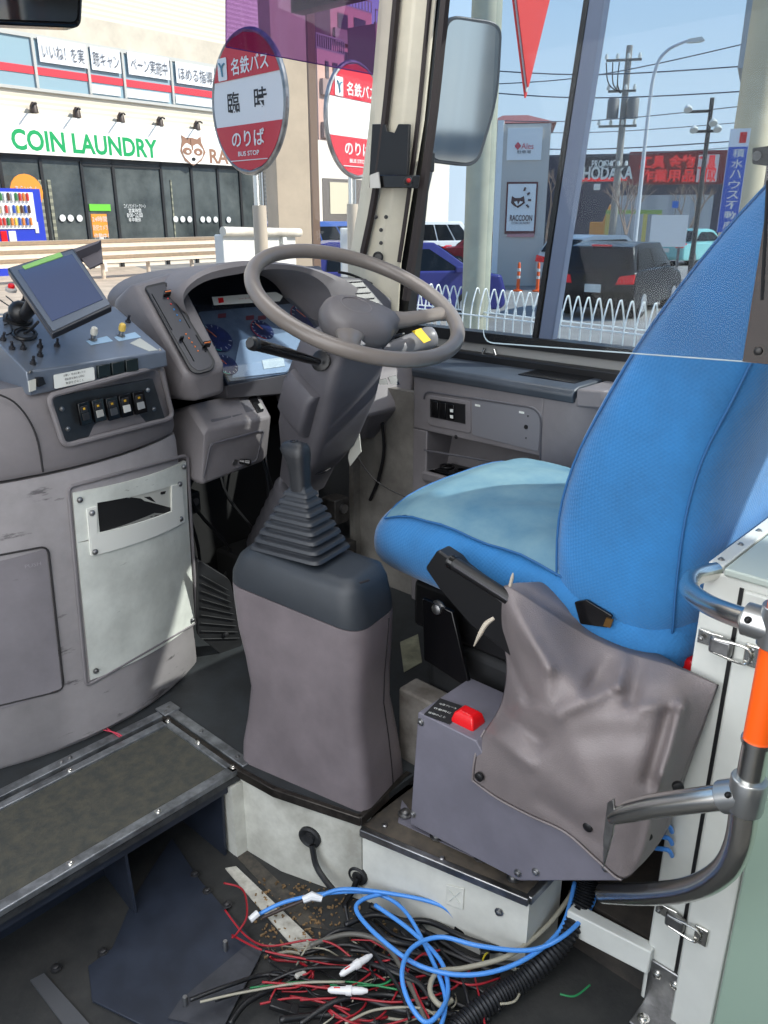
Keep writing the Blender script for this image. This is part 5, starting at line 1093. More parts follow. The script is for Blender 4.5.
# ================================================================ hanging sheets and mirrors
def sheets():
    t = thing('clear_partition', 'clear acrylic partition sheet hanging between the camera and the driver seat', 'partition', P(640, 352, x=1.0))
    m = MX(1.0)
    a = P(483, 342, x=1.0); c = P(768, 363, x=1.0); e = P(790, 365, x=1.0)
    zl = (a.z+c.z)/2-.0
    y0, y1 = a.y, P(800, 365, x=1.0).y
    poly = rounded([(y0, 1.9), (y0, a.z), (y1, c.z+(c.z-a.z)*.1), (y1, 1.9)], [0, .02, .02, 0], 6)
    b = MB(); b.loft([[Vector((x, y, z)) for y, z in poly] for x in (.9985, 1.0015)]); b.build('sheet', glass('acrylic_clear', (241, 244, 246), .006), t)
    b = MB(); yy0 = P(744, 360, x=.995).y; b.b2((.990, yy0, c.z), (.996, yy0-.05, 1.9)); b.build('edge_strip', glass('brown_film', (150, 105, 96), .03), t)
    bolt(P(759, 351, x=.992), (-1, 0, 0), .005, t, BLK); MB().tube([P(762, 300, x=.99), P(768, 180, x=.99)], .002, 5).build('edge_line', BLK, t)
    b = MB(); pts = [Vector((1.0, y, z-.0005)) for y, z in poly[1:-1]]; b.tube(pts, .0010, 6); b.build('lower_edge', mat('acrylic_edge', (150, 165, 172), .2), t)
    t = thing('visor_sheet', 'purple tinted clear sheet hanging at the top of the windscreen', 'visor', P(300, 60, y=1.97))
    m = MY(1.97); b = MB(); b.px(m, rounded([(226, -40), (392, -40), (389, 78), (226, 47)], [0, 0, 5, 1], 5), 0, .003); b.build('sheet', glass('purple_tint', (205, 178, 218), .02), t)
    b = MB(); b.tube([m(226, -30, .002), m(226, 47, .002), m(383, 76, .002), m(389, 72, .002), m(391, -30, .002)], .0016, 5); b.build('edge', mat('purple_edge', (70, 40, 90), .9, spec=0), t)
    m = MY(1.2); t = thing('interior_mirror', 'black framed interior mirror corner at the top left above the windscreen', 'mirror', m(30, 20))
    b = MB(); b.px(m, [(-60, -60), (86, -60), (82, 28), (-60, 22)], 0, .03, 9); b.build('frame', BLKG, t, bevel=.004)
    MB().px(m, [(-55, -55), (80, -55), (77, 22), (-55, 17)], .004, .002, 7).build('mirror_glass', mat('mirror', (205, 205, 205), .04, 1), t)
    # outside mirror
    c_ = P(466, 95, d=3.0); cam_ = Vector((0, 0, H)); n_ = ((cam_-c_).normalized()+Vector((.16, -1, .0)).normalized()).normalized(); u_ = n_.cross(Vector((0, 0, 1))).normalized()
    m = MPL(c_, c_+u_, c_+u_.cross(n_));  t = thing('outside_mirror', 'tall rounded outside mirror beyond the side window', 'mirror', m(460, 165))
    pl = rounded([(447, 14), (503, 22), (499, 98), (478, 168), (428, 162), (437, 90)], [14, 16, 30, 16, 10, 30], 6)
    b = MB(); b.plate([m(x, y) for x, y in pl], .05); b.build('housing', mat('housing_grey', (70, 72, 76), .4), t, bevel=.004)
    pl = rounded([(449, 18), (500, 26), (496, 98), (476, 164), (432, 159), (440, 90)], [12, 14, 28, 14, 9, 28], 6)
    MB().plate([m(x, y, .002) for x, y in pl], .001).build('mirror_glass', mat('mirror_outside', (215, 215, 210), .06, 1), t)
    b = MB(); b.tube([m(440, 100, -.05), m(434, 150, -.08), P(412, 250, x=2.05)], .012, 10, 4); b.build('arm', BLK, t)
    t = thing('dash_camera', 'small black camera box at the right edge above the backrest', 'camera', P(765, 158, x=1.5))
    m = MX(1.6); b = MB(); b.px(m, [(752, 148), (775, 145), (775, 167), (752, 164)], 0, .04, 2); b.build('body', BLK, t, bevel=.002); MB().lathe(m(757, 156, .002), (-1, -.2, 0), [(.008, 0), (.008, .004)], 14).build('lens', BLKG, t)
    MB().tube([m(768, 160, -.02), m(790, 130, -.02), m(800, 60, -.02)], .006, 8, 4).build('mount', BLK, t)
sheets()
# ================================================================ outside world
GZ = -.90
def rect(b, v, u0, z0, u1, z1, off=0, th=.05, mi=0):
    b.plate([v.w(u0, z0, off), v.w(u1, z0, off), v.w(u1, z1, off), v.w(u0, z1, off)], th, mi)
def prect(b, v, x0, y0, x1, y1, off=0, th=.05, mi=0):
    u0, z0 = v.uz(x0, y0); u1, z1 = v.uz(x1, y1); rect(b, v, u0, z0, u1, z1, off, th, mi)
def ground():
    b = MB(); b.add([(-80, -60, GZ), (160, -60, GZ), (160, 160, GZ), (-80, 160, GZ)], [(0, 1, 2, 3)])
    struct(b.build('ground', mat('asphalt', (150, 146, 140), .85, col2=(122, 119, 115), vscale=.6)))
    b = MB(); b.add([(-30, 10, GZ+.01), (4.5, 4, GZ+.01), (12, 14, GZ+.01), (24, 45, GZ+.01), (-30, 45, GZ+.01)], [(0, 1, 2, 3, 4)])
    struct(b.build('ground_pavement', mat('tan_paving', (196, 178, 156), .85, col2=(164, 148, 130), vscale=1.2)))
ground()
def laundry():
    v = VP(120, 37, R(87))
    _, zb = v.uz(120, 262); t = thing('laundromat', 'two storey cream building with green lettered white shop sign and dark glass front', 'building', v.w(0, GZ))
    SID = ribbed('siding_cream', (226, 216, 198), (206, 196, 178), 5.5)
    uL, _ = v.uz(-260, 100); uR, _ = v.uz(266, 100)
    b = MB(); rect(b, v, uL, GZ, uR, 16, 0, 2); b.build('wall', SID, t)
    _, zs1 = v.uz(0, 112); _, zs0 = v.uz(0, 153)
    s = MB(); rect(s, v, uL, zs0, uR+.2, zs1, .35, .35); sg = s.build('shop_sign', mat('sign_white', (242, 240, 232), .5, emit=(255, 255, 250), es=.12), t)
    _, zw1 = v.uz(0, 33); _, zw0 = v.uz(0, 84)
    w = MB(); rect(w, v, uL, zw0, v.uz(213, 100)[0], zw1, .05, .05); wn = w.build('window_band', mat('window_bluegrey', (150, 176, 186), .15, spec=.6), t)
    _, zr1 = v.uz(0, 62); _, zr0 = v.uz(0, 70); w = MB(); rect(w, v, uL, zr0, v.uz(213, 100)[0], zr1, .08, .03); w.build('red_stripe', mat('stripe_red', (226, 56, 70), .5), wn)
    w = MB(); rect(w, v, uL, zw0-.1, v.uz(213, 100)[0]+.2, zw0, .12, .12); rect(w, v, uL, zw1, v.uz(213, 100)[0]+.2, zw1+.14, .12, .12)
    for px in (-60, -14, 33, 86, 121, 169, 213): u = v.uz(px, 60)[0]; rect(w, v, u-.05, zw0, u+.05, zw1, .13, .13)
    w.build('frame', mat('frame_pale', (190, 190, 184), .5), wn)
    w = MB(); rect(w, v, uL, zw1+.14, uR, zw1+1.0, .10, .1); w.build('concrete_band', mat('band_beige', (206, 196, 178), .7, var=.06, vscale=.7), t)
    GRY = mat('ink_grey', (96, 98, 104), .5)
    for (x0, x1, y, body) in ((37, 84, 54, 'いいね！を実'), (89, 118, 61, '聴キャン'), (126, 167, 67, 'ペーン実施中'), (174, 212, 76, 'ほめる指導')):
        u0 = v.uz(x0, y)[0]; u1 = v.uz(x1, y)[0]; zc = v.uz((x0+x1)/2, y)[1]; w = MB(); rect(w, v, u0, zc-.38, u1, zc+.42, .16, .02); p = w.build('poster', mat('poster_white', (232, 234, 236), .5), wn)
        lettering(body, v.w((u0+u1)/2, zc, .19), v.u if v.u.dot(Vector((1, 0, 0))) > 0 else -v.u, (0, 0, 1), .5, GRY, p, width=(u1-u0)*.88)
    for x0, x1 in ((88, 119), (123, 167), (173, 211)):
        u0 = v.uz(x0, 80)[0]; u1 = v.uz(x1, 90)[0]; w = MB(); rect(w, v, u0, zw0+.06, u1, zr0-.08, .1, .02); w.build('lower_poster', MATS['poster_white'], wn)
    X = v.u if v.u.dot(Vector((1, 0, 0))) > 0 else -v.u
    u0, u1 = v.uz(5, 130)[0], v.uz(152, 145)[0]; zc = (v.uz(12, 139)[1]+v.uz(150, 150)[1])/2
    lettering('COIN LAUNDRY', v.w((u0+u1)/2, zc, .356), X, (0, 0, 1), .72, mat('sign_green', (0, 150, 84), .5, emit=(0, 160, 90), es=.15), sg, width=abs(u1-u0), bold=.03, ext=.02, label='bold green lettering COIN LAUNDRY')
    BR = mat('sign_brown', (150, 112, 90), .5)
    u0, u1 = v.uz(204, 150)[0], v.uz(275, 165)[0]; zc2 = v.uz(215, 157)[1]
    lettering('RACCOON', v.w((u0+u1)/2, zc2, .356), X, (0, 0, 1), .6, BR, sg, width=abs(u1-u0), bold=.03)
    uc = v.uz(187, 152)[0]; zc = v.uz(187, 152)[1]
    def blob(pts, off, m, nm):
        b = MB(); b.plate([v.w(uc+x*(1 if X.dot(v.u) > 0 else -1), zc+y, off) for x, y in pts], .02); return b.build(nm, m, sg)
    el = lambda cx, cy, a, c, n=16: [(cx+a*math.cos(2*math.pi*k/n), cy+c*math.sin(2*math.pi*k/n)) for k in range(n)]
    blob([(-.62, .0), (-.5, .42), (-.52, .62), (-.3, .52), (0, .55), (.3, .50), (.5, .62), (.52, .38), (.72, .0), (.45, -.35), (0, -.56), (-.42, -.38)], .38, BR, 'animal_head_mark')
    CR = MATS['sign_white']
    blob(rounded([(-.56, .1), (-.3, .34), (0, .2), (.3, .34), (.6, .08), (.5, -.22), (.1, -.5), (-.1, -.5), (-.46, -.22)], .1), .39, CR, 'face_mark'); blob(el(-.28, -.0, .24, .15), .40, BR, 'mask_mark'); blob(el(.3, -.0, .24, .15), .40, BR, 'mask_mark'); blob([(-.07, .5), (.07, .5), (.03, .05), (-.03, .05)], .40, BR, 'nose_line')
    for x in (-.26, .28): blob(el(x, -.02, .08, .06), .415, CR, 'eye_mark')
    blob(el(.02, -.3, .1, .07), .42, INK, 'nose_mark')
    # glazing
    ug0, ug1 = v.uz(4, 200)[0], v.uz(262, 200)[0]
    _, zg1 = v.uz(0, 153); w = MB(); rect(w, v, ug0, GZ+.2, ug1, zg1-.05, .06, .06); gl = w.build('glass_front', mat('shop_glass', (92, 98, 96), .12, col2=(52, 58, 58), vscale=.5), t)
    w = MB()
    for px in (4, 44, 84, 115, 162, 192, 218, 240, 262): u = v.uz(px, 200)[0]; rect(w, v, u-.06, GZ, u+.06, zg1, .12, .1)
    rect(w, v, ug0, zg1-.15, ug1, zg1, .12, .1); u0, u1 = v.uz(84, 200)[0], v.uz(162, 200)[0]; rect(w, v, u0, v.uz(84, 163)[1]-.1, u1, v.uz(84, 163)[1], .12, .1)
    w.build('frame', mat('frame_dark', (58, 58, 58), .4, .5), gl)
    DOT = mat('dot_white', (226, 228, 226), .5)
    for px in (61, 69, 78, 174, 181, 188, 201, 207, 214, 227):
        u, z = v.uz(px, 218+ (px-60)*.01); b = MB(); b.plate([v.w(u+.13*math.cos(a), z+.13*math.sin(a), .13) for a in [k*math.pi/6 for k in range(12)]], .01); b.build('glass_dot', DOT, gl)
    for px0, px1 in ((49, 54), (170, 174), (42, 45)):
        w = MB(); prect(w, v, px0, 180, px1, 240, .1, .05); w.build('brick_strip', ribbed('brick_pale', (150, 150, 128), (110, 112, 98), 4), t)
    for k, s_ in enumerate(('コインランドリー クリーン', '営業時間', '8:00−22:00', '年中無休')):
        u, z = v.uz(133, 206+k*4.6); lettering(s_, v.w(u, z, .14), X, (0, 0, 1), .17, DOT, gl, width=[1.05, .6, .75, .6][k])
    for px, py in ((30, 112), (73, 117), (117, 122), (156, 126), (193, 130)):
        u, z = v.uz(px, py-5); t2 = thing('sign_lamp', {30: 'leftmost', 73: 'second from left', 117: 'middle', 156: 'fourth from left', 193: 'rightmost'}[px]+' gooseneck spot lamp over the white shop sign', 'lamp', v.w(u, z, .2), 'gooseneck lamps over the shop sign')
        b = MB(); b.tube([v.w(u, z-.1, .0), v.w(u, z+.1, .4), v.w(u-.3*(1 if X.dot(v.u) > 0 else -1), z+.0, 1.0)], .035, 6, 4); b.build('arm', BLK, t2)
        b = MB(); b.lathe(v.w(u, z+.15, .25), (0, 0, -1), [(.05, 0), (.13, .12), (.16, .36), (.1, .38)], 10); b.build('lamp_head', mat('lamp_bronze', (70, 58, 50), .5), t2)
        b = MB(); b.lathe(v.w(u+.18, z-1.3, .39), v.n, [(.01, 0), (.14, .01)], 10)
    # vending machine
    v2 = v.sh(1.6); u0, u1 = v2.uz(-22, 200)[0], v2.uz(41, 200)[0]; z1 = v2.uz(0, 188)[1]
    t = thing('vending_machine', 'blue vending machine with rows of drinks in front of the shop', 'vending machine', v2.w((u0+u1)/2, GZ))
    b = MB(); rect(b, v2, u0, GZ, u1, z1, .0, .8); b.build('cabinet', mat('vending_blue', (40, 62, 186), .4), t)
    ud = v2.uz(33, 200)[0]; b = MB(); rect(b, v2, u0+.1, v2.uz(10, 229)[1], ud, z1-.12, .04, .05); ds = b.build('display', mat('display_white', (222, 226, 228), .4, emit=(255, 255, 255), es=.15), t)
    rnd = random.Random(2); cols = [(200, 60, 50), (230, 200, 80), (60, 120, 70), (90, 60, 40), (220, 220, 220), (60, 90, 180), (220, 130, 60)]
    zz = v2.uz(10, 229)[1]; hh = (z1-.12-zz)/3
    for r_ in range(3):
        n = 12
        for k in range(n):
            uu = u0+.2+(ud-u0-.3)*k/n; c = rnd.choice(cols); b = MB(); b.lathe(v2.w(uu, zz+r_*hh+.12, .09), (0, 0, 1), [(.05, 0), (.05, hh*.55), (.03, hh*.65)], 8); b.build('drink', mat('drink_%d_%d_%d' % c, c, .4), ds)
    b = MB(); prect(b, v2, 0, 231, 8, 243, .03, .03); b.build('red_panel', RED, t); b = MB(); prect(b, v2, 8, 231, 17, 243, .03, .03); b.build('white_panel', STICK, t); b = MB(); prect(b, v2, 34, 222, 39, 233, .03, .03); b.build('coin_panel', STICK, t)
    v3_ = v.sh(.7); t = thing('round_sign', 'round orange sign behind the blue vending machine', 'sign', v3_.w(v3_.uz(27, 200)[0], GZ)); u, z = v3_.uz(27, 192)
    b = MB(); b.plate([v3_.w(u+.62*math.cos(a), z+.62*math.sin(a)) for a in [k*math.pi/10 for k in range(20)]], .05); d = b.build('disc', mat('sign_orange', (240, 150, 50), .5), t); b = MB(); b.tube([v3_.w(u, GZ, -.1), v3_.w(u, z, -.1)], .04, 6); b.build('post', STEEL, t)
    lettering('あらいもん', v3_.w(u, z+.1, .02), X, (0, 0, 1), .2, STICK, d, width=.9)
    v4 = v.sh(2.2); u0, z1 = v4.uz(91, 214); u1, z0 = v4.uz(109, 237); t = thing('standing_sign', 'orange standing sign with white writing outside the shop door', 'sign', v4.w((u0+u1)/2, GZ))
    b = MB(); rect(b, v4, u0, z0, u1, z1, 0, .05); d = b.build('board', mat('sign_orange', (240, 150, 50), .5), t); b = MB(); rect(b, v4, (u0+u1)/2-.1, GZ, (u0+u1)/2+.1, z0, 0, .05); b.build('stand', STICK, t)
    for k, s_ in enumerate(('24時間', '防犯カメラ', '作動中！')): lettering(s_, v4.w((u0+u1)/2, z1-.18-k*.3, .02), X, (0, 0, 1), .2, STICK, d, width=.62)
    b = MB(); prect(b, v.sh(.1), 89, 204, 111, 211, 0, .05); b.build('green_banner', mat('banner_green', (110, 200, 60), .5), gl)
laundry()
def guardrail():
    v = VP(110, 30, R(86)); t = thing('guard_rail', 'beige corrugated roadside guard rail in front of the laundromat', 'guard rail', v.w(0, GZ))
    u0, u1 = v.uz(-60, 250)[0], v.uz(232, 250)[0]; X = 1
    z1, z0 = v.uz(110, 239)[1], v.uz(110, 263)[1]; h_ = (z1-z0)
    b = MB(); prof = []
    for k in range(25): f = k/24; prof.append((z1-h_*f, .07*math.cos(f*math.pi*6)))
    b.loft([[v.w(u, z, o) for z, o in prof]+[v.w(u, z, -.12) for z, o in reversed(prof)] for u in (u0, u1)]); b.build('beam', mat('rail_beige', (214, 196, 174), .5, var=.03), t, ang=60)
    for px in (20, 62, 104, 150, 194):
        u = v.uz(px, 250)[0]; b = MB(); b.tube([v.w(u, GZ, -.2), v.w(u, z1-.1, -.2)], .07, 8); b.build('post', MATS['rail_beige'], t)
guardrail()
def bus_stops():
    RDs = mat('sign_red', (206, 40, 56), .45); WHs = mat('sign_face_white', (232, 232, 230), .45)
    def sign(px, py, dist, az, r_, lab, l2, bright):
        v = VP(px, dist, R(az)); u, z = v.uz(px, py); X = v.u if v.u.dot(Vector((rx, ry, 0))) > 0 else -v.u; sg = 1 if X.dot(v.u) > 0 else -1
        t = thing('bus_stop_sign', lab, 'bus stop sign', v.w(u, GZ)); c = v.w(u, z)
        W_ = lambda x, y, off=0: c+X*x+Vector((0, 0, y))+v.n*off
        n = 48; b = MB(); b.plate([W_(r_*1.0*math.cos(2*math.pi*k/n), r_*math.sin(2*math.pi*k/n)) for k in range(n)], .02); b.build('disc', WHs, t)
        b = MB(); b.tube([W_(r_*math.cos(2*math.pi*k/n), r_*math.sin(2*math.pi*k/n), -.008) for k in range(n)], .012, 8, closed=True); b.build('rim', STEEL, t)
        def seg(y0, y1, nm):
            pts = []; rr = r_*.975
            for k in range(13): y = y0+(y1-y0)*k/12; pts.append((math.sqrt(max(rr*rr-y*y, 0)), y))
            for k in range(12, -1, -1): y = y0+(y1-y0)*k/12; pts.append((-math.sqrt(max(rr*rr-y*y, 0)), y))
            b = MB(); b.plate([W_(x, y, .003) for x, y in pts], .002); return b.build(nm, RDs, t)
        top = seg(r_*.36, r_*.975, 'red_band'); bot = seg(-r_*.975, -r_*.30, 'red_band')
        lettering('名鉄バス', W_(r_*.14, r_*.53, .0052), X, (0, 0, 1), r_*.24, WHs, top, width=r_*1.02, bold=.015)
        b = MB(); b.plate([W_(-r_*.62+x*r_*.13, r_*.53+y*r_*.16, .006) for x, y in rounded([(-1, -1), (1, -1), (1, 1), (-1, 1)], .2)], .001); e = b.build('emblem', WHs, top)
        for q in ([(-.6, .6), (-.1, .1), (.1, -.7)], [(.7, .5), (.2, .3), (-.1, -.2)]): MB().tube([W_(-r_*.62+x*r_*.12, r_*.53+y*r_*.15, .009) for x, y in q], r_*.015, 5, 4).build('bird_stroke', mat('emblem_blue', (90, 140, 160), .5), e)
        lettering('のりば', W_(0, -r_*.50, .006), X, (0, 0, 1), r_*.24, WHs, bot, width=r_*.92, bold=.015)
        lettering('BUS STOP', W_(0, -r_*.72, .006), X, (0, 0, 1), r_*.07, WHs, bot, width=r_*.6, bold=.02)
        b = MB(); b.tube([W_(-r_*.52, -r_*.82, .006), W_(r_*.52, -r_*.82, .006)], r_*.008, 5); b.build('white_line', WHs, bot)
        if l2: lettering('臨　時', W_(0, r_*.04, .0012), X, (0, 0, 1), r_*.3, INK, t, width=r_*1.1, bold=.012)
        b = MB(); b.tube([W_(0, -r_*.9, -.035), Vector((c.x, c.y, z-r_*1.55))+v.n*-.035], .022, 12); b.build('steel_post', CHROME, t); b = MB(); b.tube([Vector((c.x, c.y, z-r_*1.5))+v.n*-.035, Vector((c.x, c.y, GZ))+v.n*-.035], .03, 12); b.build('beige_post', mat('post_beige', (190, 178, 160), .5), t)
    sign(247, 103, 3.75, 4.7, .262, 'round red and white bus stop sign with two black characters standing in shade', True, 0)
    sign(357, 121, 4.6, 79, .268, 'second round red and white bus stop sign, sunlit and half hidden by the pillar', False, 1)
    v = VP(258, 4.3, R(80)); u0, z1 = v.uz(221, 228); u1, z0 = v.uz(299, 262)
    t = thing('stop_stand', 'white metal stand with rounded top bar at the foot of the bus stop sign', 'stand', v.w((u0+u1)/2, GZ))
    b = MB(); rect(b, v, u0+.01, GZ, u1-.02, z1-.03, 0, .06); b.build('body', mat('stand_white', (226, 224, 216), .5), t, bevel=.006); b = MB(); b.tube([v.w(u0-.0, z1-.015, .01), v.w(u1+.0, z1-.03, .01)], .022, 12); b.build('top_bar', mat('stand_cream', (214, 206, 190), .5, var=.1, vscale=6), t)
    b = MB(); u, z = v.uz(282, 240); rect(b, v, u-.015, z-.02, u+.015, z+.015, .02, .02); b.build('catch', STICK, t)
    v = VP(350, 6, None); b = MB(); u0, z1 = v.uz(340, 228); u1 = v.uz(358, 262)[0]; rect(b, v, u0, GZ, u1, z1, 0, .1); tag(b.build('white_board', MATS['stand_white'], bevel=.01), 'white board low beside the windscreen pillar, left of the steering wheel top', 'board')
bus_stops()
def left_mid():
    # concrete pillar and steel post
    v = VP(285, 13, None); w = lambda px, py: v.uz(px, py)
    CT = mat('concrete_warm', (198, 180, 156), .8, var=.05, vscale=1); CD = mat('concrete_shade', (112, 100, 94), .8)
    u0, u1 = w(267, 100)[0], w(302, 100)[0]; c = v.w((u0+u1)/2, GZ)
    t = thing('viaduct_pillar', 'tall square beige concrete pillar behind the bus stop signs', 'pillar', c)
    M = Matrix.Rotation(R(-22), 3, 'Z'); b = MB(); b.box(Vector((c.x, c.y, 6)), (.52, .52, 14), M); b.build('shaft', CT, t, bevel=.01)
    v2 = VP(315, 15, None); c = v2.w(0, GZ); b = MB(); b.box(Vector((c.x, c.y, 3.8)), (.13, .13, 9.4), M); tag(b.build('steel_post', mat('post_bronze', (126, 104, 88), .5))  , 'slim brown steel post right of the concrete pillar', 'post')
    v2 = VP(311, 17, None); c = v2.w(0, GZ); b = MB(); b.box(Vector((c.x, c.y, 3.8)), (.30, .2, 9.4), M); b2_ = b.build('dark_post', mat('post_dark', (70, 64, 62), .5)); tag(b2_, 'broad dark steel post just left of the slim brown post', 'post')
    # white walled building right of pillar
    v = VP(350, 44, R(86)); t = thing('white_shop', 'low white walled shop seen between the pillar and the second bus stop sign', 'building', v.w(0, GZ))
    u0, u1 = v.uz(296, 150)[0], v.uz(450, 150)[0]; b = MB(); rect(b, v, u0, GZ, u1, v.uz(350, 143)[1], 0, .3); b.build('wall', mat('shop_white', (228, 218, 204), .6), t)
    b = MB(); prect(b, v, 322, 178, 420, 232, .03, .03); b.build('glass_front', mat('shop_window', (110, 104, 98), .2), t)
    b = MB(); prect(b, v, 329, 182, 352, 214, .06, .03); b.build('blind', mat('blind_cream', (206, 196, 170), .6), t)
    # apartments behind
    for (x0, x1, y1, d, az, c, lab) in ((318, 345, 52, 70, 80, (196, 160, 146), 'low tan apartment block with roof railings behind the white shop'), (332, 372, 8, 85, 84, (198, 150, 138), 'taller pinkish apartment block with stepped roof at the top of the windscreen'), (376, 420, 30, 78, 84, (170, 128, 122), 'brown apartment block beside the windscreen pillar')):
        v = VP((x0+x1)/2, d, R(az)); u0, u1 = v.uz(x0, 100)[0], v.uz(x1, 100)[0]; z1 = v.uz((x0+x1)/2, y1)[1]
        t = thing('apartment_block', lab, 'building', v.w((u0+u1)/2, GZ)); b = MB(); rect(b, v, u0, GZ, u1, z1, 0, 3); b.build('wall', mat('wall_%d' % c[0], c, .8), t)
        n = 5
        for k in range(n):
            z = z1-2.5-k*3; b = MB(); rect(b, v, u0+.3, z-.6, u1-.3, z+.5, .3, .3); b.build('balcony', mat('balcony_grey', (150, 128, 122), .7), t)
            b = MB(); rect(b, v, u0+1, z+.6, u0+(u1-u0)*.4, z+1.8, .05, .05); b.build('window', mat('window_dark', (84, 76, 80), .3), t)
            b = MB(); rect(b, v, u0+(u1-u0)*.55, z+.6, u1-1, z+1.8, .05, .05); b.build('window', MATS['window_dark'], t)
        b = MB(); rect(b, v, u0, z1, u1, z1+.12, .0, .2); 
        for k in range(14): u = u0+(u1-u0)*k/13; rect(b, v, u-.04, z1, u+.04, z1+1.0, 0, .06)
        rect(b, v, u0, z1+.95, u1, z1+1.05, 0, .06); b.build('roof_railing', mat('railing_grey', (150, 140, 140), .5), t)
left_mid()
# ---------------------------------------------------------------- vehicles
def vehicle(kind, name, lab, cat, px, py, heading, paint, L=4.0, Hh=1.5, W=1.7, group=None, dist=None):
    if dist: a = AZ+math.atan((px-384)/853.0); o = Vector((math.sin(a)*dist, math.cos(a)*dist, GZ))
    else: o = P(px, py, z=GZ)
    t = thing(name, lab, cat, o, group); f = Vector((math.sin(R(heading)), math.cos(R(heading)), 0)); s = Vector((f.y, -f.x, 0))
    Wd = lambda x, y, z: o+f*x+s*y+Vector((0, 0, z))      # x forward, y side
    PT = mat(name+'_paint_%d' % paint[0], paint, .22, spec=.35)
    h2 = L/2
    if kind == 'hatch': low = [(-h2, .35), (-h2-.02, .6), (-h2+.06, .95), (-h2+.25, 1.0), (h2*.45, .98), (h2*.9, .8), (h2, .6), (h2, .3)]; cab = [(-h2+.08, .95), (-h2+.35, Hh-.08), (-h2+.9, Hh), (.35, Hh-.03), (h2*.52, .97)]
    elif kind == 'van': low = [(-h2, .3), (-h2, 1.0), (h2*.62, 1.0), (h2*.95, .9), (h2, .6), (h2, .3)]; cab = [(-h2+.02, .98), (-h2+.12, Hh-.06), (-h2+.4, Hh), (h2*.25, Hh-.02), (h2*.66, .98)]
    else: low = [(-h2, .35), (-h2, .85), (-h2+.7, .92), (h2*.4, .9), (h2*.95, .75), (h2, .5), (h2, .3)]; cab = [(-h2+.6, .9), (-h2+1.2, Hh-.05), (-.2, Hh), (.3, Hh-.06), (h2*.5, .9)]
    def prism(pr, w0, w1, zlo, zhi):
        def ww(z): return w0+(w1-w0)*max(0, min(1, (z-zlo)/(zhi-zlo)))
        return [[Wd(x, sg*ww(z)/2*k, z) for x, z in pr] for sg, k in ((-1, .94), (-1, 1), (1, 1), (1, .94))]
    pr = low+[(h2-.1, .22), (-h2+.1, .22)]
    b = MB(); secs = []
    for y, k in ((-W/2, .96), (-W/2+.06, 1), (W/2-.06, 1), (W/2, .96)): secs.append([Wd(x*k, y, .22+(z-.22)*(.985 if k < 1 else 1)) for x, z in pr])
    b.loft(secs); b.build('body', PT, t, bevel=.09, seg=4)
    cp = cab+[(cab[-1][0], cab[-1][1]-.05), (cab[0][0], cab[0][1]-.05)]
    b = MB(); zl = .95; secs = []
    for sg in (-1, 1):
        secs.append([Wd(x, sg*(W/2-.05-.16*max(0, (z-zl)/(Hh-zl))), z) for x, z in cp])
    b.loft(secs); cb = b.build('cabin', PT, t, bevel=.09, seg=4)
    GL = mat('car_glass', (14, 16, 19), .12, spec=.3)
    # side windows, rear and front glass
    for sg in (-1, 1):
        x0, x1, x2, x3 = cab[0][0]+.25, cab[1][0]+.22, cab[-2][0]-.08, cab[-1][0]-.25
        n = 2 if kind != 'van' else 3
        for k in range(n):
            a, c = k/n+.012, (k+1)/n-.012; lo = lambda q: x0+(x3-x0)*q; hi = lambda q: x1+(x2-x1)*q; zz = Hh-.14
            yl = W/2-.05+.008; yh = W/2-.05-.16*(zz-zl)/(Hh-zl)+.008
            b = MB(); pts = [Wd(lo(a), sg*yl, 1.0), Wd(lo(c), sg*yl, 1.0), Wd(hi(c), sg*yh, zz), Wd(hi(a), sg*yh, zz)]; b.add(pts+[q-s*sg*.01 for q in pts], [(0, 1, 2, 3), (7, 6, 5, 4), (0, 4, 5, 1), (1, 5, 6, 2), (2, 6, 7, 3), (3, 7, 4, 0)]); b.build('side_window', GL, t)
    for (a, c, nm) in ((cab[0], cab[1], 'rear_window'), (cab[-1], cab[-2], 'windscreen')):
        sgn = -1 if nm == 'rear_window' else 1; b = MB(); y0, y1 = W/2-.14, W/2-.27; p = []
        A = (a[0]+(c[0]-a[0])*.12, a[1]+(c[1]-a[1])*.12); C = (a[0]+(c[0]-a[0])*.9, a[1]+(c[1]-a[1])*.9)
        pts = [Wd(A[0]+sgn*.03, -y0, A[1]+.01), Wd(A[0]+sgn*.03, y0, A[1]+.01), Wd(C[0]+sgn*.03, y1, C[1]+.01), Wd(C[0]+sgn*.03, -y1, C[1]+.01)]
        b.add(pts+[q-f*sgn*.03 for q in pts], [(0, 1, 2, 3), (7, 6, 5, 4), (0, 4, 5, 1), (1, 5, 6, 2), (2, 6, 7, 3), (3, 7, 4, 0)]); b.build(nm, GL, t)
    for x in (-h2+.75, h2-.8):
        for sg in (-1, 1):
            b = MB(); b.lathe(Wd(x, sg*(W/2-.2), .31), s*sg, [(.31, 0), (.31, .17), (.28, .2), (.2, .21)], 20); w_ = b.build('wheel', RUB, t); b = MB(); b.lathe(Wd(x, sg*(W/2-.03), .31), s*sg, [(.2, 0), (.19, .055), (.05, .045)], 12); b.build('hubcap', mat('hub_silver', (180, 182, 184), .3, .6), w_)
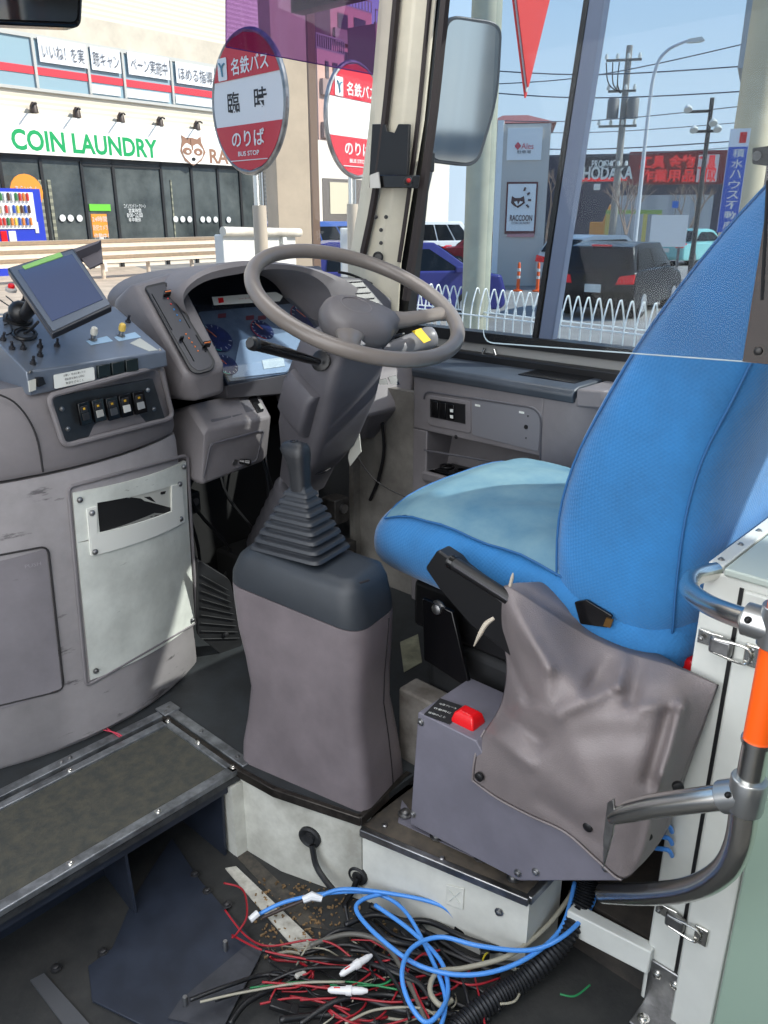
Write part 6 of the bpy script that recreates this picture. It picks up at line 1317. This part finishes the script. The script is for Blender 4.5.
    for sg in (-1, 1):
        b = MB(); pts = [Wd(-h2-.03, sg*(W/2-.38), .72), Wd(-h2-.03, sg*(W/2-.03), .74), Wd(-h2+.03, sg*(W/2-.03), .92), Wd(-h2+.0, sg*(W/2-.32), .88)]; b.hull(pts+[q+f*.25 for q in pts]); b.build('tail_light', mat('tail_red', (200, 20, 26), .25, emit=(220, 20, 20), es=.25), t)
        b = MB(); pts = [Wd(h2-.12, sg*(W/2-.4), .62), Wd(h2-.16, sg*(W/2-.01), .64), Wd(h2-.35, sg*(W/2-.01), .8), Wd(h2-.2, sg*(W/2-.35), .78)]; b.hull(pts+[q-f*.1+Vector((0, 0, -.01)) for q in pts]); b.build('head_light', mat('head_light', (220, 224, 226), .15), t)
        b = MB(); b.box(Wd(cab[-1][0]-.35, sg*(W/2+.06), 1.02), (.12, .16, .12), Matrix.Rotation(-R(heading), 3, 'Z')); b.build('wing_mirror', PT, t, bevel=.02)
    b = MB(); pts = [Wd(-h2-.035, y, z) for y, z in ((-.17, .55), (.17, .55), (.17, .71), (-.17, .71))]; b.plate(pts, .02); b.build('number_plate', STICK, t)
    b = MB(); pts = [Wd(h2+.03, y, z) for y, z in ((-.17, .4), (.17, .4), (.17, .56), (-.17, .56))]; b.plate(pts, .03); b.build('number_plate', mat('sticker_yellow', (235, 195, 40), .5), t)
    if kind == 'hatch': b = MB(); b.box(Wd(-h2+.32, 0, Hh-.06), (.4, .05, .03), Matrix.Rotation(-R(heading), 3, 'Z')); b.build('brake_light', MATS['tail_red'], t)
    return t
def cars():
    vehicle('hatch', 'hatchback', 'dark navy hatchback seen from its rear quarter beyond the white fence', 'car', 629, 299, 80, (10, 12, 20), L=4.0, Hh=1.52, dist=19.6)
    vehicle('van', 'minivan', 'white boxy minivan parked across the road left of the raccoon pylon', 'van', 446, 256, 118, (222, 224, 226), L=3.6, Hh=1.8, dist=38)
    vehicle('sedan', 'sedan', 'dark red car nose beside the raccoon pylon', 'car', 497, 258, 150, (120, 28, 34), L=4.2, Hh=1.45, dist=33)
    vehicle('hatch', 'wagon', 'white station wagon behind the dark navy hatchback', 'car', 604, 272, 96, (214, 214, 210), L=4.3, Hh=1.5, dist=27)
    vehicle('van', 'purple_van', 'violet blue car just beyond the pillar over the white fence', 'car', 404, 292, 128, (58, 60, 120), L=4.0, Hh=1.55, dist=17.5)
    vehicle('van', 'blue_van', 'blue van parked behind the bus stop signs', 'van', 325, 262, 84, (66, 96, 160), L=4.4, Hh=1.9, dist=24)
    vehicle('sedan', 'teal_car', 'pale teal car by the white board left of the backrest', 'car', 698, 262, 100, (130, 190, 190), L=4.2, Hh=1.5, dist=40)
    vehicle('hatch', 'dark_wagon', 'small black car between the pylon and the window post', 'car', 543, 262, 100, (40, 44, 58), L=3.9, Hh=1.7, dist=44)
cars()
def fence():
    a, c = P(418, 284, z=.18), P(672, 306, z=.18); d = (c-a); d.z = 0; L = d.length; d.normalize(); n = Vector((-d.y, d.x, 0))
    t = thing('mesh_fence', 'white wire mesh fence with curled tops along the roadside', 'fence', Vector((a.x, a.y, GZ)))
    FW = mat('fence_white', (245, 245, 240), .45); L2 = L*1.25; st = .155; k = int(L2/st); z1 = a.z
    b = MB()
    for i in range(-2, k):
        p = a+d*(i*st); p.z = 0; P_ = lambda o, z: p+n*o+Vector((0, 0, z))
        pts = [P_(0, GZ+.05), P_(0, z1-.36), P_(.03, z1-.2), P_(.09, z1-.03), P_(.12, z1), P_(.15, z1-.03), P_(.22, z1-.22), P_(.24, z1-.34)]
        b.tube([pts[0], pts[1]], .011, 5); b.tube(pts[1:], .011, 5, 3)
    for o, z in ((0, z1-.36), (.24, z1-.34), (0, GZ+.35), (0, GZ+.1), (-.02, z1-.6)): b.tube([a+d*(-2*st)+n*o+Vector((0, 0, z-a.z)), a+d*(k*st)+n*o+Vector((0, 0, z-a.z))], .011, 5)
    b.build('mesh_panel', FW, t)
    for i in range(0, 6):
        p = a+d*(i*2.0+.4); p.z = GZ; b = MB(); b.tube([p+n*.05, p+n*.05+Vector((0, 0, z1-GZ-.3))], .03, 8); b.build('post', FW, t)
fence()
def right_side():
    WH_ = mat('pylon_white', (240, 240, 238), .5); 
    # pylon
    v = VP(524, 26, R(47.3+8+90)); X = v.u if v.u.dot(Vector((rx, ry, 0))) > 0 else -v.u
    v = VP(524, 26, None); X = v.u if v.u.dot(Vector((rx, ry, 0))) > 0 else -v.u
    u0, z1 = v.uz(504, 124); u1, z0 = v.uz(541, 283)
    t = thing('sign_pylon', 'grey roadside pylon with a raccoon head poster and small white panel', 'pylon', v.w((u0+u1)/2, GZ))
    b = MB(); rect(b, v, u0, GZ, u1, z1, 0, .8); b.build('body', mat('pylon_grey', (204, 197, 188), .6), t)
    b = MB(); rect(b, v, u0-.18, GZ, u0, z1+.1, .03, .3); b.build('side_post', WH_, t)
    b = MB(); prect(b, v, 508, 128, 541, 160, .04, .04); q = b.build('upper_panel', WH_, t)
    def C(px, py, o=.06): u, z = v.uz(px, py); return v.w(u, z, o)
    lettering('◆Ales', C(524, 146), X, (0, 0, 1), .22, mat('mark_pink', (216, 90, 100), .5), q, width=.55); lettering('駐車場', C(524, 152), X, (0, 0, 1), .09, GREYD, q, width=.4)
    b = MB(); prect(b, v, 507, 182, 535, 234, .04, .04); q = b.build('poster_frame', mat('frame_darkred', (110, 52, 48), .5), t)
    b = MB(); prect(b, v, 508.5, 184, 533.5, 231, .05, .02); q = b.build('poster', WH_, t)
    BR = mat('mark_brown', (92, 60, 54), .5)
    def blob(cx, cy, pts, o, m, nm): b = MB(); b.plate([C(cx+x, cy+y, o) for x, y in pts], .01); b.build(nm, m, q)
    blob(518, 202, [(-7, 1), (-6, -6), (-3, -4), (2, -4), (6, -6), (7, 1), (3, 4), (0, 6), (-4, 4)], .065, BR, 'animal_head_mark'); blob(518, 202, [(-4, 0), (-1, -1), (0, 3), (2, -1), (5, 0), (2, 2.5), (-1, 4)], .075, WH_, 'face_mark')
    for k in range(4): a = -1.1+k*.6; b = MB(); b.tube([C(521+7*math.cos(a), 201+9*math.sin(a)-2, .07), C(521+10*math.cos(a), 201+13*math.sin(a)-2, .07)], .03, 5); b.build('ray_mark', BR, q)
    lettering('RACCOON', C(521, 218, .065), X, (0, 0, 1), .17, BR, q, width=.66, bold=.02); lettering('COIN LAUNDRY', C(521, 223, .065), X, (0, 0, 1), .07, BR, q, width=.55)
    b = MB(); prect(b, v, 507, 233, 534, 237, .04, .04); b.build('lower_strip', mat('strip_pink', (206, 150, 150), .5), t)
    for px, lab in ((522, 'orange road bollard left at the foot of the grey pylon'), (542, 'orange road bollard right of the grey pylon')):
        v_ = VP(px, 24, None); c = v_.w(0, GZ); t = thing('traffic_bollard', lab, 'bollard', c); b = MB(); b.lathe(c, (0, 0, 1), [(.14, 0), (.14, .04), (.05, .06), (.04, .75), (.02, .8)], 10); b.build('pole', mat('bollard_orange', (240, 100, 40), .5), t)
        for z in (.35, .55): MB().lathe(c+Vector((0, 0, z)), (0, 0, 1), [(.052, 0), (.05, .08)], 10).build('band', STICK, t)
    # roof far behind pylon
    v = VP(520, 60, None); t = thing('tiled_house', 'house with dull red tiled roof behind the pylon', 'house', v.w(0, GZ)); u0, u1 = v.uz(488, 130)[0], v.uz(556, 130)[0]; z = v.uz(520, 124)[1]
    b = MB(); rect(b, v, u0+.5, GZ, u1-.5, z, 0, 6); b.build('wall', mat('house_wall', (186, 176, 168), .7), t)
    b = MB(); b.hull([v.w(u0, z, .8), v.w(u1, z, .8), v.w(u0+1, z, -7), v.w(u1, z, -7), v.w(u0+.9, v.uz(505, 112)[1], -2), v.w(u0+2.6, v.uz(505, 112)[1], -2)]); b.build('roof', mat('roof_red', (150, 92, 84), .7), t)
    # hardware store
    v = VP(650, 62, R(47.3+90)); v = VP(650, 62, None); X = v.u if v.u.dot(Vector((rx, ry, 0))) > 0 else -v.u
    def C(px, py, o=.2): u, z = v.uz(px, py); return v.w(u, z, o)
    t = thing('hardware_store', 'long dark hardware store with red and black sign band of large lettering', 'building', v.w(0, GZ))
    u0, u1 = v.uz(545, 180)[0], v.uz(850, 180)[0]; b = MB(); rect(b, v, u0, GZ, u1, v.uz(650, 153)[1], 0, 12); b.build('wall', mat('store_dark', (52, 54, 72), .7), t)
    b = MB(); prect(b, v, 582, 155, 632, 177, .1, .1); q = b.build('black_sign', mat('sign_black', (46, 42, 48), .5), t)
    b = MB(); prect(b, v, 630, 152, 728, 184, .12, .12); q2 = b.build('red_sign', mat('sign_dark_red', (120, 24, 32), .5), t)
    b = MB(); prect(b, v, 699, 155, 716, 182, .2, .1); q3 = b.build('white_sign', STICK, t)
    RL = mat('letter_red', (240, 60, 60), .5, emit=(245, 50, 50), es=.3)
    lettering('HODAKA', C(608, 173), X, (0, 0, 1), .85, STICK, q, width=abs(v.uz(583, 170)[0]-v.uz(633, 170)[0]), bold=.03); lettering('PRO SHOP', C(606, 164), X, (0, 0, 1), .5, STICK, q, width=1.9, bold=.02)
    b = MB(); prect(b, v, 582, 178, 632, 181, .1, .1); b.build('red_line', RL, q)
    ww = abs(v.uz(640, 170)[0]-v.uz(695, 170)[0]); lettering('工具 金物', C(667, 162, .3), X, (0, 0, 1), .85, RL, q2, width=ww, bold=.03); lettering('作業用品', C(667, 176, .3), X, (0, 0, 1), .85, RL, q2, width=ww, bold=.03)
    lettering('工具', C(707, 163, .3), X, (0, 0, 1), .9, RL, q3, width=1.1, bold=.03); lettering('買取', C(707, 175, .3), X, (0, 0, 1), .9, RL, q3, width=1.1, bold=.03)
    b = MB(); prect(b, v, 594, 184, 600, 190, .1, .1); b.build('small_plate', STICK, t)
    v2 = VP(660, 50, None); u0, u1 = v2.uz(618, 210)[0], v2.uz(712, 210)[0]; b = MB(); rect(b, v2, u0, GZ, u1, v2.uz(660, 195)[1], 0, 4); tag(b.build('grey_shed', ribbed('shed_grey', (176, 180, 182), (160, 164, 168), 2, 'X')), 'low pale grey shed in front of the red sign band', 'shed')
    v2 = VP(640, 44, None); t = thing('green_canopy', 'yellow green canopy frame over the parking lot left of the white board', 'canopy', v2.w(0, GZ)); b = MB(); prect(b, v2, 606, 210, 662, 214, 0, 2.5); b.build('roof', mat('canopy_green', (150, 176, 92), .5), t)
    for px in (608, 646, 660): b = MB(); u = v2.uz(px, 212)[0]; rect(b, v2, u-.1, GZ, u+.1, v2.uz(px, 213)[1], -.2, .2); b.build('post', mat('canopy_yellow', (214, 196, 110), .5), t)
    v2 = VP(670, 34, None); t = thing('white_board', 'blank white board standing above the dark navy hatchback', 'board', v2.w(0, GZ)); b = MB(); prect(b, v2, 652, 215, 685, 247, 0, .1); b.build('panel', WH_, t); b = MB()
    for px in (656, 681): u = v2.uz(px, 230)[0]; rect(b, v2, u-.05, GZ, u+.05, v2.uz(px, 246)[1], -.02, .1)
    b.build('legs', GREY, t)
    v2 = VP(600, 46, None); t = thing('excavator', 'small yellow orange digger parked left of the canopy', 'digger', v2.w(v2.uz(600, 230)[0], GZ)); b = MB(); prect(b, v2, 590, 222, 606, 236, 0, 1.2); b.build('body', mat('digger_orange', (226, 150, 60), .5), t, bevel=.05); b = MB(); q0 = v2.uz(604, 224); q1 = v2.uz(611, 206); q2 = v2.uz(618, 214); b.tube([v2.w(*q0), v2.w(*q1), v2.w(*q2)], .12, 8); b.build('arm', MATS['digger_orange'], t)
    b = MB(); b.tube([v2.w(v2.uz(592, 236)[0], GZ+.3), v2.w(v2.uz(606, 236)[0], GZ+.3)], .3, 10); b.build('track', BLK, t)
    v2 = VP(675, 40, None); t = thing('blue_sign', 'small blue roadside sign on a thin post above the white board', 'sign', v2.w(0, GZ)); b = MB(); prect(b, v2, 672.5, 201, 678, 208, 0, .05); b.build('plate', mat('sign_blue', (50, 110, 200), .5), t); b = MB(); b.tube([v2.w(0, GZ, -.05), v2.w(0, v2.uz(675, 202)[1], -.05)], .04, 6); b.build('post', STEEL, t)
    # utility poles
    def pole(px0, py0, px1, py1, dist, r0, name, lab, mt, cat='utility pole'):
        v = VP(px1, dist, None); u, z0 = v.uz(px1, py1); c = v.w(u, GZ); z1 = v.uz(px0, py0)[1]; t = thing(name, lab, cat, c); b = MB(); b.tube([c, Vector((c.x, c.y, z1))], [r0, r0*.75], 14); b.build('shaft', mt, t); return t, v, u, z1
    CP = mat('pole_concrete', (206, 190, 158), .75, var=.04, vscale=2)
    pole(757, -60, 735, 250, 9.0, .20, 'utility_pole', 'thick pale concrete pole right of the window, close by', CP)
    t, v, u, z1 = pole(621, 46, 612, 235, 44, .19, 'utility_pole', 'distant utility pole loaded with insulators left of the curved street lamp', mat('pole_grey', (140, 136, 130), .7))
    for z, w_ in ((z1-.6, 1.0), (z1-1.9, .8), (z1-3.4, 1.1), (z1-5.2, .7)):
        b = MB(); rect(b, v, u-w_, z-.05, u+w_*.6, z+.05, .15, .1); a = b.build('crossarm', mat('arm_grey', (110, 108, 106), .6), t)
        for k in range(4): MB().lathe(v.w(u-w_+k*w_*.5, z+.05, .15), (0, 0, 1), [(.07, 0), (.09, .08), (.05, .22)], 8).build('insulator', STICK, a)
    for k in range(2): MB().lathe(v.w(u-.5+k*.9, z1-3.1, .3), (0, 0, 1), [(.28, 0), (.28, .8), (.2, .9)], 12).build('transformer', mat('arm_grey', (110, 108, 106), .6), t)
    for k in range(3): MB().tube([v.w(u-1+k*.3, z1-.7, .2), v.w(u-.8+k*.2, z1-1.6, .3), v.w(u-.2, z1-2.0, .2)], .03, 5, 5).build('jumper_wire', BLK, t)
    t, v, u, z1 = pole(707, 98, 693, 250, 30, .09, 'lamp_post', 'dark slim post with two small floodlights right of the curved street lamp', mat('post_black', (60, 60, 62), .5), 'post')
    b = MB(); rect(b, v, u-.75, z1-.42, u, z1-.34, .08, .08); b.build('upper_arm', BLK, t); b = MB(); rect(b, v, u-.5, z1-1.0, u+.35, z1-.92, .08, .08); b.build('lower_arm', BLK, t)
    for du, dz in ((-.7, -.2), (-.45, -.8), (.25, -.8), (.1, -.62)): b = MB(); b.lathe(v.w(u+du, z1+dz, .1), (-.3, -.2, -.5), [(.05, 0), (.13, .12), (.13, .18)], 10); b.build('floodlight', STICK, t)
    # curved street lamp
    v = VP(636, 30, None); u, _ = v.uz(636, 232); t = thing('street_lamp', 'tall white street lamp with curved arm beyond the fence', 'street lamp', v.w(u, GZ)); q = [v.uz(645, 100), v.uz(650, 65), v.uz(656, 53), v.uz(664, 50), v.uz(672, 49)]
    zt = q[0][1]; b = MB(); sgn = 1 if X.dot(v.u) > 0 else -1; us = u
    base = v.uz(650, 70)[1]; pts = [v.w(u, GZ), v.w(u, base-1.5), v.w(u+sgn*.08, base), v.w(u+sgn*.35, base+.5), v.w(u+sgn*.8, base+.72), v.w(u+sgn*1.0, base+.76)]
    b.tube(pts, [.075, .06, .055, .05, .045, .045], 10, 5); b.build('pole', mat('lamp_white', (206, 210, 214), .4), t); b = MB(); b.hull([v.w(u+sgn*x, base+z, o) for x, z in ((.95, .70), (.95, .80), (1.45, .74), (1.35, .84), (1.3, .70)) for o in (-.1, .1)]); b.build('lamp_head', STICK, t)
    # tall post seen behind the outside mirror and blue banner
    v = VP(476, 12, None); c = v.w(v.uz(478, 240)[0], GZ); b = MB(); b.tube([c, c+Vector((0, 0, 9))], .20, 20); tag(b.build('concrete_post', mat('post_olive', (170, 170, 152), .7, var=.06, vscale=1.5)), 'wide pale concrete post behind the outside mirror', 'post')
    v = VP(722, 8.6, None); t = thing('pole_banner', 'blue vertical banner with white characters strapped to the thick concrete pole', 'banner', v.w(0, GZ)); X2 = v.u if v.u.dot(Vector((rx, ry, 0))) > 0 else -v.u
    cb = VP(735, 8.7, None); c0 = cb.w(cb.uz(735, 250)[0], 0); Xp = X2
    zt, zb = cb.uz(728, 130)[1], cb.uz(715, 232)[1]
    b = MB(); w_ = .085; cx = c0-Xp*.10+v.n*.10; BP = lambda x, z, o=0: Vector((cx.x, cx.y, 0))+Xp*x+v.n*o+Vector((0, 0, z))
    b.plate([BP(-w_, zb), BP(w_, zb), BP(w_, zt), BP(-w_, zt)], .01); q = b.build('sheet', mat('banner_white', (226, 228, 232), .5), t); z2 = zt-(zt-zb)*.17
    b = MB(); b.plate([BP(-w_*.95, zb, .004), BP(w_*.95, zb, .004), BP(w_*.95, z2, .004), BP(-w_*.95, z2, .004)], .003); q = b.build('blue_field', mat('banner_blue', (40, 84, 186), .5), t)
    for k, ch in enumerate('積水ハウス不動産'): lettering(ch, BP(.01, z2-(z2-zb)*(k+.6)/8.3, .008), Xp, (0, 0, 1), (z2-zb)/8.3*.8, STICK, q, width=.10, bold=.01)
    b = MB(); b.plate([BP(w_*.0, zt-.03, .004), BP(w_*.7, zt-.03, .004), BP(w_*.7, zt-.12, .004), BP(w_*.0, zt-.12, .004)], .003); b.build('red_mark', RED, t)
    # inverted triangle road sign hanging
    v = VP(530, 4.6, None); a = R(47.3+9); v = VP(531, 5.2, R(47.3+9.8+90-48)); X3 = v.u if v.u.dot(Vector((rx, ry, 0))) > 0 else -v.u
    t = thing('triangle_sign', 'red inverted triangle road sign with white border at the top of the side window', 'road sign', v.w(0, GZ)); ub, zb = v.uz(526, 101); ul, zl = v.uz(508, -30); ur, zr = v.uz(556, -30); zt = (zl+zr)/2
    def tri(k, o, m, nm, par=None):
        um = (ub+ul+ur)/3; zm = (zb+2*zt)/3; pts = rounded([(um+(q[0]-um)*k, zm+(q[1]-zm)*k) for q in ((ul, zt), (ur, zt), ((ul+ur)/2, zb))], .03*k, 5); b = MB(); b.plate([v.w(x, z, o) for x, z in pts], .006); return b.build(nm, m, par or t)
    RS = mat('road_sign_red', (214, 62, 56), .45, emit=(220, 50, 45), es=.2)
    tri(1, 0, RS, 'plate'); tri(.93, .008, STICK, 'white_border'); tri(.87, .016, RS, 'red_face')
    lettering('止まれ', v.w((ul+ur)/2, zt-(zt-zb)*.1, .03), X3, (0, 0, 1), .12, STICK, t, width=abs(ur-ul)*.55, bold=.02)
    b = MB(); b.tube([v.w((ul+ur)/2, GZ, -.05), v.w((ul+ur)/2, zt+.3, -.05)], .02, 8); 
    b2_ = MB(); b2_.tube([v.w((ul+ur)/2-.0, zt+.05, -.03), v.w((ul+ur)/2+2, zt+.4, -.03)], .03, 8); b2_.build('bracket_arm', STEEL, t)
    # bare trees
    rnd = random.Random(5)
    for px, py, d, h_, lab in ((548, 255, 40, 4.2, 'bare winter tree left of the window post'), (628, 245, 38, 3.6, 'bare winter tree beside the hardware store sign'), (690, 235, 44, 3.6, 'bare winter tree under the red characters'), (745, 235, 30, 4.0, 'bare winter tree behind the thick concrete pole')):
        v = VP(px, d, None); c = v.w(0, GZ); b = MB()
        def br(p, dr, L, r_, n):
            q = p+dr*L; b.tube([p, q], [r_, r_*.6], 5)
            if n:
                for k in range(3): a = rnd.uniform(0, 6.28); br(q, (dr+Vector((math.cos(a), math.sin(a), .2))*.55).normalized(), L*.72, r_*.6, n-1)
        br(c, Vector((0, 0, 1)), h_*.35, .09, 4); tag(b.build('bare_tree', mat('bark', (150, 128, 112), .8)), lab, 'tree')
    # overhead wires
    WR = mat('wire_dark', (70, 80, 96), .6)
    for i, (ya, yb, d, r_) in enumerate(((86, 30, 30, .018), (63, 62, 42, .03), (84, 88, 42, .03), (116, 100, 40, .02), (125, 118, 45, .02), (140, 137, 45, .03), (148, 143, 45, .02))):
        v = VP(440, d*1.1, None); w_ = VP(780, d, None); a = v.w(v.uz(400, 60)[0], v.uz(400, ya)[1]); c = w_.w(w_.uz(800, 60)[0], w_.uz(800, yb)[1]); mid = (a+c)/2+Vector((0, 0, -.5))
        tag(MB().tube([a, mid, c], r_, 5, 8).build('overhead_wire', WR), 'dark overhead wire strung across the sky beyond the side windows', 'wire', 'overhead wires')
    v = VP(765, 26, None); b = MB(); prect(b, v, 755, -60, 900, 58, 0, 3); u_ = v.uz(860, 0)[0]; rect(b, v, u_, GZ, u_+1.5, v.uz(860, 40)[1], -.5, 1.5); tag(b.build('viaduct_deck', mat('deck_grey', (170, 172, 172), .8)), 'pale grey elevated deck corner at the upper right', 'deck')
right_side()

def behind():
    # street behind the bus, seen in the outside mirror
    rnd = random.Random(9)
    for i, (x, y, w, d, h_, c, lab) in enumerate(((22, -30, 10, 14, 9, (196, 176, 150), 'tan street building far behind the bus on the right'), (20, -55, 12, 16, 14, (170, 160, 150), 'tall grey building farther behind the bus'), (-10, -40, 10, 20, 7, (206, 190, 160), 'cream building behind the bus on the left'))):
        t = thing('street_building', lab, 'building', Vector((x, y, GZ))); MB().b2((x-w/2, y-d/2, GZ), (x+w/2, y+d/2, h_)).build('wall', mat('rear_wall_%d' % i, c, .7), t)
        for k in range(int(h_/2.6)):
            for j in range(4): MB().b2((x-w/2-.04, y-d/2+1+j*3.2, .6+k*2.6), (x-w/2+.1, y-d/2+2.6+j*3.2, 1.9+k*2.6)).build('window', mat('window_dark', (84, 76, 80), .3), t)
behind()
# ================================================================ camera, world, lights
def finish():
    cd = bpy.data.cameras.new('camera'); cam = bpy.data.objects.new('camera', cd); COL.objects.link(cam)
    cam.location = (0, 0, H)
    fw = ray(384, 512).normalized(); right = Vector((rx, ry, 0)); up = right.cross(fw)
    cam.matrix_world = Matrix.Translation((0, 0, H)) @ Matrix((right, up, -fw)).transposed().to_4x4()
    cd.sensor_fit = 'VERTICAL'; cd.sensor_height = 32; cd.lens = 800/1024*32; cd.clip_start = .02; cd.clip_end = 500
    SC.camera = cam
    w = bpy.data.worlds.new('world'); SC.world = w; w.use_nodes = True; nt = w.node_tree; bg = nt.nodes['Background']
    tc = nt.nodes.new('ShaderNodeTexCoord'); sp = nt.nodes.new('ShaderNodeSeparateXYZ'); cr = nt.nodes.new('ShaderNodeValToRGB')
    nt.links.new(tc.outputs['Generated'], sp.inputs[0]); nt.links.new(sp.outputs['Z'], cr.inputs['Fac']); nt.links.new(cr.outputs['Color'], bg.inputs[0])
    e = cr.color_ramp.elements; e[0].position = 0; e[0].color = lin((206, 220, 236)); e[1].position = 1; e[1].color = lin((106, 150, 216))
    k = e.new(.12); k.color = lin((200, 220, 240)); k = e.new(.38); k.color = lin((148, 190, 235))
    bg.inputs[1].default_value = SKY
    d = Vector(SUN).normalized(); l = bpy.data.lights.new('sun', 'SUN'); l.energy = SUNE; l.angle = R(.8); l.color = (1, .955, .88); o = bpy.data.objects.new('sun', l); COL.objects.link(o); o.location = (0, 0, 20)
    o.rotation_euler = d.to_track_quat('Z', 'Y').to_euler()
    def area(loc, tgt, sx, sy, e, col=(1, 1, 1)):
        l = bpy.data.lights.new('added_fill', 'AREA'); l.shape = 'RECTANGLE'; l.size = sx; l.size_y = sy; l.energy = e; l.color = col
        o = bpy.data.objects.new('added_fill', l); COL.objects.link(o); o.location = loc; o.rotation_euler = (Vector(loc)-Vector(tgt)).to_track_quat('Z', 'Y').to_euler()
    for a in FILLS: area(*a)
    SC.view_settings.view_transform = VT; SC.view_settings.look = LOOK; SC.view_settings.exposure = EXPO
    SC.cycles.use_denoising = True; SC.cycles.max_bounces = 8; SC.cycles.transparent_max_bounces = 16; SC.cycles.sample_clamp_indirect = 6
SKY = 1.15; SUN = (.57, -.82, .86); SUNE = 5.8; VT = 'Standard'; LOOK = 'None'; EXPO = 0.12
FILLS = [((.3, .3, 2.0), (.9, .9, 0), 1.2, 1.2, 26, (.97, .98, 1)), ((1.2, 1.4, 2.02), (1.3, 1.3, 0), .8, .8, 9, (.97, .98, 1)), ((-.55, .7, 1.0), (1, .9, .1), 1.6, 1.4, 24, (1, .98, .95))]  # unseen fill lights added to lift the cab interior and floor wiring
finish()
